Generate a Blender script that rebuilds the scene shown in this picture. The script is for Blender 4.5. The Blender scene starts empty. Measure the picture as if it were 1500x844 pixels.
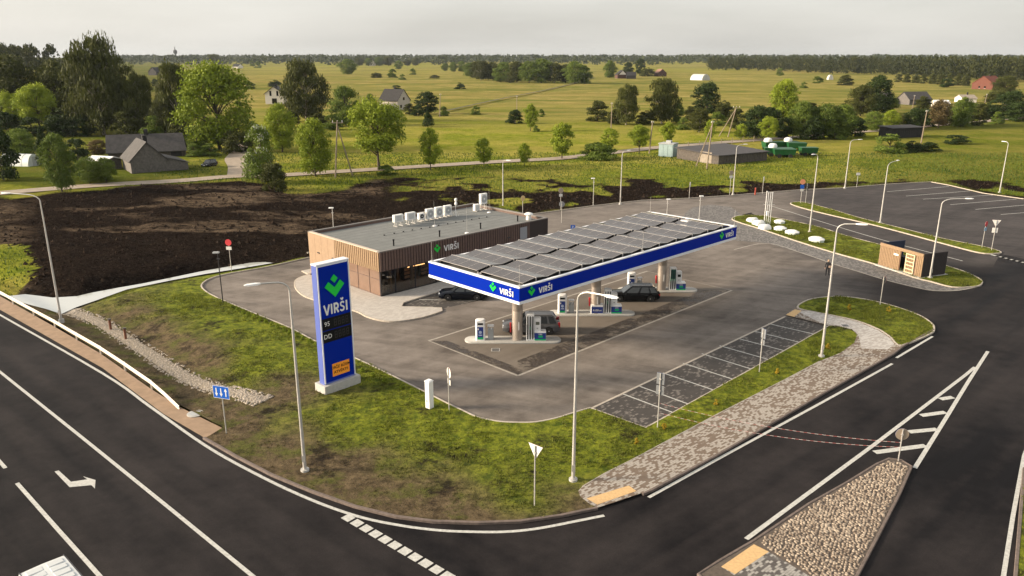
import bpy, bmesh, math, random
import numpy as np
from mathutils import Vector, Matrix
from mathutils.geometry import delaunay_2d_cdt
R = math.radians
random.seed(7); rng = np.random.default_rng(7)
S = bpy.context.scene
COL = S.collection

# ---------------------------------------------------------------- camera, sky, sun, exposure
H, F, CX, CY, HOR = 22.5, 1130.0, 750.0, 422.0, 84.0      # drone height in metres and lens, from surveying the picture
T = math.atan((CY - HOR) / F); CT, ST = math.cos(T), math.sin(T)
cam = bpy.data.cameras.new('camera'); cam.sensor_width = 36; cam.lens = 36 * F / 1500
cam.clip_start = 0.5; cam.clip_end = 30000
co = bpy.data.objects.new('camera', cam); COL.objects.link(co)
co.location = (0, 0, H); co.rotation_euler = (math.pi / 2 - T, 0, 0)
S.camera = co

SUN_AZ, SUN_EL = R(266), R(18.5)        # compass direction to the sun (0 = +Y, clockwise), elevation
w = bpy.data.worlds.new('World'); S.world = w; w.use_nodes = True
nt = w.node_tree; nt.nodes.clear()
out = nt.nodes.new('ShaderNodeOutputWorld'); bg = nt.nodes.new('ShaderNodeBackground')
sky = nt.nodes.new('ShaderNodeTexSky'); sky.sky_type = 'NISHITA'; sky.sun_disc = False
sky.sun_elevation = SUN_EL; sky.sun_rotation = SUN_AZ
sky.air_density = 1.0; sky.dust_density = 4.0; sky.ozone_density = 1.0; sky.altitude = 0
# thin even cloud veil: takes most of the blue out of the clear sky
veil = nt.nodes.new('ShaderNodeHueSaturation'); veil.inputs['Saturation'].default_value = 0.5
tc = nt.nodes.new('ShaderNodeTexCoord')
mp = nt.nodes.new('ShaderNodeMapping'); mp.inputs['Scale'].default_value = (1.2, 1.2, 7)
cl = nt.nodes.new('ShaderNodeTexNoise'); cl.inputs['Scale'].default_value = 2.2; cl.inputs['Detail'].default_value = 5
cr = nt.nodes.new('ShaderNodeMapRange'); cr.inputs['From Min'].default_value = .35; cr.inputs['From Max'].default_value = .75
cr.inputs['To Min'].default_value = 0.42; cr.inputs['To Max'].default_value = .6
mix = nt.nodes.new('ShaderNodeMixRGB'); mix.inputs['Color2'].default_value = (6.4, 6.2, 5.75, 1)
nt.links.new(sky.outputs[0], veil.inputs['Color'])
nt.links.new(tc.outputs['Generated'], mp.inputs[0]); nt.links.new(mp.outputs[0], cl.inputs['Vector'])
nt.links.new(cl.outputs[0], cr.inputs['Value']); nt.links.new(cr.outputs[0], mix.inputs['Fac'])
nt.links.new(veil.outputs[0], mix.inputs['Color1']); nt.links.new(mix.outputs[0], bg.inputs['Color'])
bg.inputs['Strength'].default_value = 0.104
nt.links.new(bg.outputs[0], out.inputs[0])
sl = bpy.data.lights.new('sun', 'SUN'); sl.energy = 4.6; sl.angle = R(10); sl.color = (1, .83, .62)
so = bpy.data.objects.new('sun', sl); COL.objects.link(so)
sd = Vector((math.sin(SUN_AZ) * math.cos(SUN_EL), math.cos(SUN_AZ) * math.cos(SUN_EL), math.sin(SUN_EL)))
so.rotation_euler = sd.to_track_quat('Z', 'Y').to_euler(); so.location = (-60, 0, 60)
S.view_settings.view_transform = 'Standard'; S.view_settings.look = 'None'
S.view_settings.exposure = 0.9; S.view_settings.gamma = 1; S.view_settings.use_curve_mapping = False
S.render.engine = 'CYCLES'; S.cycles.use_denoising = True
S.cycles.max_bounces = 6; S.cycles.diffuse_bounces = 2; S.cycles.glossy_bounces = 3; S.cycles.transparent_max_bounces = 8
S.cycles.transmission_bounces = 4; S.cycles.volume_bounces = 0; S.cycles.caustics_reflective = False; S.cycles.caustics_refractive = False

# ---------------------------------------------------------------- helpers
def G(px, py, z=0.0):                 # surveyed picture point -> world point at height z
    u = (px - CX) / F; v = (CY - py) / F
    d = Vector((u, CT + v * ST, -ST + v * CT))
    return Vector((0, 0, H)) + d * ((z - H) / d.z)
def G2(px, py, z=0.0):
    g = G(px, py, z); return (g.x, g.y)
def proj(x, y, z):
    qz = z - H; dep = y * CT - qz * ST; up = y * ST + qz * CT
    return CX + F * x / dep, CY - F * up / dep
def scale_at(g): return F / (g.y * CT + H * ST)          # pixels per metre at a ground point
def hgt(g, ty, z0=0.0):                                   # height whose top shows at picture row ty
    lo, hi = z0, 120.0
    for _ in range(50):
        m = (lo + hi) / 2
        if proj(g.x, g.y, m)[1] > ty: lo = m
        else: hi = m
    return lo - z0

def setp(o, label=None, cat=None, group=None, kind=None):
    if label: o['label'] = label
    if cat: o['category'] = cat
    if group: o['group'] = group
    if kind: o['kind'] = kind
    return o
def empty(name, loc, rz=0.0, label=None, cat=None, group=None):
    o = bpy.data.objects.new(name, None); COL.objects.link(o)
    o.location = loc; o.rotation_euler = (0, 0, rz); o.empty_display_size = .2
    return setp(o, label, cat, group)
def link(name, me, parent=None, loc=None, rz=None):
    o = bpy.data.objects.new(name, me); COL.objects.link(o)
    if parent is not None: o.parent = parent
    if loc is not None: o.location = loc
    if rz is not None: o.rotation_euler = (0, 0, rz)
    return o
def copy_tree(o, parent=None):
    c = o.copy(); COL.objects.link(c); c.parent = parent
    for ch in list(o.children): copy_tree(ch, c)
    return c

class MB:
    def __init__(s): s.v = []; s.f = []; s.m = []; s.cur = 0
    def mat(s, i): s.cur = i; return s
    def add(s, vs, fs):
        b = len(s.v); s.v += [tuple(x) for x in vs]
        for f in fs: s.f.append(tuple(b + i for i in f)); s.m.append(s.cur)
        return s
    def box(s, x0, x1, y0, y1, z0, z1):
        return s.add([(x0,y0,z0),(x1,y0,z0),(x1,y1,z0),(x0,y1,z0),(x0,y0,z1),(x1,y0,z1),(x1,y1,z1),(x0,y1,z1)],
                     [(0,3,2,1),(4,5,6,7),(0,1,5,4),(1,2,6,5),(2,3,7,6),(3,0,4,7)])
    def rbox(s, x0, x1, y0, y1, z0, z1, b=.03):       # box with chamfered vertical edges and top
        p = lambda e: [(x0+e,y0),(x1-e,y0),(x1,y0+e),(x1,y1-e),(x1-e,y1),(x0+e,y1),(x0,y1-e),(x0,y0+e)]
        q = lambda e: [(x0+b+e,y0+e),(x1-b-e,y0+e),(x1-e,y0+b+e),(x1-e,y1-b-e),(x1-b-e,y1-e),(x0+b+e,y1-e),(x0+e,y1-b-e),(x0+e,y0+b+e)]
        return s.loft([[(x,y,z0) for x,y in p(b)],[(x,y,z1-b) for x,y in p(b)],[(x,y,z1) for x,y in q(b*.8)]], True, True)
    def loft(s, rings, cap0=False, cap1=False, closed=True):
        n = len(rings[0]); vs = [p for r in rings for p in r]; fs = []
        for i in range(len(rings) - 1):
            for j in range(n if closed else n - 1):
                k = (j + 1) % n
                fs.append((i*n+j, i*n+k, (i+1)*n+k, (i+1)*n+j))
        if cap0: fs.append(tuple(range(n - 1, -1, -1)))
        if cap1: fs.append(tuple((len(rings)-1)*n + j for j in range(n)))
        return s.add(vs, fs)
    def cyl(s, p0, p1, r0, r1=None, n=10, caps=True):
        r1 = r0 if r1 is None else r1
        p0 = Vector(p0); p1 = Vector(p1); d = (p1 - p0).normalized()
        a = d.orthogonal().normalized(); b = d.cross(a)
        ring = lambda p, r: [tuple(p + (a*math.cos(t)+b*math.sin(t))*r) for t in [2*math.pi*i/n for i in range(n)]]
        return s.loft([ring(p0, r0), ring(p1, r1)], caps, caps)
    def tube(s, pts, rad, n=8):
        pts = [Vector(p) for p in pts]; rings = []
        rs = rad if isinstance(rad, (list, tuple)) else [rad]*len(pts)
        prev = None
        for i, p in enumerate(pts):
            d = (pts[min(i+1, len(pts)-1)] - pts[max(i-1, 0)]).normalized()
            a = (prev - d*prev.dot(d)).normalized() if prev is not None and (prev - d*prev.dot(d)).length > 1e-4 else d.orthogonal().normalized()
            prev = a; b = d.cross(a)
            rings.append([tuple(p + (a*math.cos(2*math.pi*k/n)+b*math.sin(2*math.pi*k/n))*rs[i]) for k in range(n)])
        return s.loft(rings, True, True)
    def lathe(s, prof, n=20, cx=0, cy=0):
        rings = [[(cx+r*math.cos(2*math.pi*k/n), cy+r*math.sin(2*math.pi*k/n), z) for k in range(n)] for r, z in prof]
        return s.loft(rings, True, True)
    def prism(s, poly, z0, z1):
        n = len(poly)
        return s.loft([[(x,y,z0) for x,y in poly],[(x,y,z1) for x,y in poly]], True, True)
    def quad(s, a, b, c, d): return s.add([a,b,c,d], [(0,1,2,3)])
    def xf(s, M, start=0):
        s.v[start:] = [tuple(M @ Vector(p)) for p in s.v[start:]]; return s
    def mesh(s, name, mats, smooth=False, fix=True):
        me = bpy.data.meshes.new(name); me.from_pydata(s.v, [], s.f); me.update()
        mats = mats if isinstance(mats, (list, tuple)) else [mats]
        for m in mats: me.materials.append(m)
        if len(mats) > 1: me.polygons.foreach_set('material_index', s.m)
        if fix:
            bm = bmesh.new(); bm.from_mesh(me); bmesh.ops.recalc_face_normals(bm, faces=bm.faces); bm.to_mesh(me); bm.free()
        if smooth:
            me.polygons.foreach_set('use_smooth', [True]*len(me.polygons)); me.update()
            if smooth == 2:
                try: me.set_sharp_from_angle(angle=R(38))
                except Exception: pass
        return me
    def build(s, name, mats, parent=None, smooth=False, loc=None, rz=None):
        return link(name, s.mesh(name, mats, smooth), parent, loc, rz)

# ---- materials
MATS = {}
def mat(name, col, rough=.6, metal=0.0, var=0.0, scale=3.0, bump=0.0, bscale=40.0, spec=.5, emit=0.0, coat=0.0, col2=None):
    m = bpy.data.materials.new(name); m.use_nodes = True; n = m.node_tree; b = n.nodes['Principled BSDF']
    b.inputs['Roughness'].default_value = rough; b.inputs['Metallic'].default_value = metal
    b.inputs['Specular IOR Level'].default_value = spec; b.inputs['Coat Weight'].default_value = coat
    b.inputs['Base Color'].default_value = (*col, 1)
    if emit: b.inputs['Emission Color'].default_value = (*col, 1); b.inputs['Emission Strength'].default_value = emit
    if var or col2:
        geo = n.nodes.new('ShaderNodeNewGeometry'); no = n.nodes.new('ShaderNodeTexNoise')
        no.inputs['Scale'].default_value = scale; no.inputs['Detail'].default_value = 6; no.inputs['Roughness'].default_value = .6
        n.links.new(geo.outputs['Position'], no.inputs['Vector'])
        rp = n.nodes.new('ShaderNodeValToRGB'); rp.color_ramp.elements[0].position = .3; rp.color_ramp.elements[1].position = .7
        c2 = col2 or tuple(c*(1+var) for c in col); c1 = col if col2 else tuple(c*(1-var) for c in col)
        rp.color_ramp.elements[0].color = (*c1, 1); rp.color_ramp.elements[1].color = (*c2, 1)
        n.links.new(no.outputs[0], rp.inputs[0]); n.links.new(rp.outputs[0], b.inputs['Base Color'])
    if bump:
        geo = n.nodes.new('ShaderNodeNewGeometry'); no = n.nodes.new('ShaderNodeTexNoise')
        no.inputs['Scale'].default_value = bscale; no.inputs['Detail'].default_value = 4
        n.links.new(geo.outputs['Position'], no.inputs['Vector'])
        bp = n.nodes.new('ShaderNodeBump'); bp.inputs['Strength'].default_value = bump; bp.inputs['Distance'].default_value = .05
        n.links.new(no.outputs[0], bp.inputs['Height']); n.links.new(bp.outputs[0], b.inputs['Normal'])
    MATS[name] = m; return m
class NT:                              # tiny node-graph writer
    def __init__(s, m): s.t = m.node_tree
    def n(s, typ, **kw):
        o = s.t.nodes.new(typ)
        for k, v in kw.items():
            if k.startswith('_'): setattr(o, k[1:], v)
            else: o.inputs[k.replace('__', ' ')].default_value = v
        return o
    def l(s, a, b): s.t.links.new(a, b)
    def noise(s, vec, scale, detail=5, rough=.6, dist=0.0):
        o = s.n('ShaderNodeTexNoise', Scale=scale, Detail=detail, Roughness=rough, Distortion=dist); s.l(vec, o.inputs['Vector']); return o.outputs[0]
    def rng(s, val, a, b, c=0.0, d=1.0):
        o = s.n('ShaderNodeMapRange'); s.l(val, o.inputs['Value'])
        for k, v in (('From Min', a), ('From Max', b), ('To Min', c), ('To Max', d)): o.inputs[k].default_value = v
        return o.outputs[0]
    def mix(s, fac, a, b, typ='MIX'):
        o = s.n('ShaderNodeMixRGB', _blend_type=typ)
        for val, i in ((fac, 'Fac'), (a, 'Color1'), (b, 'Color2')):
            if isinstance(val, (int, float)): o.inputs[i].default_value = val
            elif isinstance(val, tuple): o.inputs[i].default_value = (*val, 1)
            else: s.l(val, o.inputs[i])
        return o.outputs[0]
    def math(s, op, a, b=0.0):
        o = s.n('ShaderNodeMath', _operation=op)
        for val, i in ((a, 0), (b, 1)):
            if isinstance(val, (int, float)): o.inputs[i].default_value = val
            else: s.l(val, o.inputs[i])
        return o.outputs[0]
    def attr(s, name): return s.n('ShaderNodeAttribute', _attribute_name=name).outputs['Fac']
    def pos(s, rot=0.0, sc=(1, 1, 1)):
        g = s.n('ShaderNodeNewGeometry'); m = s.n('ShaderNodeMapping'); m.vector_type = 'TEXTURE'; m.inputs['Rotation'].default_value = (0, 0, -rot); m.inputs['Scale'].default_value = tuple(1/q for q in sc)
        s.l(g.outputs['Position'], m.inputs['Vector']); return m.outputs[0]
    def bump(s, h, strength, dist, bsdf):
        o = s.n('ShaderNodeBump', Strength=strength, Distance=dist); s.l(h, o.inputs['Height']); s.l(o.outputs[0], bsdf.inputs['Normal'])

UA = R(45.5)                                  # station long axis, measured from +Y towards +X
RZ = math.pi/2 - UA                           # rotation that lays local X along that axis
U = Vector((math.sin(UA), math.cos(UA), 0)); V = Vector((-math.cos(UA), math.sin(UA), 0))

_a, _b = G(0, 545), G(370, 844); rdl = math.atan2((_b-_a).y, (_b-_a).x); _a, _b = G(950, 729), G(1307, 533); rdr = math.atan2((_b-_a).y, (_b-_a).x)
def asphalt(name, c1, c2, rough=.8, tracks=None, spec=.35, tracks2=None):
    m = bpy.data.materials.new(name); m.use_nodes = True; b = m.node_tree.nodes['Principled BSDF']; t = NT(m)
    p = t.pos()
    big = t.noise(p, .09, 6, .65); mid = t.noise(p, .7, 6, .7); fine = t.noise(p, 14, 3, .7)
    st = t.noise(t.pos(tracks if tracks is not None else 0, (.035, .55, 1)), 1.0, 5, .6)
    if tracks2 is not None:
        st2 = t.noise(t.pos(tracks2, (.035, .55, 1)), 1.0, 5, .6); sx_ = t.n('ShaderNodeSeparateXYZ'); t.l(p, sx_.inputs[0])
        st = t.mix(t.rng(sx_.outputs[0], -3, 6), st, st2)
    f = t.math('ADD', t.math('MULTIPLY', big, .45), t.math('ADD', t.math('MULTIPLY', mid, .2), t.math('MULTIPLY', st, .35)))
    c = t.mix(t.rng(f, .40, .60), c1, c2)
    c = t.mix(t.rng(fine, .3, .7, 0, .35), c, tuple(x*.55 for x in c1))
    sp = t.noise(p, 55, 2, .8); c = t.mix(t.rng(sp, .66, .74, 0, .3), c, tuple(min(1, x*2.6) for x in c2))
    t.l(c, b.inputs['Base Color']); t.l(t.rng(st, .3, .7, rough-.1, rough+.08), b.inputs['Roughness'])
    b.inputs['Specular IOR Level'].default_value = spec
    t.bump(fine, .5, .012, b); MATS[name] = m; return m
def pavers(name, c1, c2, cm, bw=.2, bh=.1, rot=0.0, bias=0.0, cluster=.6, rough=.85):
    m = bpy.data.materials.new(name); m.use_nodes = True; b = m.node_tree.nodes['Principled BSDF']; t = NT(m)
    p = t.pos(rot)
    br = t.n('ShaderNodeTexBrick', Scale=1.0); t.l(p, br.inputs['Vector'])
    br.inputs['Brick Width'].default_value = bw; br.inputs['Row Height'].default_value = bh; br.inputs['Mortar Size'].default_value = .006
    br.inputs['Color1'].default_value = (0, 0, 0, 1); br.inputs['Color2'].default_value = (1, 1, 1, 1); br.inputs['Mortar'].default_value = (.5, .5, .5, 1)
    cn = t.noise(p, .55, 5, .75); pick = t.math('ADD', br.outputs['Color'], t.math('MULTIPLY', t.math('SUBTRACT', cn, .5), cluster*3.2))
    c = t.mix(t.rng(pick, .48-bias, .60-bias), c1, c2)
    c = t.mix(t.rng(t.noise(p, 1.7, 3), .3, .7, 0, .25), c, tuple((x+y)/2 for x, y in zip(c1, c2)))
    c = t.mix(t.math('MULTIPLY', br.outputs['Fac'], .7), c, cm)
    c = t.mix(t.rng(t.noise(p, 3, 4), .3, .7, 0, .15), c, tuple(x*.6 for x in c1))
    t.l(c, b.inputs['Base Color']); b.inputs['Roughness'].default_value = rough
    t.bump(t.math('SUBTRACT', 1.0, br.outputs['Fac']), .5, .01, b); MATS[name] = m; return m

M_road = asphalt('road_asphalt', (.0045, .0038, .0045), (.034, .029, .0285), .8, -rdl, .12, -rdr)
M_yard = asphalt('yard_asphalt', (.09, .077, .067), (.24, .21, .185), .85, -RZ, .15)
M_lot = asphalt('lot_asphalt', (.017, .0145, .015), (.06, .052, .05), .82, 0, .15)
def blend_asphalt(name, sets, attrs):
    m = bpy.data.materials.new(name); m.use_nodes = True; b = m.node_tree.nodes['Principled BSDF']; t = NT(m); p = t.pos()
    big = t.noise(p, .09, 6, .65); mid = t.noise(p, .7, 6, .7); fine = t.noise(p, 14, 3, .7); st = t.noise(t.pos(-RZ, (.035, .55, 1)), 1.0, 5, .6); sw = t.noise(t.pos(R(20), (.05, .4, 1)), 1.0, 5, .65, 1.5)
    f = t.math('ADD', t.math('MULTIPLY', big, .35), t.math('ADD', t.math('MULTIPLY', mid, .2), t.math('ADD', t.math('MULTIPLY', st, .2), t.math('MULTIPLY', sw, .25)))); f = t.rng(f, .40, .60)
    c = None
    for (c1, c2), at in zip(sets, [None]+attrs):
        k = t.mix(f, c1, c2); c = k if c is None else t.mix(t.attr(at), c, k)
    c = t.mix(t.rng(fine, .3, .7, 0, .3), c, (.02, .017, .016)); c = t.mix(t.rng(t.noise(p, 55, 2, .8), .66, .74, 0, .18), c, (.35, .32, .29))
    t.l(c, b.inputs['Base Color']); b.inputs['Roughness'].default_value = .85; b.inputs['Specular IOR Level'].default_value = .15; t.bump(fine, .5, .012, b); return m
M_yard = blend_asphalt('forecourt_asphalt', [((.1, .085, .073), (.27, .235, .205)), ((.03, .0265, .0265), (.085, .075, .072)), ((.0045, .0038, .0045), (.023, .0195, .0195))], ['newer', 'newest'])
M_apron = asphalt('apron_concrete', (.13, .108, .088), (.21, .18, .15), .85, -RZ)
M_path = pavers('path_pavers', (.145, .102, .071), (.38, .345, .3), (.1, .075, .058), .25, .125, -rdr, .05, .5)
M_pale = pavers('pale_pavers', (.4, .365, .325), (.47, .435, .39), (.3, .27, .24), .4, .2, -RZ, 0, .3)
M_bay = pavers('bay_pavers', (.04, .034, .03), (.17, .15, .132), (.02, .017, .015), .3, .15, -RZ, -.3, .85)
M_tank = pavers('tank_pavers', (.10, .092, .088), (.19, .178, .165), (.035, .032, .03), .34, .2, -R(75), 0, .4)
M_ipav = pavers('island_pavers', (.07, .06, .055), (.36, .34, .31), (.03, .026, .024), .24, .12, -rdr, .1, .45)
M_tact = mat('tactile_yellow', (.55, .36, .17), .85, var=.15, scale=8)
M_kerb = mat('kerb_concrete', (.4, .35, .29), .85, var=.2, scale=4)
M_kerbd = mat('kerb_dark', (.13, .1, .085), .9, var=.3, scale=4)
M_paint = mat('road_paint', (.44, .435, .405), .75, var=.25, scale=6)
M_steel = mat('galvanised_steel', (.52, .5, .47), .45, .35, var=.12, scale=2)
M_white = mat('white_paint', (.78, .77, .75), .45)
M_black = mat('black_plastic', (.006, .006, .007), .5, spec=.15)
M_dark = mat('dark_metal', (.03, .03, .033), .4, .3)
M_blue = mat('blue_panel', (.0, .018, .3), .4, spec=.06)
M_blue2 = mat('blue_sign', (.005, .10, .5), .4)
M_green = mat('logo_green', (.0, .56, .05), .4)
M_red = mat('red_paint', (.5, .015, .02), .4)
M_grey = mat('grey_paint', (.36, .37, .37), .5)
M_signback = mat('sign_back', (.2, .21, .225), .5, .2)
M_orange = mat('orange_sheet', (.95, .33, .02), .6)
M_glass = mat('dark_glass', (.004, .005, .006), .05, spec=.45)
M_concrete = mat('pale_concrete', (.41, .4, .375), .8, var=.1, scale=5)
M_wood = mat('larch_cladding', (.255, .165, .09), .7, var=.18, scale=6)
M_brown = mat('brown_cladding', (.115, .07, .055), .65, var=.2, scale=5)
M_tyre = mat('tyre_rubber', (.012, .012, .012), .8)
M_rim = mat('alloy_rim', (.55, .55, .56), .3, .7)
M_oldwood = mat('weathered_wood', (.085, .072, .062), .9, var=.35, scale=3, bump=.3, bscale=12)
M_pole = mat('timber_pole', (.24, .19, .14), .9, var=.3, scale=4)

def smooth(pts, n=6, closed=False):
    P = [Vector((*p[:2], 0)) for p in pts]; out = []; N = len(P)
    for i in range(N if closed else N - 1):
        p0 = P[(i-1) % N] if closed or i > 0 else P[0]; p1 = P[i]; p2 = P[(i+1) % N]
        p3 = P[(i+2) % N] if closed or i + 2 < N else P[-1]
        for k in range(n):
            t = k / n
            q = .5*((2*p1) + (p2-p0)*t + (2*p0-5*p1+4*p2-p3)*t*t + (3*p1-p0-3*p2+p3)*t**3)
            out.append((q.x, q.y))
    if not closed: out.append((P[-1].x, P[-1].y))
    return out
def px(*pts, z=0.0): return [G2(a, b, z) for a, b in pts]
def inside(poly, X, Y):
    r = np.zeros(X.shape, bool); n = len(poly); j = n - 1
    for i in range(n):
        xi, yi = poly[i]; xj, yj = poly[j]
        if yi != yj:
            r ^= ((yi > Y) != (yj > Y)) & (X < (xj-xi)*(Y-yi)/(yj-yi)+xi)
        j = i
    return r
def dist(path, X, Y, closed=False):
    d = np.full(X.shape, 1e9); n = len(path)
    for i in range(n if closed else n-1):
        (ax, ay), (bx, by) = path[i], path[(i+1) % n]; vx, vy = bx-ax, by-ay; L = vx*vx+vy*vy+1e-9
        t = np.clip(((X-ax)*vx+(Y-ay)*vy)/L, 0, 1); d = np.minimum(d, np.hypot(X-ax-t*vx, Y-ay-t*vy))
    return d
def vnoise(X, Y, s, seed=0):                 # value noise, numpy
    r = np.random.default_rng(seed); tab = r.random((256, 256))
    x = X/s; y = Y/s; xi = np.floor(x).astype(int); yi = np.floor(y).astype(int); fx = x-xi; fy = y-yi
    fx = fx*fx*(3-2*fx); fy = fy*fy*(3-2*fy)
    g = lambda a, b: tab[a & 255, b & 255]
    return (g(xi,yi)*(1-fx)+g(xi+1,yi)*fx)*(1-fy)+(g(xi,yi+1)*(1-fx)+g(xi+1,yi+1)*fx)*fy
def fbm(X, Y, s, o=4, seed=0): return sum(vnoise(X, Y, s/2**k, seed+k)*.5**k for k in range(o))/sum(.5**k for k in range(o))
def area2(p): return sum(p[i][0]*p[(i+1)%len(p)][1]-p[(i+1)%len(p)][0]*p[i][1] for i in range(len(p)))
def sheet(name, poly, z, m, spacing=None, zfun=None, attrs=None, kind='structure', label=None, smooth_=True):
    if area2(poly) < 0: poly = poly[::-1]
    pts = list(poly)
    if spacing:
        P = []
        for i in range(len(poly)):
            a, b = poly[i], poly[(i+1) % len(poly)]; L = math.hypot(b[0]-a[0], b[1]-a[1]); k = max(1, int(L/spacing))
            P += [(a[0]+(b[0]-a[0])*j/k, a[1]+(b[1]-a[1])*j/k) for j in range(k)]
        pts = P; xs = [p[0] for p in P]; ys = [p[1] for p in P]
        gx, gy = np.meshgrid(np.arange(min(xs), max(xs), spacing), np.arange(min(ys), max(ys), spacing))
        gx = gx.ravel()+rng.uniform(-.3, .3, gx.size)*spacing; gy = gy.ravel()+rng.uniform(-.3, .3, gy.size)*spacing
        ok = inside(P, gx, gy); gx, gy = gx[ok], gy[ok]; ok = dist(P, gx, gy, True) > .45*spacing
        nb = len(P); pts = P + list(zip(gx[ok].tolist(), gy[ok].tolist()))
    else: nb = len(pts)
    r = delaunay_2d_cdt([Vector(p) for p in pts], [(i, (i+1) % nb) for i in range(nb)], [], 1, 1e-5)
    vx = np.array([v.x for v in r[0]]); vy = np.array([v.y for v in r[0]])
    cxs = np.array([[sum(r[0][i].x for i in f)/3, sum(r[0][i].y for i in f)/3] for f in r[2]])
    keep = inside(poly, cxs[:,0], cxs[:,1]); faces = [tuple(f) for f, k in zip(r[2], keep) if k]
    vz = np.full(vx.shape, z) if zfun is None else z + zfun(vx, vy)
    me = bpy.data.meshes.new(name); me.from_pydata(list(zip(vx.tolist(), vy.tolist(), vz.tolist())), [], faces); me.update()
    if me.polygons and me.polygons[0].normal.z < 0: me.flip_normals()
    me.materials.append(m)
    for k, fn in (attrs or {}).items():
        a = me.attributes.new(k, 'FLOAT', 'POINT'); a.data.foreach_set('value', np.asarray(fn(vx, vy), dtype=np.float32))
    if spacing and smooth_: me.polygons.foreach_set('use_smooth', [True]*len(me.polygons))
    o = link(name, me); return setp(o, label, kind=kind)
def ribbon_mb(mb, path, width, z, cross=False):
    n = len(path); L = []; Rr = []
    for i in range(n):
        a = Vector(path[max(i-1, 0)]); b = Vector(path[min(i+1, n-1)]); d = (b-a).normalized(); nn = Vector((-d.y, d.x)); p = Vector(path[i])
        L.append(p+nn*width/2); Rr.append(p-nn*width/2)
    for i in range(n-1):
        mb.quad((*Rr[i], z), (*Rr[i+1], z), (*L[i+1], z), (*L[i], z))
    return mb
def line(path, width, z=.012, name='road_marking', label=None):
    mb = MB(); ribbon_mb(mb, path, width, z); return setp(mb.build(name, M_paint), label, kind='structure')
def kerb(path, width=.15, h=.13, m=None, closed=False, z0=-.05, name='kerb'):
    n = len(path); rings = []
    for i in range(n):
        a = Vector(path[(i-1) % n] if closed else path[max(i-1, 0)]); b = Vector(path[(i+1) % n] if closed else path[min(i+1, n-1)])
        d = (b-a).normalized(); nn = Vector((-d.y, d.x)); p = Vector(path[i]); l = p+nn*width/2; r = p-nn*width/2
        rings.append([(r.x, r.y, z0), (r.x, r.y, h-.02), (*(r+nn*.02), h), (*(l-nn*.02), h), (l.x, l.y, h-.02), (l.x, l.y, z0)])
    mb = MB()
    if closed: rings.append(rings[0])
    mb.loft(rings, not closed, not closed)
    return setp(mb.build(name, m or M_kerb), kind='structure')

# ================================================================ ground
sstep = lambda a, b, x: (lambda t: t*t*(3-2*t))(np.clip((x-a)/(b-a), 0, 1))
WZ = -.55                                                   # water level in the ditch
back = [G2(-900, 215), G2(-300, 330), *px((-60, 402), (14, 434), (54, 432), (112, 433), (176, 421), (300, 397), z=WZ), *px((450, 371), (640, 334.5), (780, 314.2),
        (868, 302.2), (940, 294.2), (1009, 291), (1068, 287), (1126, 282.2), (1177, 278.2), (1230, 276), (1305, 270), (1363.5, 267), (1389, 271.5), (1440, 283.5), (1500, 292), (1700, 331), (2400, 460))]
land = back + [(6000, 200), (6000, 9000), (-6000, 9000), (-6000, 200)]
lane_px = [(-300, 318), (-120, 297), (0, 284), (150, 272), (260, 266), (345, 259), (420, 257), (500, 252), (620, 244.5), (740, 237), (817, 233), (880, 226), (935, 220), (967, 216.5), (1050, 210), (1170, 201), (1230, 195.5), (1305, 190.5), (1365, 184.5), (1425, 180), (1500, 172.5), (1700, 158)]
lane = smooth([G2(*p) for p in lane_px], 4)
yardlane = smooth([G2(*p) for p in [(352, 259), (352, 245), (346, 234), (352, 224), (345, 214), (330, 206)]], 5)
soil_poly = [G2(*p) for p in [(-200, 300), (60, 290), (150, 281), (230, 273), (365, 267), (400, 274), (430, 284), (500, 281), (540, 266), (570, 258), (640, 263), (700, 262), (800, 258), (950, 264), (1130, 268), (1300, 262), (1400, 264), (1480, 266), (1700, 275), (1700, 331)]] + back[::-1][2:-1]
def grid_axis(a, b, step, lo, hi, g=1.13):
    core = list(np.arange(a, b, step)); s = step; x = b; up = []
    while x < hi: up.append(x); s *= g; x += s
    s = step; x = a - step; dn = []
    while x > lo: dn.append(x); s *= g; x -= s
    return np.array(dn[::-1] + core + up + [hi])
gx = grid_axis(-75, 95, .75, -5500, 5500); gy = grid_axis(38, 165, .75, -60, 8500)
X, Y = np.meshgrid(gx, gy); 
dB = dist(back, X, Y); isl = inside(land, X, Y); row = CY - F*((Y*ST - H*CT)/(Y*CT + H*ST + 1e-6)); row = np.where(Y > 20, row, 900)
colm = CX + F*X/np.maximum(Y*CT + H*ST, 5)
soil = np.where(inside(soil_poly, X, Y), 1.0, 0.0)
n1 = fbm(X, Y, 9, 5, 3); n2 = fbm(X, Y, 3, 4, 11); n3 = fbm(X, Y, 30, 4, 21); n4 = fbm(X, Y*2.5, 120, 5, 31)
dS = dist(soil_poly, X, Y, True); soil = np.clip(sstep(-4, 4, np.where(soil > 0, dS, -dS) + (n1-.5)*8), 0, 1)
rightmix = sstep(520, 640, colm)
soil = soil*(1 - rightmix*.9*sstep(.45, .68, fbm(X, Y, 5, 5, 13)*.75+n3*.25+.10*sstep(8, 26, dB))*sstep(1.2, 3, dB))
dL = np.minimum(dist(lane, X, Y), dist(yardlane, X, Y))
left = 1 - sstep(330, 470, colm)
lump = ((fbm(X, Y, 4, 5, 5)-.5)*.8 + (fbm(X, Y, 1.6, 3, 6)-.5)*.5)*soil + (fbm(X, Y, 6, 4, 8)-.5)*.5*(1-soil)*(Y < 170)
h = .05 + (.12 + .4*left)*sstep(0, 9, dB) + lump*sstep(.3, 2.5, dB) - left*1.05*np.exp(-(dB/1.9)**2)
h = h*(1-sstep(5, 2.5, dL)*0) ; h = np.where(dL < 7, h*sstep(2.6, 7, dL), h)
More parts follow.
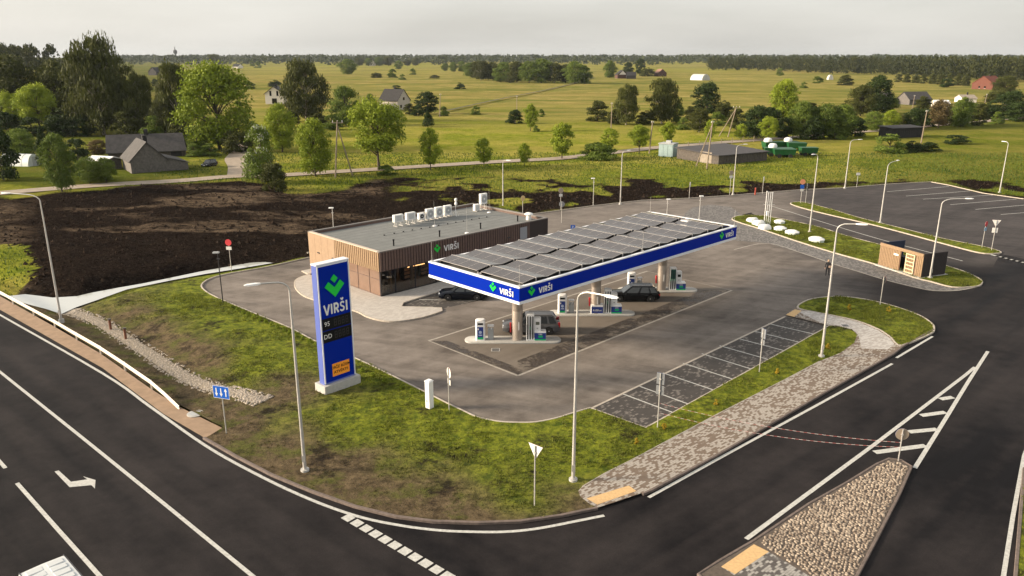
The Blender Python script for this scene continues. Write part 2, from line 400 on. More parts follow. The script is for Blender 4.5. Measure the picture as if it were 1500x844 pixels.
h = h*(1 - sstep(140, 260, Y)) 
h += (fbm(X, Y, 220, 3, 41)-.5)*1.0*sstep(300, 700, Y)
h += 7*sstep(1400, 3400, Y) + 17*sstep(170, 40, colm)*sstep(330, 520, Y)
h = np.where(isl, h, np.where(dB < 1.2, -.9*left - .1, -2.2*left - .35))
h = np.where((~isl) & (colm > 470) & (dB < 1.2), -.08, h)
soil = np.maximum(soil, sstep(9, 6, dB)*(colm > 48)*(colm < 540)*1.0)
sand = sstep(.5, .62, fbm(X, Y*3.2, 16, 5, 51))*(colm < 560)*(row < 345) * sstep(3, 9, dB)
sand = np.maximum(sand*.85, sstep(70, 10, colm)*sstep(.35, .6, n1)*.8)
moss = sstep(0, 1, inside([G2(*p) for p in [(-200, 350), (0, 362), (40, 368), (55, 395), (40, 415), (0, 428), (-200, 420)]], X, Y)*1.0)
soil = soil*(1-moss*.85)
lush = sstep(150, 205, row + (n3-.5)*46 + (n4-.5)*30) ; lush = np.maximum(lush, .55*sstep(112, 98, row)*sstep(.42, .55, n4))
tan = sstep(.42, .62, n4*.6 + n3*.4)
turf_shade = np.maximum(sstep(380, 200, colm)*(row < 275), .8*sstep(1150, 1400, colm)*(row > 150)*(row < 275))                                # vignette and cloud shade put into the turf colour, left and right
me = bpy.data.meshes.new('ground'); ny, nx = X.shape
idx = np.arange(nx*ny).reshape(ny, nx); q = np.stack([idx[:-1,:-1], idx[:-1,1:], idx[1:,1:], idx[1:,:-1]], -1).reshape(-1, 4)
me.vertices.add(nx*ny); me.vertices.foreach_set('co', np.stack([X, Y, h], -1).astype(np.float32).ravel())
me.loops.add(q.size); me.loops.foreach_set('vertex_index', q.ravel().astype(np.int32))
me.polygons.add(len(q)); me.polygons.foreach_set('loop_start', (np.arange(len(q))*4).astype(np.int32))
me.update(calc_edges=True); me.polygons.foreach_set('use_smooth', [True]*len(q))
for k, a in (('soil', soil), ('sand', sand), ('lush', lush), ('tan', tan), ('turf_shade', turf_shade)):
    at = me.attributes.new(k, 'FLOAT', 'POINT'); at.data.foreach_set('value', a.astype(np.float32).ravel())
m = bpy.data.materials.new('field_ground'); m.use_nodes = True; b = m.node_tree.nodes['Principled BSDF']; t = NT(m)
p = t.pos(); f1 = t.noise(p, .5, 6, .7); f2 = t.noise(p, 2.5, 5, .75); f3 = t.noise(t.pos(R(8), (.012, .07, .05)), 1, 6, .65); f4 = t.noise(p, .05, 6, .7)
lushc = t.mix(t.rng(f1, .35, .65), (.12, .16, .013), (.28, .29, .036))
lushc = t.mix(t.rng(f4, .43, .58, 0, .75), lushc, (.38, .32, .075))
dryc = t.mix(t.rng(f3, .38, .6), (.175, .172, .038), (.37, .285, .1))
dryc = t.mix(t.rng(f4, .46, .6, 0, .7), dryc, (.115, .145, .03))
dryc = t.mix(t.rng(t.noise(t.pos(0, (.02, .3, 1)), 1, 5), .62, .72, 0, .6), dryc, (.07, .09, .025))
gr = t.mix(t.attr('lush'), dryc, lushc)
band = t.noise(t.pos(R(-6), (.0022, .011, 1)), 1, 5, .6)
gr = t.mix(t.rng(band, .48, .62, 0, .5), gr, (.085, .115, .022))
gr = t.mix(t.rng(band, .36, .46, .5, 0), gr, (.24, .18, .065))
gr = t.mix(t.rng(f2, .45, .75, 0, .5), gr, (.05, .06, .015))
gr = t.mix(t.math('MULTIPLY', t.attr('turf_shade'), .6), gr, (.05, .065, .015))
so_ = t.mix(t.rng(f2, .3, .7), (.006, .0046, .004), (.028, .0205, .016))
so_ = t.mix(t.rng(f1, .55, .75, 0, .6), so_, (.045, .031, .022))
so_ = t.mix(t.math('MULTIPLY', t.attr('sand'), t.math('MULTIPLY', t.rng(f2, .3, .6, .3, 1), t.rng(t.noise(t.pos(R(4), (.16, .6, 1)), 1, 6, .75), .39, .53))), so_, (.17, .125, .085))
so_ = t.mix(t.rng(t.noise(p, 1.1, 6, .8), .5, .62, 0, .8), so_, (.004, .003, .0028))
so_ = t.mix(t.rng(t.noise(p, 3.2, 4, .8), .56, .66, 0, .75), so_, (.06, .043, .032))
so_ = t.mix(t.rng(t.noise(p, 7, 2, .5), .71, .75, 0, .7), so_, (.2, .17, .14))
gr = t.mix(t.rng(t.math('ADD', t.attr('soil'), t.math('MULTIPLY', t.math('SUBTRACT', f2, .5), .9)), .3, .7), gr, so_)
t.l(gr, b.inputs['Base Color']); b.inputs['Roughness'].default_value = .95; b.inputs['Specular IOR Level'].default_value = .0
t.bump(t.math('ADD', f2, t.math('MULTIPLY', f1, 2)), 1.0, .35, b)
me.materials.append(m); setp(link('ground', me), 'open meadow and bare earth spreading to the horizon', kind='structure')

M_gravel = mat('gravel_lane', (.29, .235, .18), .95, var=.22, scale=.8, bump=.3, bscale=6)
def laid(name, path, width, z, m, label):
    mb = MB(); ribbon_mb(mb, path, width, z); return setp(mb.build(name, m), label, kind='structure')
laid('gravel_road', lane, 4.6, .16, M_gravel, 'pale gravel lane running behind the filling station')
laid('gravel_track', yardlane, 5.0, .18, M_gravel, 'rutted gravel track into the farmyard')
M_trk = mat('field_track_earth', (.06, .055, .025), .95, var=.3, scale=.3)
laid('field_track', smooth([G2(*p) for p in [(655, 164), (690, 156), (745, 144), (800, 133), (845, 122), (872, 114)]], 4), 1.8, .62, M_trk, 'dark ditch line crossing the yellow meadow')

# ---- hard surfaces
rd_dir = (Vector(G2(0, 545)) - Vector(G2(370, 844))).normalized()
road_poly = px((-120, 383), (0, 448), (150, 533), (240, 600), (299, 641), (346, 668.5), (400, 696.5), (460, 721), (520, 742), (580.6, 757), (635, 764), (701, 766), (761, 764), (821.5, 755.5), (866, 746), (930, 690), (900, 612), (860, 600)) + px(*[(785, 619), (733, 618.5), (696, 610.5), (656, 592), (573, 550), (464, 501), (375, 460), (300, 425), (300, 415), (339, 402), (450, 379)]) + back[9:] + [(140, 20), (60, 4), (-60, 4), (-120, 40), G2(-120, 470)]
sheet('road', road_poly, -.004, M_road, label='dark new asphalt road curving round the station')
yard_px = [(640, 335), (455, 377.5), (390, 392), (339, 401), (309, 408.5), (295.5, 418), (300, 426.5), (318, 437), (375, 461), (426, 482), (464, 502), (522.7, 527), (573, 551), (621, 575), (656, 592.7), (678, 603), (696, 611.5), (712, 615.7), (733, 619.5), (758, 620.6), (785, 620), (815.6, 614), (841, 606), (865, 599)]
yk = smooth([G2(*p) for p in yard_px], 3)
yard = yk + px((946, 628), (1214, 478), (1300, 470), (1400, 440), (1440, 418), (1300, 395), (1130, 340), (1080, 316), (1150, 300), (1172, 279)) + [G2(*p) for p in [(1126, 282.7), (1068, 287.5), (1009, 291.5), (940, 294.7), (868, 302.7), (780, 314.8)]]
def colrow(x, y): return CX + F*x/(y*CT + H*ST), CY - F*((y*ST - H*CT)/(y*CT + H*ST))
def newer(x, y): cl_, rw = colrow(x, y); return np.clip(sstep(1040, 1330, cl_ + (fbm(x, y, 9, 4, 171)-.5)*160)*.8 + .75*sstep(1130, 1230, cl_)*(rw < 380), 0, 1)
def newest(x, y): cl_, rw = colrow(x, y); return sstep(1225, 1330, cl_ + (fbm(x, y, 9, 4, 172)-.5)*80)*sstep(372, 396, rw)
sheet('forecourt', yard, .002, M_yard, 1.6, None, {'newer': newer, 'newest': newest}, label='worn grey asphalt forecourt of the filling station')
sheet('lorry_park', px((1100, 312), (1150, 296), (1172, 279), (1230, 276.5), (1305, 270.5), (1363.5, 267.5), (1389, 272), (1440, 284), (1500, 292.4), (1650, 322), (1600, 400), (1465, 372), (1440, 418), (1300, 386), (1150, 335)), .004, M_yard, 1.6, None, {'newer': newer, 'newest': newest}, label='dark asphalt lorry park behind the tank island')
apr = px((758.7, 550.7), (628, 499.5), (948, 397.5), (1072, 425.5))
sheet('pump_apron', apr, .008, M_apron, label='pale concrete apron below the pump canopy')
M_joint = mat('drain_concrete', (.33, .3, .26), .8, var=.2, scale=3)
mb = MB(); ribbon_mb(mb, apr + [apr[0]], .22, .0125); setp(mb.build('drain_channel', M_joint), 'pale drain channel framing the pump apron', kind='structure')
# damp oily band just inside the drain
M_stain = bpy.data.materials.new('damp_band'); M_stain.use_nodes = True; b = M_stain.node_tree.nodes['Principled BSDF']; t = NT(M_stain)
p = t.pos(); t.l(t.mix(t.noise(p, 2.5), (.03, .023, .02), (.07, .056, .048)), b.inputs['Base Color']); b.inputs['Roughness'].default_value = .55
t.l(t.math('MULTIPLY', t.rng(t.noise(p, .5, 7, .75), .42, .54), t.rng(t.noise(p, 3, 5, .8), .36, .5)), b.inputs['Alpha'])
def inset(a, b_, d0, d1):
    a, b_ = Vector(a), Vector(b_); d = (b_-a).normalized(); n = Vector((-d.y, d.x)); c = sum((Vector(q) for q in apr), Vector((0, 0)))/4
    if (c-a).dot(n) < 0: n = -n
    return [tuple(a+n*d0+d*d0), tuple(b_+n*d0-d*d0), tuple(b_+n*d1-d*d1), tuple(a+n*d1+d*d1)]
sheet('damp_stain', inset(apr[0], apr[3], .15, 2.1), .0125, M_stain, label='dark damp band along the drain right of the pumps')
sheet('damp_stain', inset(apr[1], apr[0], .15, 1.1), .0135, M_stain, label='narrow damp band along the drain left of the pumps')
bays = px((865, 599), (946, 628.2), (1214.5, 478.4), (1150, 464))
sheet('parking_bays', bays, .008, M_bay, label='dark block paved parking bays by the green verge')
kerb([tuple(Vector(bays[0])), tuple(Vector(bays[3]))], .2, .02, M_kerb)
kerb([bays[0], bays[1], bays[2]], .14, .1, M_kerb)
c6 = lambda x, y: G2(820+x/3.3333, 440+y/3.3333)
for a, b_ in [((300,455),(553,549)), ((380,417),(627,507)), ((503,355),(752,439)), ((602,308),(848,387)), ((693,261),(934,336)), ((780,222),(1020,290)), ((867,186),(1097,247)), ((945,150),(1172,206)), ((1018,114),(1238,165))]:
    line([c6(*a), c6(*b_)], .12, .014, label='white line between paved parking bays')
tank_zone = px((1000, 324), (1004, 312), (1015, 304), (1040, 300), (1070, 303), (1085, 314), (1119, 335), (1176, 355), (1230, 371), (1284, 387), (1340, 404), (1380, 410), (1438, 412), (1437, 419), (1404, 425.5), (1368, 426), (1338, 420.5), (1296, 410), (1257, 398), (1218, 386), (1179, 372.5), (1125, 356.5), (1075, 352), (1020, 340))
sheet('tanker_bay', tank_zone, .010, M_tank, label='grey cobbled unloading bay beside the fuel tanks')
mb = MB(); ribbon_mb(mb, smooth(px((1075, 366), (1125, 356.5), (1179, 372.5), (1218, 386), (1257, 398), (1296, 410), (1338, 420.5), (1368, 426), (1404, 425.5), (1437, 419)), 4), .16, .016); setp(mb.build('channel_edge', M_joint), kind='structure')
# shop platform
c3 = lambda x, y: (420+x/3.75, 260+y/3.75)
plat_px = [c3(140, 530), c3(60, 560), c3(45, 595), c3(75, 640), c3(150, 675), c3(370, 735), c3(440, 768), c3(520, 790), c3(600, 795), c3(720, 778), c3(800, 757), c3(852, 738)]
pk = smooth([G2(*p) for p in plat_px], 5)
NB = G(558.7, 436.5)
plat = pk + px(c3(850, 722), c3(760, 718), c3(630, 715), c3(640, 692)) + [tuple((NB + U*6 - V*2.4).xy), tuple((NB + U*26 - V*2.4).xy), tuple((NB + U*28 + V*4).xy), tuple((NB + U*27 + V*14).xy), tuple((NB + V*14 - U*.6).xy), tuple((NB + V*10 - U*1.0).xy)]
sheet('shop_pavement', plat, .12, M_pale, label='pale paved platform wrapped round the shop')
kerb(plat, .16, .125, M_kerb, True)
nb_ = px(c3(630, 715), c3(640, 692)) + [tuple((NB + U*6 - V*2.4).xy), tuple((NB + U*22 - V*2.4).xy), tuple((NB + U*22 - V*6).xy)] + px((700, 441), c3(850, 722))
sheet('shop_bays', nb_, .010, M_bay, label='dark block paved bays in front of the shop')
line(px((614, 439), (706, 441)), .12, .016, label='white line beside the dark saloon car')
disc = [tuple((NB + U*25.5 + V*4 + Vector((math.cos(a)*4.2, math.sin(a)*4.2, 0))).xy) for a in [i*math.pi/14 for i in range(28)]]
sheet('paved_corner', disc, .135, M_pale, label='pale rounded paving behind the shop')
kerb(disc, .15, .14, M_kerb, True)

# ---- lane paint
edge1 = smooth(px((-120, 393), (0, 461.5), (150, 547), (220, 596), (301, 653), (376, 695), (450, 730), (520, 755.5), (580.6, 769), (641, 777), (700, 779.5), (745, 779), (791, 774), (850, 762.5), (885, 755.5)), 5)
line(edge1, .2, label='white edge line curving along the verge')
line(px((-120, 450), (0, 545), (120, 641), (250, 746), (370, 844), (480, 935)), .2, label='white line along the middle of the left road')
line(px((25, 708), (85, 776), (146, 844), (230, 940)), .2, label='white lane line left of the turn arrow')
line(px((-60, 608), (8, 686)), .2, label='end of a white dash at the left edge')
line(px((950, 729), (1050, 673.5), (1200, 592), (1307, 533)), .2, label='white edge line along the paved footpath')
line(px((1313, 524.5), (1366, 493)), .2, label='short white edge line at the exit')
hA, hB = px((1093, 790), (1446, 515)), px((1340, 686), (1446, 515))
line(px((1093, 790), (1280, 652), (1415, 549), (1428, 538)), .24, .014, label='left white border of the hatched wedge')
line(px((1340, 686), (1380, 622), (1418, 560), (1447, 515)), .24, .018, label='right white border of the hatched wedge')
for a, b_ in [((1281, 663), (1356, 653)), ((1331, 633), (1373, 629)), ((1349, 609), (1385, 604)), ((1377, 585), (1396, 582))]:
    line(px(a, b_), .42, .012, label='white bar of the hatched wedge')
line(px((1530, 590), (1500, 668), (1484, 755), (1469, 850), (1455, 940)), .2, label='white edge line at the right border')
a0, a1 = Vector(G2(510, 759)), Vector(G2(645, 838)); d = (a1-a0)
for i in range(-0, 14):
    c = a0 + d*(i/9.35); line([tuple(c-d.normalized()*.28), tuple(c+d.normalized()*.28)], .5, .013, 'give_way_block', 'white block of the broken line across the road')
# turn arrow
ar = px((80, 691), (86, 689.5), (104, 706), (128, 702.5), (121.5, 698), (140, 703.5), (139, 716), (134, 711), (102, 714))
sheet('turn_arrow', ar, .012, M_paint, label='white right turn arrow painted on the road')
line(smooth(px((1118, 299), (1133, 303), (1200, 324), (1290, 351), (1410, 382.5)), 4), .16, .018, label='long white line through the tank lane')
for a, b_ in [((1299, 281), (1390, 273.5)), ((1327, 287.5), (1421, 280)), ((1352, 292), (1455, 286)), ((1392, 300), (1489, 292)), ((1429, 307), (1530, 298)), ((1466, 314.5), (1560, 307))]:
    line(px(a, b_), .16, .018, label='white bay line in the lorry park')
a0, a1 = Vector(G2(1455, 374)), Vector(G2(1500, 385)); d = (a1-a0)
for i in range(0, 9):
    c = a0 + d*((i+.3)/5.5); line([tuple(c-d.normalized()*.55), tuple(c+d.normalized()*.55)], .4, .018, 'give_way_block', 'white block of the broken line at the lorry park mouth')

# ---- verges
v1_px = [(862, 600.5), (870, 601.5), (946, 628.6), (1214.5, 478.8), (1230, 480), (1248, 484.5), (1255.5, 492), (1251, 504), (1230, 519), (1200, 531), (1155, 555), (1050, 609), (989, 641.6), (929.6, 673.6), (885, 696), (853, 715), (847, 721.6), (850, 730), (864, 741), (875, 746),
         (850, 751), (821.5, 757), (761, 765.5), (701, 767.6), (635, 765.5), (580.6, 758.6), (520, 743.5), (460, 722.5), (400, 698), (346, 670), (301, 644), (327, 628), (264, 595), (221.7, 568), (182, 540), (147, 515.5), (80, 476.5), (0, 430), (-100, 376)]
lowedge = px((-60, 408), (14, 437), (26, 441), (67, 451.5), (90, 458.5), (112, 449), (144, 438), (186, 424), (252, 411), (300, 402.5), (360, 393), (400, 385), z=WZ-.12)
v1 = px(*v1_px[:-1]) + lowedge + [G2(452, 378.5)] + yk[3:]
stone_ax = smooth(px((98, 452), (105, 455.5), (144, 471), (186, 497), (228, 524), (270, 551), (315, 572), (354, 587), (387, 598), z=-.45), 4)
ditch = lowedge
def v1z(x, y):
    d1 = dist(lowedge, x, y); d2 = dist(stone_ax, x, y); e = np.hypot(x-stone_ax[-1][0], y-stone_ax[-1][1])
    dk = dist(v1, x, y, True)
    z = .1 + (fbm(x, y, 2.2, 4, 71)-.45)*.22*sstep(.2, 1.5, dk)
    z -= .82*(1-sstep(0, 4.0, d1)) 
    z = np.minimum(z, .12 - .6*(1-sstep(.5, 4.2, d2))*sstep(0, 9, e))
    return z
kb = px((1300, 452))  # unused anchor
def v1green(x, y):
    rowv = CY - F*((y*ST - H*CT)/(y*CT + H*ST)); colv = CX + F*x/(y*CT + H*ST)
    dk = dist(yk, x, y)
    n = fbm(x, y, 5, 4, 81)
    g = sstep(9.5, 4.0, dk + (n-.5)*11); g = np.maximum(g, sstep(850, 930, colv))
    return np.clip(g, 0, 1)
def verge_mat(name):
    m = bpy.data.materials.new(name); m.use_nodes = True; b = m.node_tree.nodes['Principled BSDF']; t = NT(m)
    p = t.pos(); a = t.noise(p, .42, 6, .7); f = t.noise(p, 5, 5, .8); g = t.noise(p, 1.4, 5, .7)
    lush = t.mix(t.rng(g, .35, .62), (.05, .074, .007), (.19, .21, .018))
    dead = t.mix(t.rng(g, .35, .65), (.05, .036, .02), (.15, .11, .062))
    dead = t.mix(t.rng(a, .48, .62, 0, .8), dead, (.085, .095, .018))
    c = t.mix(t.attr('green'), dead, lush)
    c = t.mix(t.rng(t.noise(p, .33, 6, .75), .54, .64, 0, .9), c, (.012, .008, .006))
    c = t.mix(t.rng(f, .48, .7, 0, .75), c, (.014, .012, .005))
    t.l(c, b.inputs['Base Color']); b.inputs['Roughness'].default_value = .95; b.inputs['Specular IOR Level'].default_value = .1
    t.bump(t.math('ADD', f, g), .9, .1, b); return m
M_verge = verge_mat('verge_turf')
vo = sheet('grass_verge', v1, 0, M_verge, .55, v1z, {'green': v1green}, label='patchy green and brown verge sloping from the forecourt')
one = lambda x, y: np.ones_like(x)
def lumpz(poly, amp=.16):
    return lambda x, y: .1 + (fbm(x, y, 1.8, 4, 91)-.4)*amp*sstep(.1, 1.2, dist(poly, x, y, True))
c8 = lambda x, y: G2(1050+x/3.3333, 230+y/3.3333); c7 = lambda x, y: G2(1050+x/3.3333, 420+y/3.3333)
g2 = smooth([c7(*p) for p in [(400,110),(430,75),(500,58),(600,52),(720,65),(850,95),(980,140),(1045,180),(1060,208),(1040,235),(910,289),(876,283),(850,253),(790,213),(690,173),(560,143)]], 4, True)
t1 = smooth([c8(*p) for p in [(75,305),(110,289),(220,290),(340,310),(500,345),(640,390),(800,432),(960,480),(1090,525),(1200,560),(1285,600),(1290,625),(1250,637),(1150,638),(1040,610),(960,590),(780,528),(600,478),(420,423),(230,359),(120,325)]], 4, True)
t2 = smooth([c8(*p) for p in [(360,230),(385,222),(430,225),(560,258),(700,300),(900,350),(1100,400),(1300,440),(1385,466),(1360,474),(1280,470),(1100,424),(800,343),(560,287),(420,252)]], 4, True)
rv = px((1500, 688), (1487, 850), (1475, 960), (1620, 960), (1620, 640))
GRASS = [(v1, v1z, v1green)]
for poly, lab in ((g2, 'grassy island beside the footpath at the exit'), (t1, 'grassy island carrying the fuel tank covers'), (t2, 'long narrow grass strip before the lorry park'), (rv, 'brown verge at the right border')):
    zf = lumpz(poly); sheet('grass_island', poly, 0, M_verge, .5, zf, {'green': one}, label=lab); GRASS.append((poly, zf, one))
    kerb(poly, .16, .12, M_kerb if poly is not rv else M_kerbd, True)
kerb(yk[2:], .15, .12, M_kerb)
kerb(px(*[(875, 746), (850, 751), (821.5, 757), (761, 765.5), (701, 767.6), (635, 765.5), (580.6, 758.6), (520, 743.5), (460, 722.5), (400, 698), (346, 670), (299, 643)]), .18, .13, M_kerbd)
kerb(back[8:-2], .16, .12, M_kerb)
# footpath
path_px = [(1150.5, 463), (1164, 453.6), (1190, 457), (1218, 463.5), (1257, 472.5), (1287, 484.5), (1305, 496.5), (1312.5, 505.5), (1323, 507), (1308, 519), (1200, 580), (1050, 667), (984, 702.5), (955, 718), (939, 725), (904, 737), (876, 746), (864, 741), (850, 730), (847, 721.6), (853, 715), (885, 696), (929.6, 673.6), (989, 641.6), (1050, 609), (1155, 555), (1200, 531), (1230, 519), (1251, 504), (1255.5, 492), (1248, 484.5), (1230, 480), (1213.5, 478.2)]
fp = px(*path_px)
sheet('footpath', fp, .105, M_path, label='mottled brown and grey block footpath')
kerb(px((1368, 484), (1323, 508), (1308, 520), (1200, 581), (1050, 668.5), (984, 704), (955, 719.5), (941, 725.5)), .16, .125, M_kerbd)
kerb(px((853, 715), (885, 696), (929.6, 673.6), (989, 641.6), (1050, 609), (1155, 555), (1200, 531)), .08, .12, M_kerb)
sheet('pale_path', px((1166, 456), (1190, 458), (1218, 464.5), (1257, 473.5), (1285, 485), (1303, 497), (1310, 506), (1300, 514), (1262, 512), (1257, 492), (1248, 483.5), (1230, 479), (1200, 474)), .109, pavers('grey_pavers', (.36, .33, .3), (.5, .47, .44), (.22, .2, .18), .3, .15, -R(30.5), 0, .4), label='pale grey paving at the bend of the footpath')
def tactile(pts, lab):
    sheet('tactile_paving', px(*pts), .113, M_tact, label=lab)
tactile([(859, 733), (921, 714), (932, 722), (875, 742)], 'yellow tactile paving at the near end of the footpath')
tactile([(1151, 463), (1164, 455), (1174, 457), (1163, 466)], 'yellow tactile paving beside the parking bays')
# sandy shoulder
M_sand = mat('shoulder_sand', (.27, .185, .12), .95, var=.18, scale=1.2, bump=.3, bscale=15)
sheet('sand_shoulder', px((-120, 372), (0, 434), (80, 479), (147, 518), (221, 570), (264, 597), (327, 628), (300, 642), (240, 607), (150, 539.5), (0, 454), (-120, 388)), .02, M_sand, label='reddish sandy shoulder below the crash barrier')
# water in the ditch
M_water = bpy.data.materials.new('sky_sheen_water'); M_water.use_nodes = True; b = M_water.node_tree.nodes['Principled BSDF']
b.inputs['Base Color'].default_value = (.47, .48, .45, 1); b.inputs['Roughness'].default_value = .04; b.inputs['IOR'].default_value = 1.6; b.inputs['Specular IOR Level'].default_value = .8  # pale base colour stands in for the bright sky's reflection
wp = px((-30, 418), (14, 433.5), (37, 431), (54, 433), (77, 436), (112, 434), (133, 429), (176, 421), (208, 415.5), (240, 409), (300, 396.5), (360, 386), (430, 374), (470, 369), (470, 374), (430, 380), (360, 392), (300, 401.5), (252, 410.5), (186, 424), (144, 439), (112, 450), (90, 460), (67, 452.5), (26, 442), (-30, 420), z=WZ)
sheet('ditch_water', wp, WZ, M_water, label='still water in the drainage ditch, coloured with reflected sky')

# ================================================================ station buildings
def text_mesh(txt, size, depth, m, bold=.0, align='CENTER'):
    cu = bpy.data.curves.new('lettering', 'FONT'); cu.body = txt; cu.size = size; cu.extrude = depth; cu.align_x = align; cu.align_y = 'CENTER'
    cu.offset = bold; cu.resolution_u = 3; cu.space_character = 1.05
    o = bpy.data.objects.new('lettering', cu); COL.objects.link(o); bpy.context.view_layer.update()
    me = bpy.data.meshes.new_from_object(o); bpy.data.objects.remove(o); me.materials.clear(); me.materials.append(m); return me
def strokes(ch):
    if ch == 'V': return [[(0, 1), (.36, 0), (.72, 1)]], .72
    if ch == 'I': return [[(.1, 0), (.1, 1)]], .2
    if ch == 'R': return [[(.1, 0), (.1, 1)], [(.1, .92), (.42, .92), (.56, .82), (.6, .68), (.56, .53), (.42, .43), (.1, .43)], [(.36, .43), (.62, 0)]], .66
    arc = [(.56, .84), (.44, .92), (.28, .92), (.15, .85), (.11, .73), (.16, .6), (.3, .52), (.44, .46), (.54, .37), (.55, .25), (.49, .13), (.36, .08), (.2, .08), (.06, .17)]
    return [arc, [(.16, 1.34), (.33, 1.16), (.5, 1.34)]], .64
def brand(size, parent, loc, rot, depth=.03, sx=1.0):
    h_ = size*.7; x = 0.0; parts = []
    for ch in 'VIRŠI':
        st, w_ = strokes(ch); parts.append((x, st)); x += w_ + .2
    W_ = x - .2; k = 0
    for ch, (x0, st) in zip('VIRŠI', parts):
        mb = MB()
        for path in st:
            wd = .2 if len(path) < 8 and path[0][1] < 1.3 else .17
            for a, b_ in zip(path[:-1], path[1:]):
                a = Vector(a); b_ = Vector(b_); d_ = (b_-a).normalized(); n_ = Vector((-d_.y, d_.x))*wd/2; ex = d_*wd*.28
                if len(path) < 4: ex = d_*0
                q4 = [a-ex+n_, a-ex-n_, b_+ex-n_, b_+ex+n_]; k += 1
                mb.prism([((p_.x+x0-W_/2)*h_*sx, (p_.y-.5)*h_) for p_ in q4], 0, depth + (k % 5)*.0015)
        o = mb.build('letter', M_white, parent); o.location = loc; o.rotation_euler = rot
def put_text(name, txt, size, m, parent, loc, rot=(math.pi/2, 0, 0), depth=.01, bold=.0, sx=1.0, align='CENTER'):
    if txt == 'VIRŠI' and size > .3: return brand(size, parent, loc, rot, depth, sx)
    o = link(name, text_mesh(txt, size, depth, m, 0.0 if bold < .01 else bold*.4, align), parent); o.location = loc; o.rotation_euler = rot; o.scale = (sx, 1, 1); return o
CHEV = [(-1, .38), (-.6, .8), (0, .2), (.6, .8), (1, .38), (0, -.66)]
DIAM = [(0, .62), (.36, 1.0), (0, 1.38), (-.36, 1.0)]
def put_logo(parent, loc, s, rot, depth=.03, m=None):       # V mark with a diamond above it
    for nm, poly in (('logo_chevron', CHEV), ('logo_diamond', DIAM)):
        mb = MB(); mb.prism([(x*s, y*s) for x, y in (poly if nm == 'logo_diamond' else poly)], 0, depth)
        o = mb.build(nm, m or M_green, parent); o.location = loc; o.rotation_euler = rot
FX = (math.pi/2, 0, 0)                 # lies in local XZ, faces local -Y
FXL = (math.pi/2, 0, -math.pi/2)       # lies in local YZ, faces local -X

# ---- canopy
CW, CL, CZ = 10.4, 30.2, 6.66
Am, Bm = G(761.3, 421, CZ), G(627.2, 383, CZ)
cc = (Am + Bm)/2 + U*CL/2; cc.z = 0
can = empty('pump_canopy', cc, RZ, 'large blue and white pump canopy covered with solar panels', 'canopy')
hl, hw = CL/2, CW/2; zb, zt = 5.28, CZ
mb = MB()
for z0, z1, e in ((zb+.28, zt-.1, 0.0),):
    mb.box(-hl, hl, -hw, -hw+.12, z0, z1); mb.box(-hl, hl, hw-.12, hw, z0, z1); mb.box(-hl, -hl+.12, -hw+.12, hw-.12, z0, z1); mb.box(hl-.12, hl, -hw+.12, hw-.12, z0, z1)
mb.build('fascia', M_blue, can)
M_trim = mat('white_trim', (.74, .75, .78), .4)
mb = MB(); e = .02
for z0, z1, t_ in ((zt-.1, zt, .26), (zb+.06, zb+.28, .10)):
    mb.box(-hl-e, hl+e, -hw-e, -hw+t_, z0, z1); mb.box(-hl-e, hl+e, hw-t_, hw+e, z0, z1); mb.box(-hl-e, -hl+t_, -hw+t_, hw-t_, z0, z1); mb.box(hl-t_, hl+e, -hw+t_, hw-t_, z0, z1)
mb.build('edge_trim', M_trim, can)
mb = MB(); mb.box(-hl+.1, hl-.1, -hw+.1, hw-.1, zb, zb+.2); mb.build('soffit', mat('soffit_panel', (.78, .74, .7), .5), can)
mb = MB(); mb.box(-hl+.12, hl-.12, -hw+.12, hw-.12, zt-.42, zt-.34); mb.build('roof_deck', mat('deck_membrane', (.10, .105, .10), .9, var=.3, scale=3), can)
for k in range(12):          # ceiling light fittings
    mb = MB(); mb.box(-.3, .3, -.3, .3, zb-.03, zb+.01); mb.build('ceiling_light', M_white, can, loc=(-12.5+ (k % 6)*5, -2.6 if k < 6 else 2.6, 0))
M_pv = bpy.data.materials.new('solar_cells'); M_pv.use_nodes = True; b = M_pv.node_tree.nodes['Principled BSDF']; t = NT(M_pv)
tcn = t.n('ShaderNodeTexCoord'); br = t.n('ShaderNodeTexBrick', Scale=1.0, _offset=0.0); t.l(tcn.outputs['Object'], br.inputs['Vector'])
br.inputs['Brick Width'].default_value = .19; br.inputs['Row Height'].default_value = .19; br.inputs['Mortar Size'].default_value = .006
br.inputs['Color1'].default_value = (.058, .05, .047, 1); br.inputs['Color2'].default_value = (.072, .062, .058, 1); br.inputs['Mortar'].default_value = (.09, .08, .078, 1)
t.l(br.outputs['Color'], b.inputs['Base Color']); b.inputs['Roughness'].default_value = .1; b.inputs['Specular IOR Level'].default_value = .5
M_alu = mat('panel_frame', (.4, .375, .36), .5, .3)
pl_l, pl_w = 1.34, 1.1
mb = MB(); mb.mat(0).box(-pl_l/2, pl_l/2, -pl_w/2, pl_w/2, 0, .02)
mb.mat(1)
for s_ in (-1, 1):
    mb.box(-pl_l/2-.005, pl_l/2+.005, s_*pl_w/2-.012, s_*pl_w/2+.012, -.02, .03); mb.box(s_*pl_l/2-.012, s_*pl_l/2+.012, -pl_w/2+.012, pl_w/2-.012, -.02, .028)
pme = mb.mesh('solar_panel', [M_pv, M_alu]); tilt = R(7.5); pitch = (CL-1.6)/11; zr = zt - .1
rail = MB(); wedge = MB()
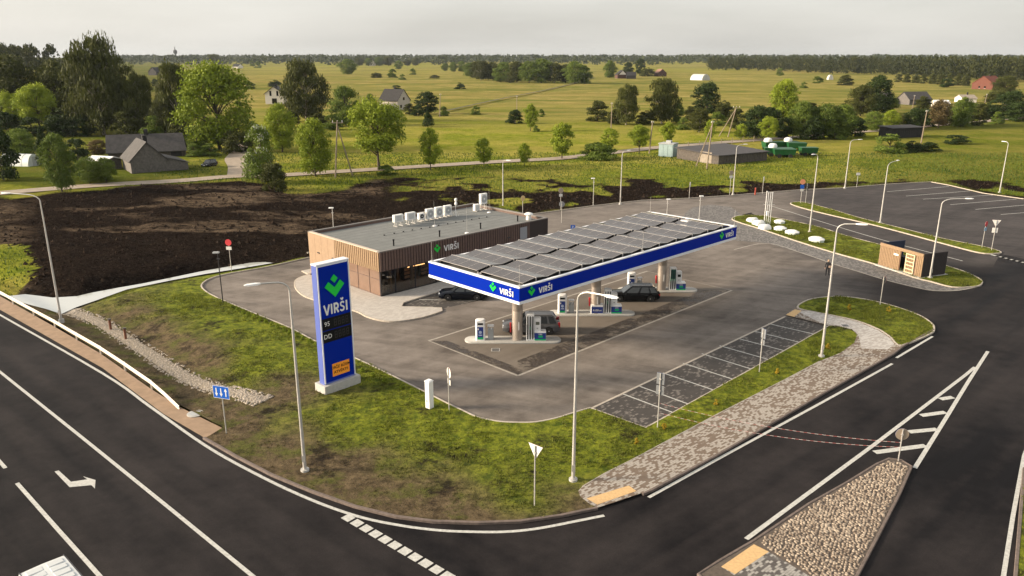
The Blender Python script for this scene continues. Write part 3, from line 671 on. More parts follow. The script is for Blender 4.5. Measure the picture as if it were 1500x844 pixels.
for bank in (-1, 1):
    y0 = bank*2.48
    for i in range(11):
        xr = -hl + .85 + (i+.5)*pitch
        for sd_ in (-1, 1):
            for k in range(4):
                o = link('solar_panel', pme, can); o.location = (xr + sd_*(pl_l/2*math.cos(tilt)+.02), y0 + (k-1.5)*(pl_w+.02), zr + .32 - pl_l/2*math.sin(tilt)); o.rotation_euler = (0, sd_*tilt, 0)
        for yy in (y0-2.27, y0+2.27):
            wedge.add([(xr-1.3, yy-.01, zr+.1), (xr, yy-.01, zr+.28), (xr, yy-.01, zr-.14), (xr-1.3, yy-.01, zr-.14), (xr+1.3, yy-.01, zr+.1), (xr+1.3, yy-.01, zr-.14)], [(0, 1, 2, 3), (1, 4, 5, 2)])
        rail.box(xr-.03, xr+.03, y0-2.28, y0+2.28, zr+.24, zr+.29)
        for yy in (y0-2.3, y0+2.3):
            rail.box(xr-.05, xr+.05, yy-.04, yy+.04, zr-.16, zr+.36); rail.box(xr-1.32, xr-1.26, yy-.03, yy+.03, zr-.16, zr+.06); rail.box(xr+1.26, xr+1.32, yy-.03, yy+.03, zr-.16, zr+.06)
            rail.box(xr-1.3, xr+1.3, yy-.025, yy+.025, zr-.15, zr-.11)
rail.build('panel_mounting', M_alu, can); wedge.build('gap_shade', M_black, can)['kind'] = 'stuff'  # black sheets draw the shade in the open gaps under the panels
mb = MB(); mb.box(-hl+.5, hl-1.5, -.09, .09, zr-.12, zr-.02); mb.build('cable_tray', M_steel, can)
mb = MB()
for x in np.arange(-hl+1, hl-1, 2.1): mb.box(x-.12, x+.12, -.3, -.14, zt-.34, zt-.2); 
mb.build('ballast_block', M_concrete, can)
for x, y in ((-hl+.2, -hw+.2), (hl-.2, -hw+.2), (hl-.2, hw-.2), (-hl+.2, hw-.2), (0, -hw+.25)):
    mb = MB(); mb.cyl((x, y, zt), (x, y, zt+1.6), .018, .01, 6); mb.cyl((x, y, zt-.01), (x, y, zt+.07), .14, n=10); mb.build('lightning_rod', M_steel, can)
mb = MB(); mb.box(hl-2.6, hl-1.8, -1.2, -.4, zt-.34, zt+.22); mb.build('inverter_box', M_white, can)
# writing: short side, long side near, long side far
zm = (zb+.28+zt-.1)/2
put_logo(can, (-hl-.004, -hw+2.75, zm-.06), .36, FXL, .04); put_text('lettering', 'VIRŠI', .62, M_white, can, (-hl-.012, -hw+1.3, zm-.06), FXL, .02, .018)
put_logo(can, (-hl+1.25, -hw-.004, zm-.06), .36, FX, .04); put_text('lettering', 'VIRŠI', .62, M_white, can, (-hl+2.75, -hw-.012, zm-.06), FX, .02, .018)
put_logo(can, (hl-2.75, -hw-.004, zm-.06), .36, FX, .04); put_text('lettering', 'VIRŠI', .62, M_white, can, (hl-1.3, -hw-.012, zm-.06), FX, .02, .018)
M_col = mat('column_cladding', (.42, .36, .31), .38, .45)
cols = [G(757.9, 498.7), G(872, 459.5), G(968.5, 425.3)]
def to_local(e, p): return Matrix.Rotation(-e.rotation_euler.z, 4, 'Z') @ (Vector(p) - e.location)
for c in cols:
    q_ = to_local(can, c); mb = MB(); mb.lathe([(.47, .12), (.47, .2), (.44, .22), (.44, 2.6), (.435, 2.62), (.435, 2.66), (.44, 2.68), (.44, zb+.05)], 28, q_.x, q_.y); mb.build('column', M_col, can, 2)

# ---- pump islands, aligned with the driving lanes (world X)
M_disp = mat('dispenser_white', (.8, .8, .8), .35)
M_bp = mat('pump_blue', (.012, .035, .2), .35); M_gp = mat('pump_green', (.0, .33, .12), .4); M_screen = mat('screen_grey', (.12, .13, .1), .15)
def pump_island(i, c, names):
    isl_ = empty('pump_island', (c.x, c.y, 0), 0, names['island'], 'pump island', 'islands under the canopy')
    out = [(3.5*math.cos(a)*.0+ (3.0 if abs(a) < math.pi/2 else -3.75) + .55*math.cos(a), .8*math.sin(a)) for a in [(-math.pi/2 + math.pi*k/8) for k in range(9)]]
    out = [(3.0+.62*math.cos(a), .8*math.sin(a)) for a in [-math.pi/2+math.pi*k/8 for k in range(9)]] + [(-3.75+.62*math.cos(a), .8*math.sin(a)) for a in [math.pi/2+math.pi*k/8 for k in range(9)]]
    mb = MB(); ins = [(x*.985, y*.94) for x, y in out]; mb.loft([[(x, y, 0.0) for x, y in out], [(x, y, .1) for x, y in out], [(x, y, .13) for x, y in ins]], False, True); mb.build('plinth', M_concrete, isl_, 2)
    mb = MB(); mb.rbox(-.62, -.5, -.12, .12, .75, 1.55, .02); fx = mb.build('fire_extinguisher_box', M_red, isl_)
    mb = MB(); mb.box(.07, .15, -.462, -.44, 1.05, 1.75); mb.build('column_notice', M_white, isl_)
    # payment pillar
    t_ = empty('payment_terminal', (c.x-3.05, c.y-.1, .13), 0, names['term'], 'payment terminal', 'payment terminals on the pump islands')
    mb = MB(); mb.rbox(-.4, .4, -.3, .3, 0, 1.78, .1); mb.build('cabinet', M_disp, t_, 2)
    mb = MB(); mb.box(-.24, .24, -.312, -.298, .1, 1.18); mb.build('blue_panel', M_bp, t_)
    mb = MB(); mb.box(-.22, .22, -.316, -.3, 1.36, 1.52); mb.build('screen', M_black, t_)
    mb = MB(); mb.box(-.24, .24, -.318, -.3, .1, .28); mb.build('green_stripe', M_gp, t_)
    mb = MB(); mb.lathe([(.13, -.01), (.13, .01)], 20); o = mb.build('round_emblem', mat('emblem_pale', (.35, .42, .6), .5) if 'emblem_pale' not in MATS else MATS['emblem_pale'], t_); o.rotation_euler = FX; o.location = (0, -.316, .72)
    mb = MB(); mb.box(-.15, .15, -.318, -.3, .42, .52); mb.build('notice', MATS['emblem_pale'], t_)
    mb = MB(); mb.box(-.22, -.12, -.32, -.3, .92, 1.06); mb.build('icon', M_white, t_)
    # squeegee bin
    b_ = empty('service_bin', (c.x-2.2, c.y+.05, .13), 0, names['bin'], 'bin', 'service bins on the pump islands')
    mb = MB(); mb.rbox(-.24, .24, -.24, .24, 0, .88, .05); mb.build('bin_body', M_grey, b_, 2)
    mb = MB(); mb.rbox(-.27, .27, -.2, .2, 1.12, 1.22, .04); mb.build('lid', M_disp, b_, 2)
    mb = MB(); mb.box(-.2, -.16, -.05, .05, .88, 1.12); mb.box(.16, .2, -.05, .05, .88, 1.12); mb.build('bracket', M_grey, b_)
    mb = MB(); mb.cyl((.05, -.1, .8), (.05, -.1, 1.0), .05, n=8); mb.build('squeegee', M_white, b_)
    # dispenser
    d_ = empty('fuel_dispenser', (c.x+1.5, c.y-.1, .13), 0, names['disp'], 'fuel dispenser', 'fuel dispensers on the pump islands')
    mb = MB(); mb.rbox(-.78, -.12, -.28, .28, 0, 2.3, .05); mb.build('hose_tower', M_disp, d_, 2)
    for k in range(3):
        x = -.66 + k*.21
        mb = MB(); mb.box(x-.045, x+.045, -.298, -.278, .1, 2.1); mb.build('hose_slot', M_black, d_)
        mb = MB(); mb.tube([(x+.02, -.31, 2.0), (x+.03, -.36, 1.4), (x+.02, -.37, .7), (x, -.35, .35), (x-.04, -.33, .6), (x-.03, -.32, 1.0)], .018, 6); mb.build('hose', M_black, d_, True)
        mb = MB(); mb.box(x-.035, x+.035, -.36, -.29, .95, 1.2); mb.build('nozzle', (M_gp if k == 1 else M_black) if i < 2 else M_gp, d_)
    if i == 2:
        mb = MB(); mb.box(-.68, -.22, -.306, -.282, 1.15, 2.15); mb.build('grade_board', mat('board_green', (.01, .07, .06), .4), d_)
    mb = MB(); mb.rbox(-.12, .42, -.26, .26, .74, 1.93, .06); mb.build('display_head', M_disp, d_, 2)
    mb = MB(); mb.box(0, .3, -.275, -.255, 1.36, 1.62); mb.build('display', M_screen if i < 2 else M_black, d_)
    mb = MB(); mb.box(.08, .2, -.275, -.255, 1.0, 1.1); mb.build('keypad', M_grey, d_)
    mb = MB(); mb.rbox(-.12, .85, -.34, .34, 0, .8, .03); mb.build('base_cabinet', M_disp, d_, 2)
    mb = MB(); mb.box(-.11, .84, -.352, -.338, .16, .68); mb.build('blue_panel', M_bp, d_)
    mb = MB(); mb.box(-.11, .84, -.356, -.338, .03, .158); mb.build('green_stripe', M_gp, d_)
    mb = MB(); mb.box(.22, .58, -.358, -.34, .28, .46); mb.build('green_label', M_gp, d_)
    put_text('lettering', 'VIRŠI', .14, M_white, d_, (.38, -.358, .56), FX, .004, .004)
    if i == 1:
        a_ = empty('fluid_dispenser', (c.x-.0+.75, c.y-.1, .13), 0, 'low white and blue fluid cabinet left of the middle hose tower', 'fuel dispenser')
        a_.location.x = c.x + 1.5 - .78 - .62
        mb = MB(); mb.rbox(-.55, .58, -.34, .34, 0, .84, .03); mb.build('base_cabinet', M_disp, a_, 2)
        mb = MB(); mb.box(-.5, .54, -.352, -.338, .06, .66); mb.build('blue_panel', M_bp, a_)
        put_text('lettering', 'AdBlue', .26, M_white, a_, (.02, -.356, .33), FX, .004, .004)
NM = [dict(island='concrete pump island nearest the camera, below the canopy corner', term='white payment pillar on the nearest pump island', bin='grey squeegee bin on the nearest pump island', disp='white fuel dispenser beside the silver car, nearest column'),
      dict(island='middle concrete pump island below the canopy', term='white payment pillar on the middle pump island', bin='grey squeegee bin on the middle pump island', disp='white fuel dispenser on the middle island beside the fluid cabinet'),
      dict(island='farthest concrete pump island below the canopy', term='white payment pillar behind the black estate car', bin='grey squeegee bin behind the black estate car', disp='fuel dispenser with green board on the farthest island')]
for i, c in enumerate(cols): pump_island(i, c, NM[i])

# ---- shop
BZ, BL, BD = 4.6, 23.7, 13.1
shop = empty('shop_building', (NB.x, NB.y, 0), RZ, 'flat roofed filling station shop clad in timber with glazed corner', 'building')
gz = 2.62; GU, GV = 12.2, 7.9           # glazing height and how far it runs along both fronts
mb = MB()                                # solid walls behind the cladding
mb.box(GU, BL-.06, .06, .3, .1, BZ-.1); mb.box(BL-.3, BL-.06, .3, BD-.3, .1, BZ-.1); mb.box(.06, BL-.06, BD-.3, BD-.06, .1, BZ-.1); mb.box(.06, .3, GV, BD-.3, .1, BZ-.1)
mb.box(.1, GU, .1, .3, gz, BZ-.1); mb.box(.1, .3, .3, GV, gz, BZ-.1); mb.build('wall', M_brown, shop)
mb = MB(); mb.box(.3, BL-.3, .3, BD-.3, BZ-.42, BZ-.34)
M_roof = mat('roof_membrane', (.15, .155, .148), .85, var=.12, scale=.8)
mb.build('roof', M_roof, shop)
mb = MB()
for k in range(1, 12): mb.box(.32, BL-.32, k*1.08-.02, k*1.08+.02, BZ-.342, BZ-.334)
mb.build('roof_seam', mat('seam_grey', (.12, .125, .12), .9), shop)
mb = MB(); mb.box(-.02, BL+.02, -.02, .3, BZ-.1, BZ); mb.box(-.02, BL+.02, BD-.3, BD+.02, BZ-.1, BZ); mb.box(BL-.3, BL+.02, .3, BD-.3, BZ-.1, BZ); mb.build('parapet_cap', mat('cap_dark', (.2, .18, .16), .5, .3), shop)
mb = MB(); mb.box(-.03, .3, .3, BD-.3, BZ-.1, BZ+.003); mb.build('parapet_cap', mat('cap_pale', (.48, .4, .32), .5), shop)
# battens
bt = MB(); sp = .34
for k in range(int(BL/sp)):
    x = .02 + k*sp
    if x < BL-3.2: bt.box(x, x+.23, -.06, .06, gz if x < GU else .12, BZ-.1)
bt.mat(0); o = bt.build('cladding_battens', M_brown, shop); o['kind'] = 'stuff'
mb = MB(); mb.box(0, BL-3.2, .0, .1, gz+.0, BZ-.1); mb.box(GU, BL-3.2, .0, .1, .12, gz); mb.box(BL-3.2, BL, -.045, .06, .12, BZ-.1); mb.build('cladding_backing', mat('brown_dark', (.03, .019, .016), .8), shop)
bt = MB()
for k in range(int(GV/sp)):
    y = .1 + k*sp; bt.box(-.07, .05, y, y+.23, gz, BZ-.1)
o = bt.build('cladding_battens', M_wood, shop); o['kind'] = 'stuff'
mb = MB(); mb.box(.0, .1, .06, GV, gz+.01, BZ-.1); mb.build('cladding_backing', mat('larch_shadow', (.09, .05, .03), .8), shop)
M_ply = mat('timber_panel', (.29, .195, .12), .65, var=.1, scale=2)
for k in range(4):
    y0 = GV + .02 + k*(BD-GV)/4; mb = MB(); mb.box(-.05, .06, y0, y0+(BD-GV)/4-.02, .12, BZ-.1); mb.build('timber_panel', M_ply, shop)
mb = MB(); mb.box(-.1, -.04, BD-2.2, BD-1.75, 2.5, 2.62); mb.build('wall_lamp', M_dark, shop)
mb = MB(); mb.box(-.1, -.04, GV+.2, GV+.6, 2.4, 2.52); mb.build('wall_lamp', M_dark, shop)
# glazing with frames: clear panes on the long front, tinted film on the end
M_pane = bpy.data.materials.new('shop_glass'); M_pane.use_nodes = True; t = NT(M_pane); n_ = M_pane.node_tree; n_.nodes.remove(n_.nodes['Principled BSDF'])
tr_ = t.n('ShaderNodeBsdfTransparent', Color=(.82, .8, .77, 1)); gl_ = t.n('ShaderNodeBsdfGlossy', Roughness=.02); fz = t.n('ShaderNodeFresnel', IOR=1.5); mx_ = t.n('ShaderNodeMixShader')
t.l(fz.outputs[0], mx_.inputs[0]); t.l(tr_.outputs[0], mx_.inputs[1]); t.l(gl_.outputs[0], mx_.inputs[2]); t.l(mx_.outputs[0], n_.nodes['Material Output'].inputs[0])
M_film = mat('filmed_glass', (.19, .12, .085), .12, spec=.8, var=.12, scale=1.5)
fr = MB()
for x in (0.02, 1.75, 4.2, 6.9, 9.5, GU-.08): fr.box(x, x+.09, .03, .12, .12, gz)
fr.box(.02, GU, .03, .12, .1, .2); fr.box(.02, GU, .03, .12, gz-.06, gz+.02); fr.build('window_frame', M_dark, shop)
fr = MB()
for y in (.15, 1.9, 3.9, 5.9, GV-.08): fr.box(.0, .1, y, y+.06, .12, gz)
fr.box(.0, .1, .12, GV, .1, .17); fr.box(.0, .1, .12, GV, 1.72, 1.77); fr.build('window_frame', M_brown, shop)
for x0, x1 in ((.11, 1.75), (1.84, 4.2), (4.29, 6.9), (6.99, 9.5), (9.59, GU-.08)):
    mb = MB(); mb.box(x0, x1, .07, .085, .2, gz-.06); mb.build('window_pane', M_pane, shop)
for y0, y1 in ((.21, 1.9), (1.96, 3.9), (3.96, 5.9), (5.96, GV-.08)):
    for z0, z1 in ((.17, 1.72), (1.77, gz)):
        mb = MB(); mb.box(.04, .06, y0, y1, z0, z1); mb.build('window_pane', M_film, shop)
# interior
mb = MB(); mb.box(.3, GU+3, .3, 9, .1, .125); mb.build('floor', mat('shop_floor', (.22, .18, .14), .4), shop)
mb = MB(); mb.box(.3, GU+3, 8.9, 9, .1, BZ-.5); mb.box(GU+2.9, GU+3, .3, 9, .1, BZ-.5); mb.build('inner_wall', mat('inner_dark', (.06, .05, .045), .8), shop)
for x, y in ((1.6, .7), (4.3, .7), (6.8, .7), (1.6, 3.4), (4.6, 3.6)):
    mb = MB(); mb.box(x-.14, x+.14, y-.14, y+.14, .125, gz+.2); mb.build('timber_post', M_wood, shop)
for k in range(3):
    mb = MB(); mb.box(5.0+k*2.2, 6.6+k*2.2, 3.0, 3.5, .125, 1.5); mb.build('shelf_unit', M_dark, shop)
    mb = MB()
    for r_ in range(3):
        for j in range(7): mb.box(5.06+k*2.2+j*.21, 5.2+k*2.2+j*.21, 2.9, 2.99, .35+r_*.4, .6+r_*.4)
    mb.build('shelf_goods', mat('goods', (.35, .2, .1), .5, var=.6, scale=9) if 'goods' not in MATS else MATS['goods'], shop)
mb = MB(); mb.box(4.8, 7.0, 2.0, 2.05, 2.1, 2.2); mb.box(4.8, 7.0, 2.0, 2.05, 1.75, 1.82); mb.build('lit_shelf', mat('warm_light', (1, .55, .22), .5, emit=2.5), shop)
mb = MB(); mb.box(1.2, 3.4, 4.6, 5.2, .125, 1.15); mb.build('counter', M_wood, shop)
for x, y in ((.9, 1.5), (1.0, 2.6)):
    mb = MB(); mb.cyl((x, y, .125), (x, y, .85), .04); mb.cyl((x, y, .85), (x, y, .89), .38, n=16); mb.build('cafe_table', M_dark, shop)
    for s_ in (-1, 1):
        mb = MB(); cx_ = x + s_*.6; mb.box(cx_-.2, cx_+.2, y-.2, y+.2, .53, .58); mb.box(cx_+s_*.16, cx_+s_*.2, y-.2, y+.2, .58, 1.0)
        for ax in (-.17, .17):
            for ay in (-.17, .17): mb.cyl((cx_+ax, y+ay, .125), (cx_+ax, y+ay, .53), .018, n=6)
        mb.build('cafe_chair', M_black, shop)
# front sign, grille
put_logo(shop, (7.05, -.06, 3.62), .42, FX, .06); put_text('lettering', 'VIRŠI', .85, M_white, shop, (8.95, -.075, 3.62), FX, .03, .022)
mb = MB(); mb.box(BL-4.6, BL-3.5, -.075, -.05, 2.7, 4.1); mb.build('wall_grille', mat('grille_grey', (.34, .36, .4), .4, .4), shop)
mb = MB(); mb.box(BL-6.6, BL-6.2, -.12, -.05, 3.2, 3.32); mb.build('wall_lamp', M_dark, shop)
# ---- roof plant (things standing on the roof)
RZ_ = BZ-.334
def on_roof(a, b_): g = G(a, b_, RZ_); return g
M_ac = mat('unit_white', (.76, .75, .72), .45)
def ac(px_, py_, w_, h_, lift, lab, fan=True, dkfan=False, louv=False):
    g = on_roof(px_, py_); e = empty('air_conditioner', g, RZ, lab, 'air conditioner', 'outdoor units on the shop roof')
    mb = MB(); mb.rbox(-w_/2, w_/2, -.2, .22, lift, lift+h_, .03); mb.build('casing', M_ac, e, 2)
    if fan:
        mb = MB(); mb.lathe([(h_*.36, -.006), (h_*.36, .006)], 22); o = mb.build('fan_grille', M_dark if dkfan else M_grey, e); o.rotation_euler = FX; o.location = (0, -.205, lift+h_*.5)
        mb = MB(); mb.lathe([(h_*.1, -.01), (h_*.1, .01)], 12); o = mb.build('fan_hub', M_ac, e); o.rotation_euler = FX; o.location = (0, -.208, lift+h_*.5)
    else:
        for k in range(8):
            mb = MB(); mb.box(-w_*.3, w_*.3, -.21, -.199, lift+h_*(.16+k*.09), lift+h_*(.2+k*.09)); mb.build('louvre', M_grey, e)
    if louv:
        for k in range(6): mb = MB(); mb.box(-w_/2-.012, -w_/2, -.12, .12, lift+h_*(.1+k*.14), lift+h_*(.16+k*.14)); mb.build('side_slot', M_black, e)
    for s_ in (-1, 1):
        mb = MB(); mb.box(s_*w_*.32-.04, s_*w_*.32+.04, -.4, .4, 0, .05); mb.box(s_*w_*.32-.025, s_*w_*.32+.025, -.18, -.13, .05, lift); mb.box(s_*w_*.32-.025, s_*w_*.32+.025, .13, .18, .05, lift); mb.build('stand', M_steel, e)
ac(583.5, 331.2, 1.25, .82, .5, 'white louvred unit on legs, leftmost on the shop roof', False)
ac(601.5, 327.8, 1.25, .82, .5, 'white louvred unit on legs, second from left on the roof', False)
ac(617, 324.2, .8, .72, .25, 'small white unit with black fan on the shop roof', True, True)
ac(629.5, 322.4, 1.05, 1.15, .2, 'white fan unit, first of three alike side by side', louv=True)
ac(642.8, 319.7, 1.05, 1.15, .2, 'white fan unit in the middle of three alike', louv=True)
ac(655.6, 317.2, 1.05, 1.15, .2, 'white fan unit, last of three alike side by side', louv=True)
ac(698, 309.2, .8, .75, .1, 'small beige unit below the tall unit at the roof end', False)
ac(708, 307.4, 1.05, 1.3, .75, 'tall white fan unit on a high stand at the roof end')
g = on_roof(667.5, 316.4); e = empty('antenna_mast', g, RZ, 'mast with two white round antennas on the shop roof', 'antenna')
mb = MB(); mb.cyl((0, 0, 0), (0, 0, 2.0), .035); mb.build('mast', M_white, e)
for k in range(3):
    a = k*2.1; mb = MB(); mb.tube([(.5*math.cos(a), .5*math.sin(a), .02), (0, 0, .7)], .025, 6); mb.build('leg', M_white, e)
for zz in (1.95, 1.5):
    mb = MB(); mb.lathe([(.02, -.08), (.2, -.06), (.23, 0), (.23, .1)], 18); o = mb.build('dish', M_white, e); o.rotation_euler = (math.pi/2, 0, .4); o.location = (0, -.05, zz)
g = on_roof(774.5, 322.0); e = empty('roof_fan', g, RZ, 'white mushroom shaped roof fan at the far end', 'roof fan')
mb = MB(); mb.lathe([(.32, 0), (.32, .35), (.26, .36), (.26, .6)], 20); mb.build('fan_base', M_ac, e, 2)
mb = MB(); mb.lathe([(.5, .6), (.52, .66), (.42, .78), (.2, .86), (.02, .88)], 20); mb.build('cowl', M_ac, e, 2)
for a, b_, lab in ((576.8, 360.2, 'black roof vent pipe nearest the glazed corner'), (644, 346.8, 'black roof vent pipe above the green logo'), (704, 335.2, 'black roof vent pipe right of the logo'), (758.3, 324.3, 'black roof vent pipe nearest the mushroom fan')):
    e = empty('vent_pipe', on_roof(a, b_), RZ, lab, 'vent pipe', 'black vent pipes along the roof edge')
    mb = MB(); mb.cyl((0, 0, 0), (0, 0, .6), .075, n=12); mb.build('pipe', M_black, e, 2); mb = MB(); mb.cyl((0, 0, .56), (0, 0, .68), .1, n=12); mb.build('cap', M_black, e, 2)
for a, b_, lab in ((636.5, 331.3, 'thin lightning rod on white foot, middle of the shop roof'), (716.5, 311.5, 'thin lightning rod beside the tall roof unit'), (684, 341.8, 'thin lightning rod near the front roof edge')):
    e = empty('lightning_rod', on_roof(a, b_), 0, lab, 'lightning rod', 'lightning rods on the shop roof')
    mb = MB(); mb.cyl((0, 0, .05), (0, 0, 2.9), .016, .008, 6); mb.build('rod', M_steel, e); mb = MB(); mb.cyl((0, 0, 0), (0, 0, .09), .26, .2, n=14); mb.build('foot', M_white, e)
blk = MB(); blk.box(-.07, .07, -.07, .07, 0, .1); bme = blk.mesh('wire_block', M_black)
row = [(563, 345), (577.5, 342.3), (591, 340), (604, 337.4), (617, 335.4), (629.6, 333.3), (642.7, 330.6), (655.6, 328.4), (667.8, 326.2), (679, 324.4), (691, 322.3), (702, 320.3), (713, 318.4)]
wire = empty('lightning_conductor', on_roof(*row[0]), 0, 'conductor wire on small black blocks along the shop roof', 'conductor wire')
mb = MB(); mb.tube([on_roof(*r_) - on_roof(*row[0]) + Vector((0, 0, .1)) for r_ in row], .012, 5); mb.build('wire', M_steel, wire)
for r_ in row: link('wire_block', bme, wire, on_roof(*r_) - on_roof(*row[0]))

# ---- totem price sign
tp, tq = G(477, 581), G(529, 562); td = (tq-tp); TW = td.length; ta = math.atan2(td.y, td.x)
tot = empty('price_totem', (tp+tq)/2 + Vector((-math.sin(ta), math.cos(ta), 0))*.62, ta, 'tall blue price totem with green logo on a pale plinth', 'sign')
hwd = TW/2; th = 9.25
mb = MB(); mb.rbox(-hwd, hwd, -.62, .62, -.2, .68, .02); mb.build('plinth', M_concrete, tot)
bw = hwd-.2
mb = MB(); mb.rbox(-bw, bw, -.31, .31, .68, th, .03); mb.build('body', mat('totem_lit_side', (.10, .14, .42), .3, coat=.3), tot, 2)  # paler blue puts the sunlit sheen of the sides into the colour
mb = MB(); mb.box(-bw-.02, bw+.02, -.32, .32, th-.04, th+.05); mb.build('top_cap', M_trim, tot)
mb = MB(); mb.box(-bw+.12, bw-.12, -.33, -.305, .8, th-.14); mb.build('front_panel', M_blue, tot)
mb = MB()
for s_ in (-1, 1): mb.box(s_*(bw-.06)-.045, s_*(bw-.06)+.045, -.34, -.306, .75, th-.08)
mb.box(-bw+.02, bw-.02, -.34, -.306, th-.14, th-.06); mb.build('white_border', M_trim, tot)
put_logo(tot, (0, -.332, 7.35), .78, FX, .06); put_text('lettering', 'VIRŠI', 1.02, M_white, tot, (0, -.34, 6.05), FX, .02, .03, sx=.82)
for z0, tx in ((4.62, '95'), (3.72, 'DD')):
    mb = MB(); mb.box(-bw+.14, bw-.14, -.345, -.33, z0, z0+.84); dsp = mb.build('price_display', M_black, tot)
    put_text('lettering', tx, .46, M_white, tot, (-bw+.52, -.35, z0+.42), FX, .005, .008, sx=.95)
    for k in range(4):
        mb = MB(); x = -.22 + k*.32
        for (xa, xb, za, zb_) in ((0, .2, .62, .66), (0, .2, .4, .44), (0, .2, .18, .22), (0, .035, .2, .64), (.165, .2, .2, .64)): mb.box(x+xa, x+xb, -.349, -.344, z0+za, z0+zb_)
        mb.build('digit', MATS['digit_dim'] if 'digit_dim' in MATS else mat('digit_dim', (.022, .02, .02), .6), tot)
mb = MB(); mb.box(-.62, .8, -.352, -.33, 1.12, 2.05); osn = mb.build('orange_notice', M_orange, tot)
put_text('lettering', 'DRĪZ BŪSIM', .27, M_black, tot, (.09, -.355, 1.76), FX, .003, .012); put_text('lettering', 'ATVĒRTI!', .27, M_black, tot, (.09, -.355, 1.40), FX, .003, .012)

# ---- bin store
bs0, bs1 = G(1286, 389), G(1347.6, 408); bd_ = bs1-bs0; BW = bd_.length; ba = math.atan2(bd_.y, bd_.x)
bst = empty('bin_store', bs0, ba, 'roofless timber clad bin store with open lattice gate', 'shed')
bh = 2.65; bdep = 3.5
M_navy = mat('navy_board', (.012, .02, .05), .6); M_dkb = mat('shaded_cladding', (.035, .026, .026), .7, var=.2, scale=4)  # right-hand cladding coloured dark to paint its shaded side
mb = MB(); mb.box(-.2, BW+.2, -.3, bdep+.3, .02, .14); mb.build('slab', M_concrete, bst)
dx0, dx1 = BW*.5, BW*.84
mb = MB(); mb.box(0, dx0, .03, .1, .14, bh-.3); mb.box(dx1, BW, .03, .1, .14, bh-.3); mb.build('front_wall', mat('larch_gap', (.16, .09, .055), .8), bst)
k = 0; x = 0.0
while x < BW-.1:
    if not (dx0-.1 < x < dx1): mb = MB(); mb.box(x, x+.17, -.01, .05, .14, bh-.3); mb.build('cladding_board', M_wood, bst)
    x += .215
mb = MB(); mb.box(-.03, BW+.03, -.04, .12, bh-.32, bh); mb.build('fascia_board', M_wood, bst)
mb = MB(); mb.box(-.0, .1, .12, bdep, .14, bh); mb.build('side_wall', M_navy, bst)
mb = MB(); mb.box(BW-.1, BW, .12, bdep, .14, bh); mb.build('side_wall', M_dkb, bst)
for k in range(16):
    mb = MB(); y = .14+k*.21; mb.box(BW, BW+.025, y, y+.15, .14, bh-.01); mb.build('cladding_board', M_dkb, bst)
gt = MB(); g0 = empty('lattice_gate', (0, 0, 0)); bpy.data.objects.remove(g0)
gw = BW*.2; gx0 = dx0 + BW*.13
mb = MB()
for xx in (gx0, gx0+gw-.08): mb.box(xx, xx+.08, -.07, -.02, .2, 2.25)
for k in range(6): mb.box(gx0, gx0+gw, -.075, -.025, .2+k*.4, .28+k*.4)
gate = mb.build('gate', mat('gate_pale', (.72, .6, .38), .6), bst)
for k in range(5): mb = MB(); mb.box(gx0+.08+k*(gw-.16)/5, gx0+.08+(k+.7)*(gw-.16)/5, -.045, -.01, .2, 2.2); mb.build('gate_board', M_wood, gate)
mb = MB(); mb.box(BW*.34, BW*.45, -.03, -.01, 1.72, 1.9); mb.build('notice', M_white, bst)
for k in range(2):
    o = empty('wheelie_bin', (bst.matrix_world @ Vector((0, 0, 0)))); o.location = bs0 + Vector((math.cos(ba)*(BW*.3+k*1.2) - math.sin(ba)*1.8, math.sin(ba)*(BW*.3+k*1.2) + math.cos(ba)*1.8, .14)); o.rotation_euler.z = ba
    setp(o, ('dark bin behind the plank wall of the store', 'dark bin seen through the open doorway of the store')[k], 'bin', 'bins inside the store')
    mb = MB(); mb.loft([[(-.4, -.35, 0), (.4, -.35, 0), (.4, .35, 0), (-.4, .35, 0)], [(-.5, -.42, 1.1), (.5, -.42, 1.1), (.5, .42, 1.1), (-.5, .42, 1.1)]], True, True); mb.build('bin_body', M_dark, o); mb = MB(); mb.rbox(-.52, .52, -.45, .45, 1.1, 1.2, .03); mb.build('lid', M_black, o)

# ---- fuel tank covers and vent pipes
def hatch(c, w_, l_, h_, ang, lab, barrel=False):
    w_, l_, h_ = w_*.82, l_*.82, h_*.8
    e = empty('tank_cover', (c.x, c.y, .1), ang, lab, 'tank cover', 'white tank covers on the grass island')
    mb = MB()
    if barrel:
        ring = lambda y, s_: [(s_*w_/2*math.cos(a), y, h_*math.sin(a)*s_) for a in [math.pi*k/10 for k in range(11)]]
        mb.loft([ring(-l_/2, .94), ring(-l_/2+.06, 1), ring(l_/2-.06, 1), ring(l_/2, .94)], True, True); mb.build('cover', M_ac, e, 2)
    else:
        oc = lambda s_, z: [(s_*w_/2*math.cos(a)*1.08, s_*l_/2*math.sin(a)*1.08, z) for a in [math.pi*(k+.5)/4 for k in range(8)]]
        mb.loft([oc(1, 0), oc(1, h_*.5)], True, True); mb.build('collar', mat('collar_pale', (.6, .66, .62), .5) if 'collar_pale' not in MATS else MATS['collar_pale'], e)
        mb = MB(); mb.loft([oc(1.06, h_*.5), oc(1.04, h_*.62), oc(.6, h_), ], True, True); mb.build('lid', M_ac, e)
        mb = MB(); mb.tube([(-.15, -l_*.36, h_*.75), (-.1, -l_*.38, h_*.9), (.1, -l_*.38, h_*.9), (.15, -l_*.36, h_*.75)], .015, 5); mb.build('handle', M_grey, e)
hz = lambda x, y: G(1080+x/7.5, 250+y/7.5)
ad = math.atan2((G(1230,374)-G(1119,338)).y, (G(1230,374)-G(1119,338)).x)
hatch(hz(165, 568), 1.7, 1.5, .75, ad, 'white rounded cover at the tip of the tank island', True)
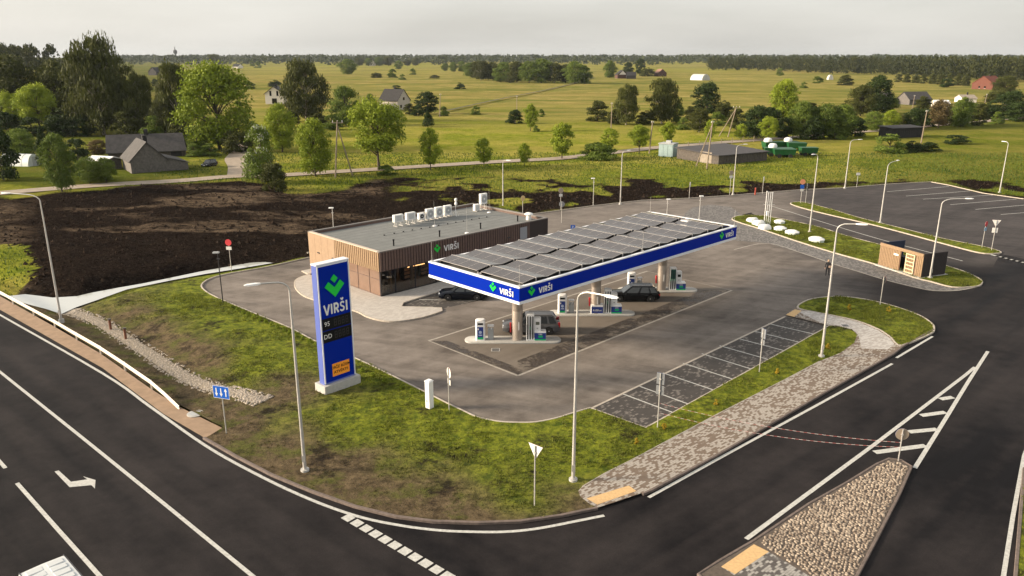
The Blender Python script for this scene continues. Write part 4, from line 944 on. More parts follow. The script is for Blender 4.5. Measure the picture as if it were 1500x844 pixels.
hatch(hz(232, 605), 1.8, 1.5, .85, ad, 'white rounded cover, middle of the three in a row', True)
hatch(hz(300, 648), 1.7, 1.5, .8, ad, 'white rounded cover at the foot of the vent pipes', True)
hatch(hz(462, 583), 1.7, 1.7, .55, ad, 'white tank lid right of the vent pipes, farthest back')
hatch(hz(470, 660), 1.9, 1.9, .6, ad, 'white octagonal tank lid just right of the rounded covers')
hatch(hz(600, 702), 2.2, 2.0, .6, ad, 'white octagonal tank lid in the middle of the island')
hatch(hz(868, 783), 2.4, 2.1, .65, ad, 'white octagonal tank lid standing apart from the others')
e = empty('vent_stack', hz(330, 610), 0, 'four slim white tank vent pipes in a cluster', 'vent pipes')
for k, (x0, x1, y1) in enumerate(((292, 325, 238), (312, 347, 245), (335, 366, 250), (356, 389, 250))):
    b0 = hz(x0, 600) - hz(330, 610); b0.z = .05; hh = hgt(hz(x0, 600), 250+y1/7.5)
    mb = MB(); mb.cyl(b0, b0+Vector((0, 0, hh)), .05, n=8); mb.cyl(b0+Vector((0, 0, hh)), b0+Vector((0, 0, hh+.12)), .075, n=8); mb.build('vent_pipe', M_white, e, 2)
mb = MB(); mb.rbox(-.3, .05, -.12, .12, 1.5, 2.1, .02); mb.build('gauge_box', M_white, e)
mb = MB(); mb.box(-.75, .75, -.03, .03, 3.0, 3.06); mb.build('cross_bar', M_steel, e)

# ================================================================ street furniture
def lamp(base, bend_y, head, lab, r=.085, z0=0.0):
    g = G(*base, z0); hh = hgt(g, bend_y, z0); hd = G(*head, hh+z0) - g; hd.z = 0
    if hd.length > 3.2: hd = hd.normalized()*3.2
    e = empty('street_lamp', g, 0, lab, 'street lamp', 'tall curved street lamps')
    mb = MB(); mb.cyl((0, 0, -.1), (0, 0, .22), .24, n=14); mb.build('footing', M_concrete, e, 2)
    arm = hd.normalized(); L = hd.length; top = hh-.55
    mb = MB(); mb.tube([(0, 0, .2), (0, 0, 1.2), (0, 0, hh*.55), (0, 0, top)], [r*1.25, r*1.15, r*.9, r*.62], 10); mb.build('pole', M_steel, e, 2)
    mb = MB(); mb.cyl((0, 0, .2), (0, 0, .26), r*1.9, n=12); mb.box(-.09, .09, -r*1.3-.012, -r*1.1, .7, 1.1); mb.build('base_flange', M_steel, e)
    cv = [Vector((0, 0, top))] + [Vector((arm.x*L*.42*(1-math.cos(a)), arm.y*L*.42*(1-math.cos(a)), top + .55*math.sin(a))) for a in [math.pi/2*k/5 for k in range(1, 6)]] + [arm*L*.85 + Vector((0, 0, hh+.06))]
    mb = MB(); mb.tube(cv, r*.52, 8); mb.build('arm', M_steel, e, 2)
    s_ = arm*L; a_ = math.atan2(arm.y, arm.x); mb = MB()
    mb.loft([[(-.1, -.05, -.03), (-.1, .05, -.03), (-.1, .05, .04), (-.1, -.05, .04)], [(.1, -.14, -.04), (.1, .14, -.04), (.1, .12, .05), (.1, -.12, .05)], [(.55, -.15, -.04), (.55, .15, -.04), (.55, .12, .03), (.55, -.12, .03)], [(.72, -.07, -.03), (.72, .07, -.03), (.72, .06, 0), (.72, -.06, 0)]], True, True)
    o = mb.build('lamp_head', M_white, e, 2); o.location = arm*(L*.85-.05) + Vector((0, 0, hh+.06)); o.rotation_euler = (0, -.05, a_)
    return e
lamp((447, 692), 411, (369, 419), 'curved street lamp on the verge right of the price totem')
lamp((839.5, 706), 424, (897, 437), 'curved street lamp nearest the near end of the footpath')
lamp((1203, 524), 327, (1262, 330), 'curved street lamp on the strip beside the parking bays')
lamp((90, 471), 285, (5, 284), 'curved street lamp behind the crash barrier beside the ditch')
lamp((1362, 408.5), 291, (1422, 292), 'curved street lamp at the corner of the bin store')
lamp((1289, 327.5), 238.5, (1319, 235), 'curved street lamp on the narrow strip before the lorry park')
lamp((1185.6, 341.5), 226, (1192, 227), 'tall street lamp between the tank lids, head towards the camera')
lamp((1237.5, 276), 205, (1260, 205), 'curved street lamp behind the lorry park entrance')
lamp((1464, 283), 208.5, (1472, 208), 'street lamp beside the dark soil right of the lorry park')
lamp((1073.5, 286), 212.5, (1092, 212), 'curved street lamp in front of the flat roofed shed')
lamp((908.5, 299.8), 222, (921, 221), 'street lamp on the far kerb behind the canopy')
lamp((736.8, 303.6), 235, (744, 235.5), 'street lamp just behind the far end of the shop')
def yard_lamp(base, top_y, lab, m, ang=0.0, h=None):
    g = G(*base); hh = h or hgt(g, top_y); e = empty('yard_lamp', g, ang, lab, 'yard lamp', 'short yard lamps round the forecourt')
    mb = MB(); mb.cyl((0, 0, 0), (0, 0, hh), .055, .045, 8); mb.build('pole', m, e, 2)
    mb = MB(); mb.cyl((0, 0, 0), (0, 0, .08), .14, n=10); mb.build('base_flange', m, e)
    mb = MB(); mb.rbox(-.42, .16, -.16, .16, hh, hh+.13, .03); mb.build('lamp_head', M_white if m is not M_dark else M_grey, e)
    mb = MB(); mb.box(-.1, .1, -.1, .1, hh-.62, hh-.5); mb.build('bracket', m, e)
yard_lamp((327, 446), 371, 'black yard lamp on the green verge left of the totem', M_dark)
yard_lamp((490, 357), 304, 'pale yard lamp behind the left end of the shop roof', M_steel, h=4.5)
yard_lamp((977, 313), 292.5, 'short pale lamp behind the canopy, left of two', M_steel, math.pi)
yard_lamp((1024, 321), 288, 'short pale lamp behind the canopy, right of two', M_steel, math.pi)
yard_lamp((868.8, 302), 262, 'slim pale lamp post on the far kerb left of the street lamp', M_steel)

M_signw = mat('sign_white', (.72, .7, .66), .45); M_sbrown = mat('sign_back_tan', (.36, .29, .22), .5, .2); M_signr = mat('sign_red', (.62, .05, .06), .45); M_signo = mat('sign_orange', (.75, .3, .16), .45)
def tri(s_): return [(-s_, s_*.87), (s_, s_*.87), (0, -s_*.87)]
def disc_(r, n=24): return [(r*math.cos(2*math.pi*k/n), r*math.sin(2*math.pi*k/n)) for k in range(n)]
def rect_(w_, h_): return [(-w_/2, -h_/2), (w_/2, -h_/2), (w_/2, h_/2), (-w_/2, h_/2)]
def sign(base, top_y, plates, lab, ang=0.0, z0=0.0, cat='sign', pm=None, name='road_sign', h=None):
    """plates: (part name, outline, metres below the top, front material, back material)"""
    g = G(*base, z0); hh = h or hgt(g, top_y, z0); e = empty(name, g, ang, lab, cat)
    mb = MB(); mb.cyl((0, 0, -.1), (0, 0, hh-.04), .035, n=8); mb.build('post', pm or M_steel, e, 2)
    for nm, poly, dz, mf, mk in plates:
        mb = MB(); mb.mat(0).prism(poly, 0.002, .012); mb.mat(1).prism(poly, -.012, .0015)
        o = mb.build(nm, [mf, mk], e); o.rotation_euler = FX; o.location = (0, -.05, hh-dz)
    mb = MB()
    for nm, poly, dz, mf, mk in plates: mb.box(-.06, .06, -.045, .045, hh-dz-.03, hh-dz+.03)
    mb.build('clamp', M_steel, e); return e, hh
# lane sign with three arrows
e, hh = sign((332, 637), 565, [('sign_plate', rect_(1.18, .82), .42, M_blue2, M_signback)], 'blue sign with three white arrows beside the sandy shoulder', R(-18), cat='sign')
for x, up in ((-.34, False), (0, False), (.34, True)):
    mb = MB(); s_ = 1 if up else -1
    mb.prism([(x-.035, -.26*s_), (x+.035, -.26*s_), (x+.035, .08*s_), (x+.11, .08*s_), (x, .3*s_), (x-.11, .08*s_), (x-.035, .08*s_)], .013, .017)
    o = mb.build('arrow', M_signw, e); o.rotation_euler = FX; o.location = (0, -.05, hh-.42)
mb = MB()
for x0, x1, z0_, z1_ in ((-.585, .585, .385, .405), (-.585, .585, -.405, -.385), (-.585, -.565, -.385, .385), (.565, .585, -.385, .385)): mb.box(x0, x1, -.068, -.06, hh-.42+z0_, hh-.42+z1_)
mb.build('border', M_signw, e)
sign((783, 743), 652, [('sign_plate', tri(.46), .42, M_signr, M_signw)], 'give way sign seen from behind on the near verge', R(140))
sign((658, 604), 538, [('sign_plate', disc_(.36), .4, M_signr, M_signw), ('lower_plate', rect_(.5, .36), 1.05, M_signw, M_signw)], 'round sign seen edge on beside the white cabinet', R(115))
sign((339, 396), 350.5, [('sign_plate', disc_(.36), .36, M_signr, M_signback), ('lower_plate', rect_(.62, .36), 1.0, M_signw, M_signback)], 'red round sign with white plate left of the shop', R(-8))
sign((963, 628), 546, [('sign_plate', rect_(.5, .75), .42, M_blue2, M_signback), ('lower_plate', rect_(.5, .6), 1.2, M_signw, M_signback)], 'grey backed parking sign at the near end of the bays', R(150))
sign((1112, 546.5), 481, [('sign_plate', rect_(.5, .75), .42, M_blue2, M_signback), ('lower_plate', rect_(.4, .4), 1.1, M_signw, M_signback)], 'grey backed parking sign halfway along the bays', R(110))
sign((1315.5, 677), 628, [('sign_plate', disc_(.36), .38, M_blue2, M_sbrown)], 'round sign seen from behind on the cobbled island', R(168))
sign((1289, 447.5), 404, [('sign_plate', disc_(.33), .36, M_signr, M_dark)], 'dark sign seen edge on at the rounded grass island', R(100))
sign((1438, 363.5), 324, [('sign_plate', disc_(.33), .34, M_signr, M_signback), ('lower_plate', rect_(.62, .42), 1.0, mat('plate_blue', (.25, .42, .6), .5), M_signback)], 'red round sign with pale blue plate before the lorry park', R(35))
sign((1452, 368), 322.5, [('sign_plate', tri(.48), .42, M_signr, M_signw), ('lower_plate', rect_(.6, .6), 1.25, M_signw, M_signw)], 'give way sign seen from behind at the lorry park mouth', R(165))
sign((1172.4, 298.4), 262.5, [('sign_plate', disc_(.42), .42, M_signo, M_signback), ('middle_plate', rect_(.62, .62), 1.2, M_blue2, M_signback), ('lower_plate', rect_(.5, .35), 1.75, M_signw, M_signback)], 'orange round sign above blue plate at the strip tip')
sign((1179.6, 298.4), 268.5, [('sign_plate', disc_(.33), .36, M_signr, M_dark), ('lower_plate', rect_(.4, .4), 1.0, M_signw, M_dark)], 'dark backed sign right of the orange round sign', R(160))
sign((1068.6, 287), 249.5, [('sign_plate', disc_(.42), .42, M_sbrown, M_sbrown), ('lower_plate', rect_(.6, .42), 1.1, M_signw, M_signback)], 'brown round sign with white plate in front of the shed', R(10))
sign((1116.6, 283.6), 258.5, [('sign_plate', disc_(.42), .42, M_signw, M_signw)], 'white round sign right of the red marker post', R(60))
sign((1009.3, 291.4), 266.5, [('sign_plate', disc_(.42), .42, M_signw, M_signw)], 'white round sign left of the flat roofed shed', R(65))
sign((1254.6, 274.6), 252.5, [('sign_plate', rect_(.7, .42), .3, M_signw, M_signback)], 'small white plate on a post behind the lorry park')
sign((765.6, 313), 286.5, [('sign_plate', disc_(.42), .42, mat('sign_tan', (.6, .43, .2), .5), M_signback)], 'tan round sign behind the roof fan of the shop', R(40))
sign((821, 308.6), 275, [('sign_plate', disc_(.42), .42, M_sbrown, M_sbrown), ('lower_plate', rect_(.55, .4), 1.15, M_signw, M_signback)], 'brown round sign with white plate behind the shop', R(20))
sign((822.5, 326.5), 295, [('sign_plate', disc_(.4), .42, M_signback, M_signback)], 'grey round sign standing in front of the pale paving', R(170))
e, hh = sign((839, 342), 329.5, [('sign_plate', rect_(.6, .6), .32, M_blue2, M_signback)], 'small blue parking sign behind the canopy')
put_text('letter', 'P', .5, M_signw, e, (0, -.066, hh-.32), FX, .004, .004)
e = empty('marker_post', G(1106, 285.5), 0, 'short red marker post on the far kerb', 'post')
mb = MB(); mb.cyl((0, 0, 0), (0, 0, 1.1), .12, n=10); mb.build('post', mat('post_red', (.42, .07, .04), .5), e, 2); mb = MB(); mb.cyl((0, 0, 1.1), (0, 0, 1.22), .15, .1, n=10); mb.build('cap', MATS['post_red'], e)
e = empty('service_cabinet', G(629.5, 597, .1), R(-38), 'slim white cabinet on the verge at the kerb', 'cabinet')
mb = MB(); mb.rbox(-.21, .21, -.21, .21, -.1, 1.92, .03); mb.build('body', M_white, e); mb = MB(); mb.loft([[(-.23, -.23, 1.92), (.23, -.23, 1.92), (.23, .23, 1.92), (-.23, .23, 1.92)], [(-.15, -.15, 2.0), (.15, -.15, 2.0), (.15, .15, 2.0), (-.15, .15, 2.0)]], True, True); mb.build('cap', M_white, e)
mb = MB(); mb.box(-.222, -.208, -.1, .0, .35, .55); mb.box(-.06, 0, -.222, -.208, .45, .6); mb.build('latch', M_dark, e)
for a, b_, lab in ((162, 480.5, 'rusty pipe stub by the gravel ditch, left of two'), (184, 494, 'rusty pipe stub by the gravel ditch, right of two')):
    e = empty('pipe_stub', G(a, b_, -.3), 0, lab, 'pipe', 'rusty pipe stubs'); mb = MB(); mb.cyl((0, 0, -.3), (0, 0, .75), .11, n=10); mb.build('pipe', mat('rust'+str(a), (.16, .06, .03), .8, var=.3, scale=8), e, 2); mb = MB(); mb.cyl((0, 0, .75), (0, 0, .85), .15, n=10); mb.build('cap', M_oldwood, e)
e = empty('manhole', G(286, 606.5, .025), 0, 'round concrete manhole lid in the sandy shoulder', 'manhole'); mb = MB(); mb.cyl((0, 0, 0), (0, 0, .05), .52, n=28); mb.build('frame', M_concrete, e); mb = MB(); mb.cyl((0, 0, .05), (0, 0, .062), .36, n=24); mb.build('lid', M_grey, e)
for a, b_, lab in ((726, 512.5, 'iron drain cover before the nearest pump island'), (1238, 477, 'iron drain cover in the pale footpath bend')):
    g = G(a, b_, .016 if a < 1000 else .115); e = empty('drain_cover', g, 0, lab, 'drain cover'); mb = MB(); mb.box(-.35, .35, -.35, .35, 0, .008); mb.build('frame', M_steel, e); mb = MB()
    for k in range(6): mb.box(-.28, .28, -.27+k*.095, -.22+k*.095, .008, .016)
    mb.build('grate', M_dark, e)
# ---- crash barrier
rail_px = [(-150, 352), (-60, 402), (-14, 429.5), (18.6, 448), (49, 464.5), (80, 481.5), (112, 500.5), (147, 521), (182.7, 545), (221.7, 572.5)]
rp = [G(a, b_-1.2) for a, b_ in rail_px]; e = empty('crash_barrier', rp[0], 0, 'pale steel crash barrier along the left road shoulder', 'barrier'); o0 = rp[0]
tip = G(263, 600); path = [p_ - o0 + Vector((0, 0, .62)) for p_ in rp] + [(rp[-1]+tip)/2 - o0 + Vector((0, 0, .42)), tip - o0 + Vector((0, 0, .1))]
M_rail = mat('barrier_steel', (.7, .62, .52), .42, .25, var=.06, scale=2)
mb = MB(); prof = [(-.0, .16), (.05, .12), (.05, .06), (.01, .03), (.01, -.03), (.05, -.06), (.05, -.12), (0, -.16), (-.012, -.16), (-.012, .16)]
rings = []
for i, p_ in enumerate(path):
    d_ = (path[min(i+1, len(path)-1)] - path[max(i-1, 0)]); d_.z = 0; d_.normalize(); n_ = Vector((d_.y, -d_.x, 0))
    if n_.y > 0: n_ = -n_
    rings.append([tuple(p_ + n_*a + Vector((0, 0, b_))) for a, b_ in prof])
mb.loft(rings, True, True); mb.build('beam', M_rail, e, 2)
for p_ in rp:
    mb = MB(); q_ = p_-o0; mb.box(q_.x-.04, q_.x+.04, q_.y+.02, q_.y+.14, -.2, .72); mb.build('post', M_rail, e)
# ---- warning tape
M_tape = bpy.data.materials.new('warning_tape'); M_tape.use_nodes = True; b = M_tape.node_tree.nodes['Principled BSDF']; t = NT(M_tape)
wv = t.n('ShaderNodeTexWave', Scale=.8, Distortion=0.0); t.l(t.pos(), wv.inputs['Vector']); t.l(t.mix(t.rng(wv.outputs['Fac'], .48, .52), (.6, .56, .53), (.42, .12, .11)), b.inputs['Base Color'])
p0, p1 = G(963, 628), G(1315.5, 677)
for za, zb_, sag, lab in ((1.75, 1.25, .38, 'red and white tape, upper of two strung to the cobbled island'), (1.1, .95, .45, 'red and white tape, lower of two strung to the cobbled island')):
    pts = [p0.lerp(p1, k/24) + Vector((0, 0, za+(zb_-za)*k/24 - sag*4*(k/24)*(1-k/24))) for k in range(25)]
    mb = MB()
    for a, b_ in zip(pts[:-1], pts[1:]): mb.quad(a-p0, b_-p0, b_-p0+Vector((0, .006, .016)), a-p0+Vector((0, .006, .016)))
    mb.build('strip', M_tape, empty('barrier_tape', p0, 0, lab, 'barrier tape', 'warning tapes across the exit road'))

# ---- cobbled traffic island
isl_poly = px((1302, 673.6), (1320, 676), (1335, 685), (1318, 724), (1287, 785), (1256, 844), (1205, 940), (1100, 940), (1023, 843), (1056, 822), (1104, 794), (1184.7, 740), (1243, 707), (1284, 681.5))
isl_o = empty('traffic_island', G(1302, 673.6), 0, 'wedge shaped traffic island paved with rounded cobbles', 'traffic island'); io = isl_o.location.copy()
loc = lambda P: [(x-io.x, y-io.y) for x, y in P]
pl_ = loc(isl_poly)
if area2(pl_) < 0: pl_ = pl_[::-1]
r_ = delaunay_2d_cdt([Vector(q) for q in pl_], [(i, (i+1) % len(pl_)) for i in range(len(pl_))], [], 1, 1e-5)
mb = MB(); mb.add([(v.x, v.y, .09) for v in r_[0]], [tuple(f) for f in r_[2]]); mb.build('bedding', mat('cobble_joint', (.09, .07, .055), .95, var=.3, scale=6), isl_o)
kb = kerb(pl_, .14, .12, M_kerbd, True); kb.parent = isl_o; kb.name = 'kerb'; del kb['kind']
cob_poly = loc(px((1301, 676.5), (1319, 679), (1331, 687), (1314, 724), (1283, 785), (1252, 844), (1225, 896), (1186, 845), (1130, 810), (1108, 796.5), (1186, 742.5), (1245, 709), (1285, 684.5)))
xs = [q[0] for q in cob_poly]; ys = [q[1] for q in cob_poly]; sp_ = .185; pts = []
for j, yy in enumerate(np.arange(min(ys), max(ys), sp_*.87)):
    for xx in np.arange(min(xs), max(xs), sp_): pts.append((xx + (j % 2)*sp_/2 + rng.uniform(-.055, .055), yy + rng.uniform(-.05, .05)))
pts = np.array(pts); pts = pts[inside(cob_poly, pts[:,0], pts[:,1])]; pts = pts[dist(cob_poly, pts[:,0], pts[:,1], True) > .06]
M_cob = bpy.data.materials.new('cobble_stone'); M_cob.use_nodes = True; b = M_cob.node_tree.nodes['Principled BSDF']; t = NT(M_cob)
vor = t.n('ShaderNodeTexVoronoi', Scale=6.0); t.l(t.pos(), vor.inputs['Vector']); sepc = t.n('ShaderNodeSeparateColor'); t.l(vor.outputs['Color'], sepc.inputs[0])
t.l(t.mix(t.rng(t.noise(t.pos(), 25, 3), .3, .7, 0, .35), t.mix(sepc.outputs[0], (.12, .085, .058), (.44, .36, .275)), (.15, .12, .1)), b.inputs['Base Color']); b.inputs['Roughness'].default_value = .75
def dome(mb, cx_, cy_, a, b_, rot, h_, z):
    n = 8; rings = []
    for f, zz in ((1, 0), (.88, h_*.6), (.5, h_*.95)): rings.append([(cx_+(a*f*math.cos(q)*math.cos(rot)-b_*f*math.sin(q)*math.sin(rot)), cy_+(a*f*math.cos(q)*math.sin(rot)+b_*f*math.sin(q)*math.cos(rot)), z+zz) for q in [2*math.pi*k/n for k in range(n)]])
    mb.loft(rings, False, True)
cobm = []
for k in range(6):
    mb = MB(); dome(mb, 0, 0, .1*rng.uniform(.65, 1.25), .086*rng.uniform(.65, 1.2), 0, .05*rng.uniform(.8, 1.2), 0); cobm.append(mb.mesh('cobblestone', M_cob, True, False))
order = np.argsort(pts[:,1]); vis = [i for i in order if proj(pts[i,0]+io.x, pts[i,1]+io.y, .1)[1] < 842]; near = set(vis[:300]); rest = MB()
for i in order:
    if i in near:
        o = link('cobblestone', cobm[i % 6], isl_o); o.location = (*pts[i], .085); o.rotation_euler = (0, 0, rng.uniform(0, 6.3))
    else: dome(rest, pts[i,0], pts[i,1], .1*rng.uniform(.65, 1.25), .086*rng.uniform(.65, 1.2), rng.uniform(0, 6.3), .05*rng.uniform(.8, 1.2), .085)
o = link('cobblestones', rest.mesh('cobblestones', M_cob, True, False), isl_o); o['kind'] = 'stuff'
o = sheet('paver_strip', loc(px((1126, 811), (1186, 847), (1215, 900), (1130, 930), (1076, 846), (1056, 833))), .098, M_ipav); o.parent = isl_o; del o['kind']
o = sheet('tactile_paving', loc(px((1104, 800), (1126, 811), (1076.5, 844), (1056, 833))), .104, M_tact); o.parent = isl_o; del o['kind']
o = sheet('tactile_ribs', loc(px((1104, 800), (1126, 811), (1076.5, 844), (1056, 833))), .102, M_tact); o.parent = isl_o; bpy.data.objects.remove(o)
# ---- pebbles in the ditch drain
peb = MB(); sa = stone_ax; pebs = []
for _ in range(3400):
    k = rng.integers(0, len(sa)-1); f = rng.random(); c = Vector(sa[k]).lerp(Vector(sa[k+1]), f); d_ = (Vector(sa[k+1])-Vector(sa[k])).normalized(); off = rng.normal(0, .42); off = max(-.85, min(.85, off)); c = c + Vector((-d_.y, d_.x))*off
    pebs.append((c.x, c.y))
pz = v1z(np.array([q[0] for q in pebs]), np.array([q[1] for q in pebs]))
for (x, y), z in zip(pebs, pz):
    s_ = rng.uniform(.05, .12); dome(peb, x, y, s_, s_*rng.uniform(.6, 1), rng.uniform(0, 6), s_*.8, float(z)-.02)
M_peb = mat('pebble', (.2, .16, .12), .85, var=.0, col2=(.46, .4, .33), scale=7)
o = link('drain_pebbles', peb.mesh('drain_pebbles', M_peb, True, False)); setp(o, 'pale pebbles lining the open drain beside the barrier', kind='stuff')
def stone_bed(poly_ax, w_):
    return [p_ for p_ in poly_ax]
mbg = MB(); zz = v1z(np.array([p_[0] for p_ in sa]), np.array([p_[1] for p_ in sa])); L_, R_ = [], []
for i, p_ in enumerate(sa):
    d_ = (Vector(sa[min(i+1, len(sa)-1)])-Vector(sa[max(i-1, 0)])).normalized(); n_ = Vector((-d_.y, d_.x)); w_ = .8 if 0 < i < len(sa)-1 else .4
    row_ = [Vector(p_)+n_*s_*w_ for s_ in (-1, -.5, 0, .5, 1)]; rz_ = v1z(np.array([q.x for q in row_]), np.array([q.y for q in row_])) + np.array([-.06, .035, .045, .035, -.06]); L_.append([(q.x, q.y, float(z_)) for q, z_ in zip(row_, rz_)])
mbg.loft(L_, closed=False); setp(mbg.build('drain_bed', mat('bed_gravel', (.24, .2, .15), .95, var=.35, scale=9, bump=.6, bscale=22), None, True), 'gravel bed of the open drain', kind='structure')

# ================================================================ vehicles
def wheel(parent, x, y, r, wd, side):
    e = empty('wheel', (x, y, r)); e.parent = parent
    mb = MB(); mb.lathe([(r*.62, -wd/2), (r*.93, -wd/2), (r, -wd*.3), (r, wd*.3), (r*.93, wd/2), (r*.62, wd/2)], 22); o = mb.build('tyre', M_tyre, e, 2); o.rotation_euler = FX
    mb = MB(); mb.lathe([(r*.64, -wd*.3), (r*.64, wd*.3)], 20); o = mb.build('wheel_dark', M_black, e); o.rotation_euler = FX
    mb = MB()
    for k in range(5):
        a = 2*math.pi*k/5; mb.add([(math.cos(a-.16)*r*.1, math.sin(a-.16)*r*.1, 0), (math.cos(a-.24)*r*.62, math.sin(a-.24)*r*.62, 0), (math.cos(a+.24)*r*.62, math.sin(a+.24)*r*.62, 0), (math.cos(a+.16)*r*.1, math.sin(a+.16)*r*.1, 0), (math.cos(a-.16)*r*.1, math.sin(a-.16)*r*.1, .03), (math.cos(a-.24)*r*.62, math.sin(a-.24)*r*.62, .03), (math.cos(a+.24)*r*.62, math.sin(a+.24)*r*.62, .03), (math.cos(a+.16)*r*.1, math.sin(a+.16)*r*.1, .03)], [(0, 1, 2, 3), (7, 6, 5, 4), (0, 4, 5, 1), (1, 5, 6, 2), (2, 6, 7, 3)])
    mb.lathe([(r*.16, 0), (r*.16, .04)], 12)
    for k in range(20):
        a, a2 = 2*math.pi*k/20, 2*math.pi*(k+1)/20; f = lambda q, s_: (math.cos(q)*r*s_, math.sin(q)*r*s_, .034)
        mb.quad(f(a, .57), f(a2, .57), f(a2, .66), f(a, .66))
    o = mb.build('rim', M_rim, e); o.rotation_euler = (math.pi/2 if side < 0 else -math.pi/2, 0, 0); o.location = (0, side*wd*.32, 0)
def car(name, loc_, rz, lab, paint, L=4.75, W=1.86, Ht=1.66, kind='suv', gr=None):
    """front towards local -X; belt line, sloped screens, wheel arches, separate glass"""
    e = empty(name, loc_, rz, lab, 'car', gr); r = .35 if kind == 'suv' else .32; hw_ = W/2; clr = .2 if kind == 'suv' else .16
    bz = Ht*.58 if kind != 'sedan' else Ht*.6; x0, x1 = -L/2, L/2; wf, wr = x0+.9, x1-.93 if kind != 'sedan' else x1-1.0
    xs = [x0, x0+.06, x0+.35, wf-.42, wf-.3, wf, wf+.3, wf+.42, -L*.1, L*.1, wr-.42, wr-.3, wr, wr+.3, wr+.42, x1-.2, x1-.04, x1]
    def top(x):
        t_ = (x-x0)/L
        if t_ < .08: return bz*(.74+.14*t_/.08)
        if t_ < .3: return bz*(.88+.1*(t_-.08)/.22)
        return bz*(.98 if kind != 'sedan' or t_ < .82 else .98-.04*(t_-.82)/.18)
    def bot(x):
        z = clr + .12*max(0, 1-(x-x0)/.4) + .14*max(0, 1-(x1-x)/.4)
        for c in (wf, wr):
            if abs(x-c) < .415: z = max(z, math.sqrt(max(0, .42**2-(x-c)**2)) + r*.86)
        return z
    def wid(x):
        t_ = (x-x0)/L; return hw_*(1 - .16*max(0, 1-t_/.1)**2 - .1*max(0, 1-(1-t_)/.08)**2)
    rings = []
    for x in xs:
        w_, tz, b_ = wid(x), top(x), bot(x); mid = b_+(tz-b_)*.55
        rings.append([(x, -w_*.86, b_), (x, -w_*.985, b_+.04), (x, -w_, mid), (x, -w_*.96, tz-.07), (x, -w_*.86, tz), (x, 0, tz+.03), (x, w_*.86, tz), (x, w_*.96, tz-.07), (x, w_, mid), (x, w_*.985, b_+.04), (x, w_*.86, b_)])
    mb = MB(); mb.loft(rings, True, True); mb.build('body', paint, e, 2)
    mb = MB(); mb.box(x0+.3, x1-.3, -hw_*.8, hw_*.8, clr, bz*.75); mb.build('underbody', M_black, e)
    # cabin
    if kind == 'sedan': cb = (x0+1.25, x0+2.05, x1-1.35, x1-.55)
    elif kind == 'hatch': cb = (x0+1.0, x0+1.7, x1-.5, x1-.12)
    else: cb = (x0+1.2, x0+2.0, x1-.62, x1-.12)
    zb0 = bz*.965; zr_ = Ht; wb, wt = hw_*.9, hw_*.68
    low = [(cb[0], -wb*.93, zb0), (cb[3], -wb*.9, zb0), (cb[3], wb*.9, zb0), (cb[0], wb*.93, zb0)]
    mid_ = [(cb[1]-.06, -wt*1.02, zr_-.07), (cb[2]+.1, -wt*1.0, zr_-.07), (cb[2]+.1, wt*1.0, zr_-.07), (cb[1]-.06, wt*1.02, zr_-.07)]
    hi_ = [(cb[1]+.12, -wt*.9, zr_), (cb[2]-.06, -wt*.88, zr_-.015), (cb[2]-.06, wt*.88, zr_-.015), (cb[1]+.12, wt*.9, zr_)]
    mb = MB(); mb.loft([low, mid_, hi_], False, True); mb.build('cabin', paint, e)
    def pane(nm, a, b_, c, d_, off):
        a, b_, c, d_ = map(Vector, (a, b_, c, d_)); n_ = (b_-a).cross(d_-a).normalized(); ctr = (a+b_+c+d_)/4
        if n_.dot(ctr - Vector((0, 0, bz))) < 0: n_ = -n_
        q = [ctr+(p_-ctr)*off + n_*.008 for p_ in (a, b_, c, d_)]; mb = MB(); mb.loft([[tuple(p_-n_*.006) for p_ in q], [tuple(p_) for p_ in q]], True, True); mb.build(nm, M_glass if paint is P_silver else M_skyglass, e)
    pane('windscreen', low[0], low[3], mid_[3], mid_[0], .92); pane('rear_window', low[1], low[2], mid_[2], mid_[1], .86)
    lr = lambda a, b_, t_: tuple(Vector(a).lerp(Vector(b_), t_))
    for lo_a, lo_b, mi_a, mi_b in ((low[0], low[1], mid_[0], mid_[1]), (low[3], low[2], mid_[3], mid_[2])):
        for t0, t1 in ((.06, .43), (.46, .75), (.78, .97)):
            pane('side_window', lr(lo_a, lo_b, t0), lr(lo_a, lo_b, t1), lr(mi_a, mi_b, t1), lr(mi_a, mi_b, t0), .9)
    for s_ in (-1, 1):
        wheel(e, wf, s_*(hw_-.12), r, .22, s_); wheel(e, wr, s_*(hw_-.12), r, .22, s_)
        mb = MB(); mb.box(x0+.0, x0+.2, s_*hw_*.6-.17, s_*hw_*.6+.17, bz*.64, bz*.78); mb.build('headlight', mat('lamp_clear', (.7, .72, .75), .1) if 'lamp_clear' not in MATS else MATS['lamp_clear'], e)
        mb = MB(); mb.box(x1-.16, x1+.012, s_*(hw_*.78)-.13, s_*(hw_*.78)+.13, bz*.68, bz*(1.12 if kind == 'suv' else .9)); mb.build('tail_light', mat('lamp_red', (.35, .01, .012), .2) if 'lamp_red' not in MATS else MATS['lamp_red'], e)
        mb = MB(); mb.rbox(cb[0]+.22, cb[0]+.36, s_*(hw_+.07)-.09, s_*(hw_+.07)+.09, zb0-.02, zb0+.13, .02); mb.build('mirror', paint, e)
        if kind == 'suv' or kind == 'estate': mb = MB(); mb.tube([(cb[1]+.2, s_*wt*.84, zr_+.005), (cb[1]+.4, s_*wt*.84, zr_+.05), (cb[2]-.3, s_*wt*.82, zr_+.04), (cb[2]-.1, s_*wt*.82, zr_-.01)], .018, 6); mb.build('roof_rail', M_rim, e)
    mb = MB(); mb.box(x0-.012, x0+.03, -.26, .26, .42, .53); mb.build('number_plate', M_white, e)
    mb = MB(); mb.box(x1-.03, x1+.014, -.26, .26, .7, .81); mb.build('number_plate', M_white, e)
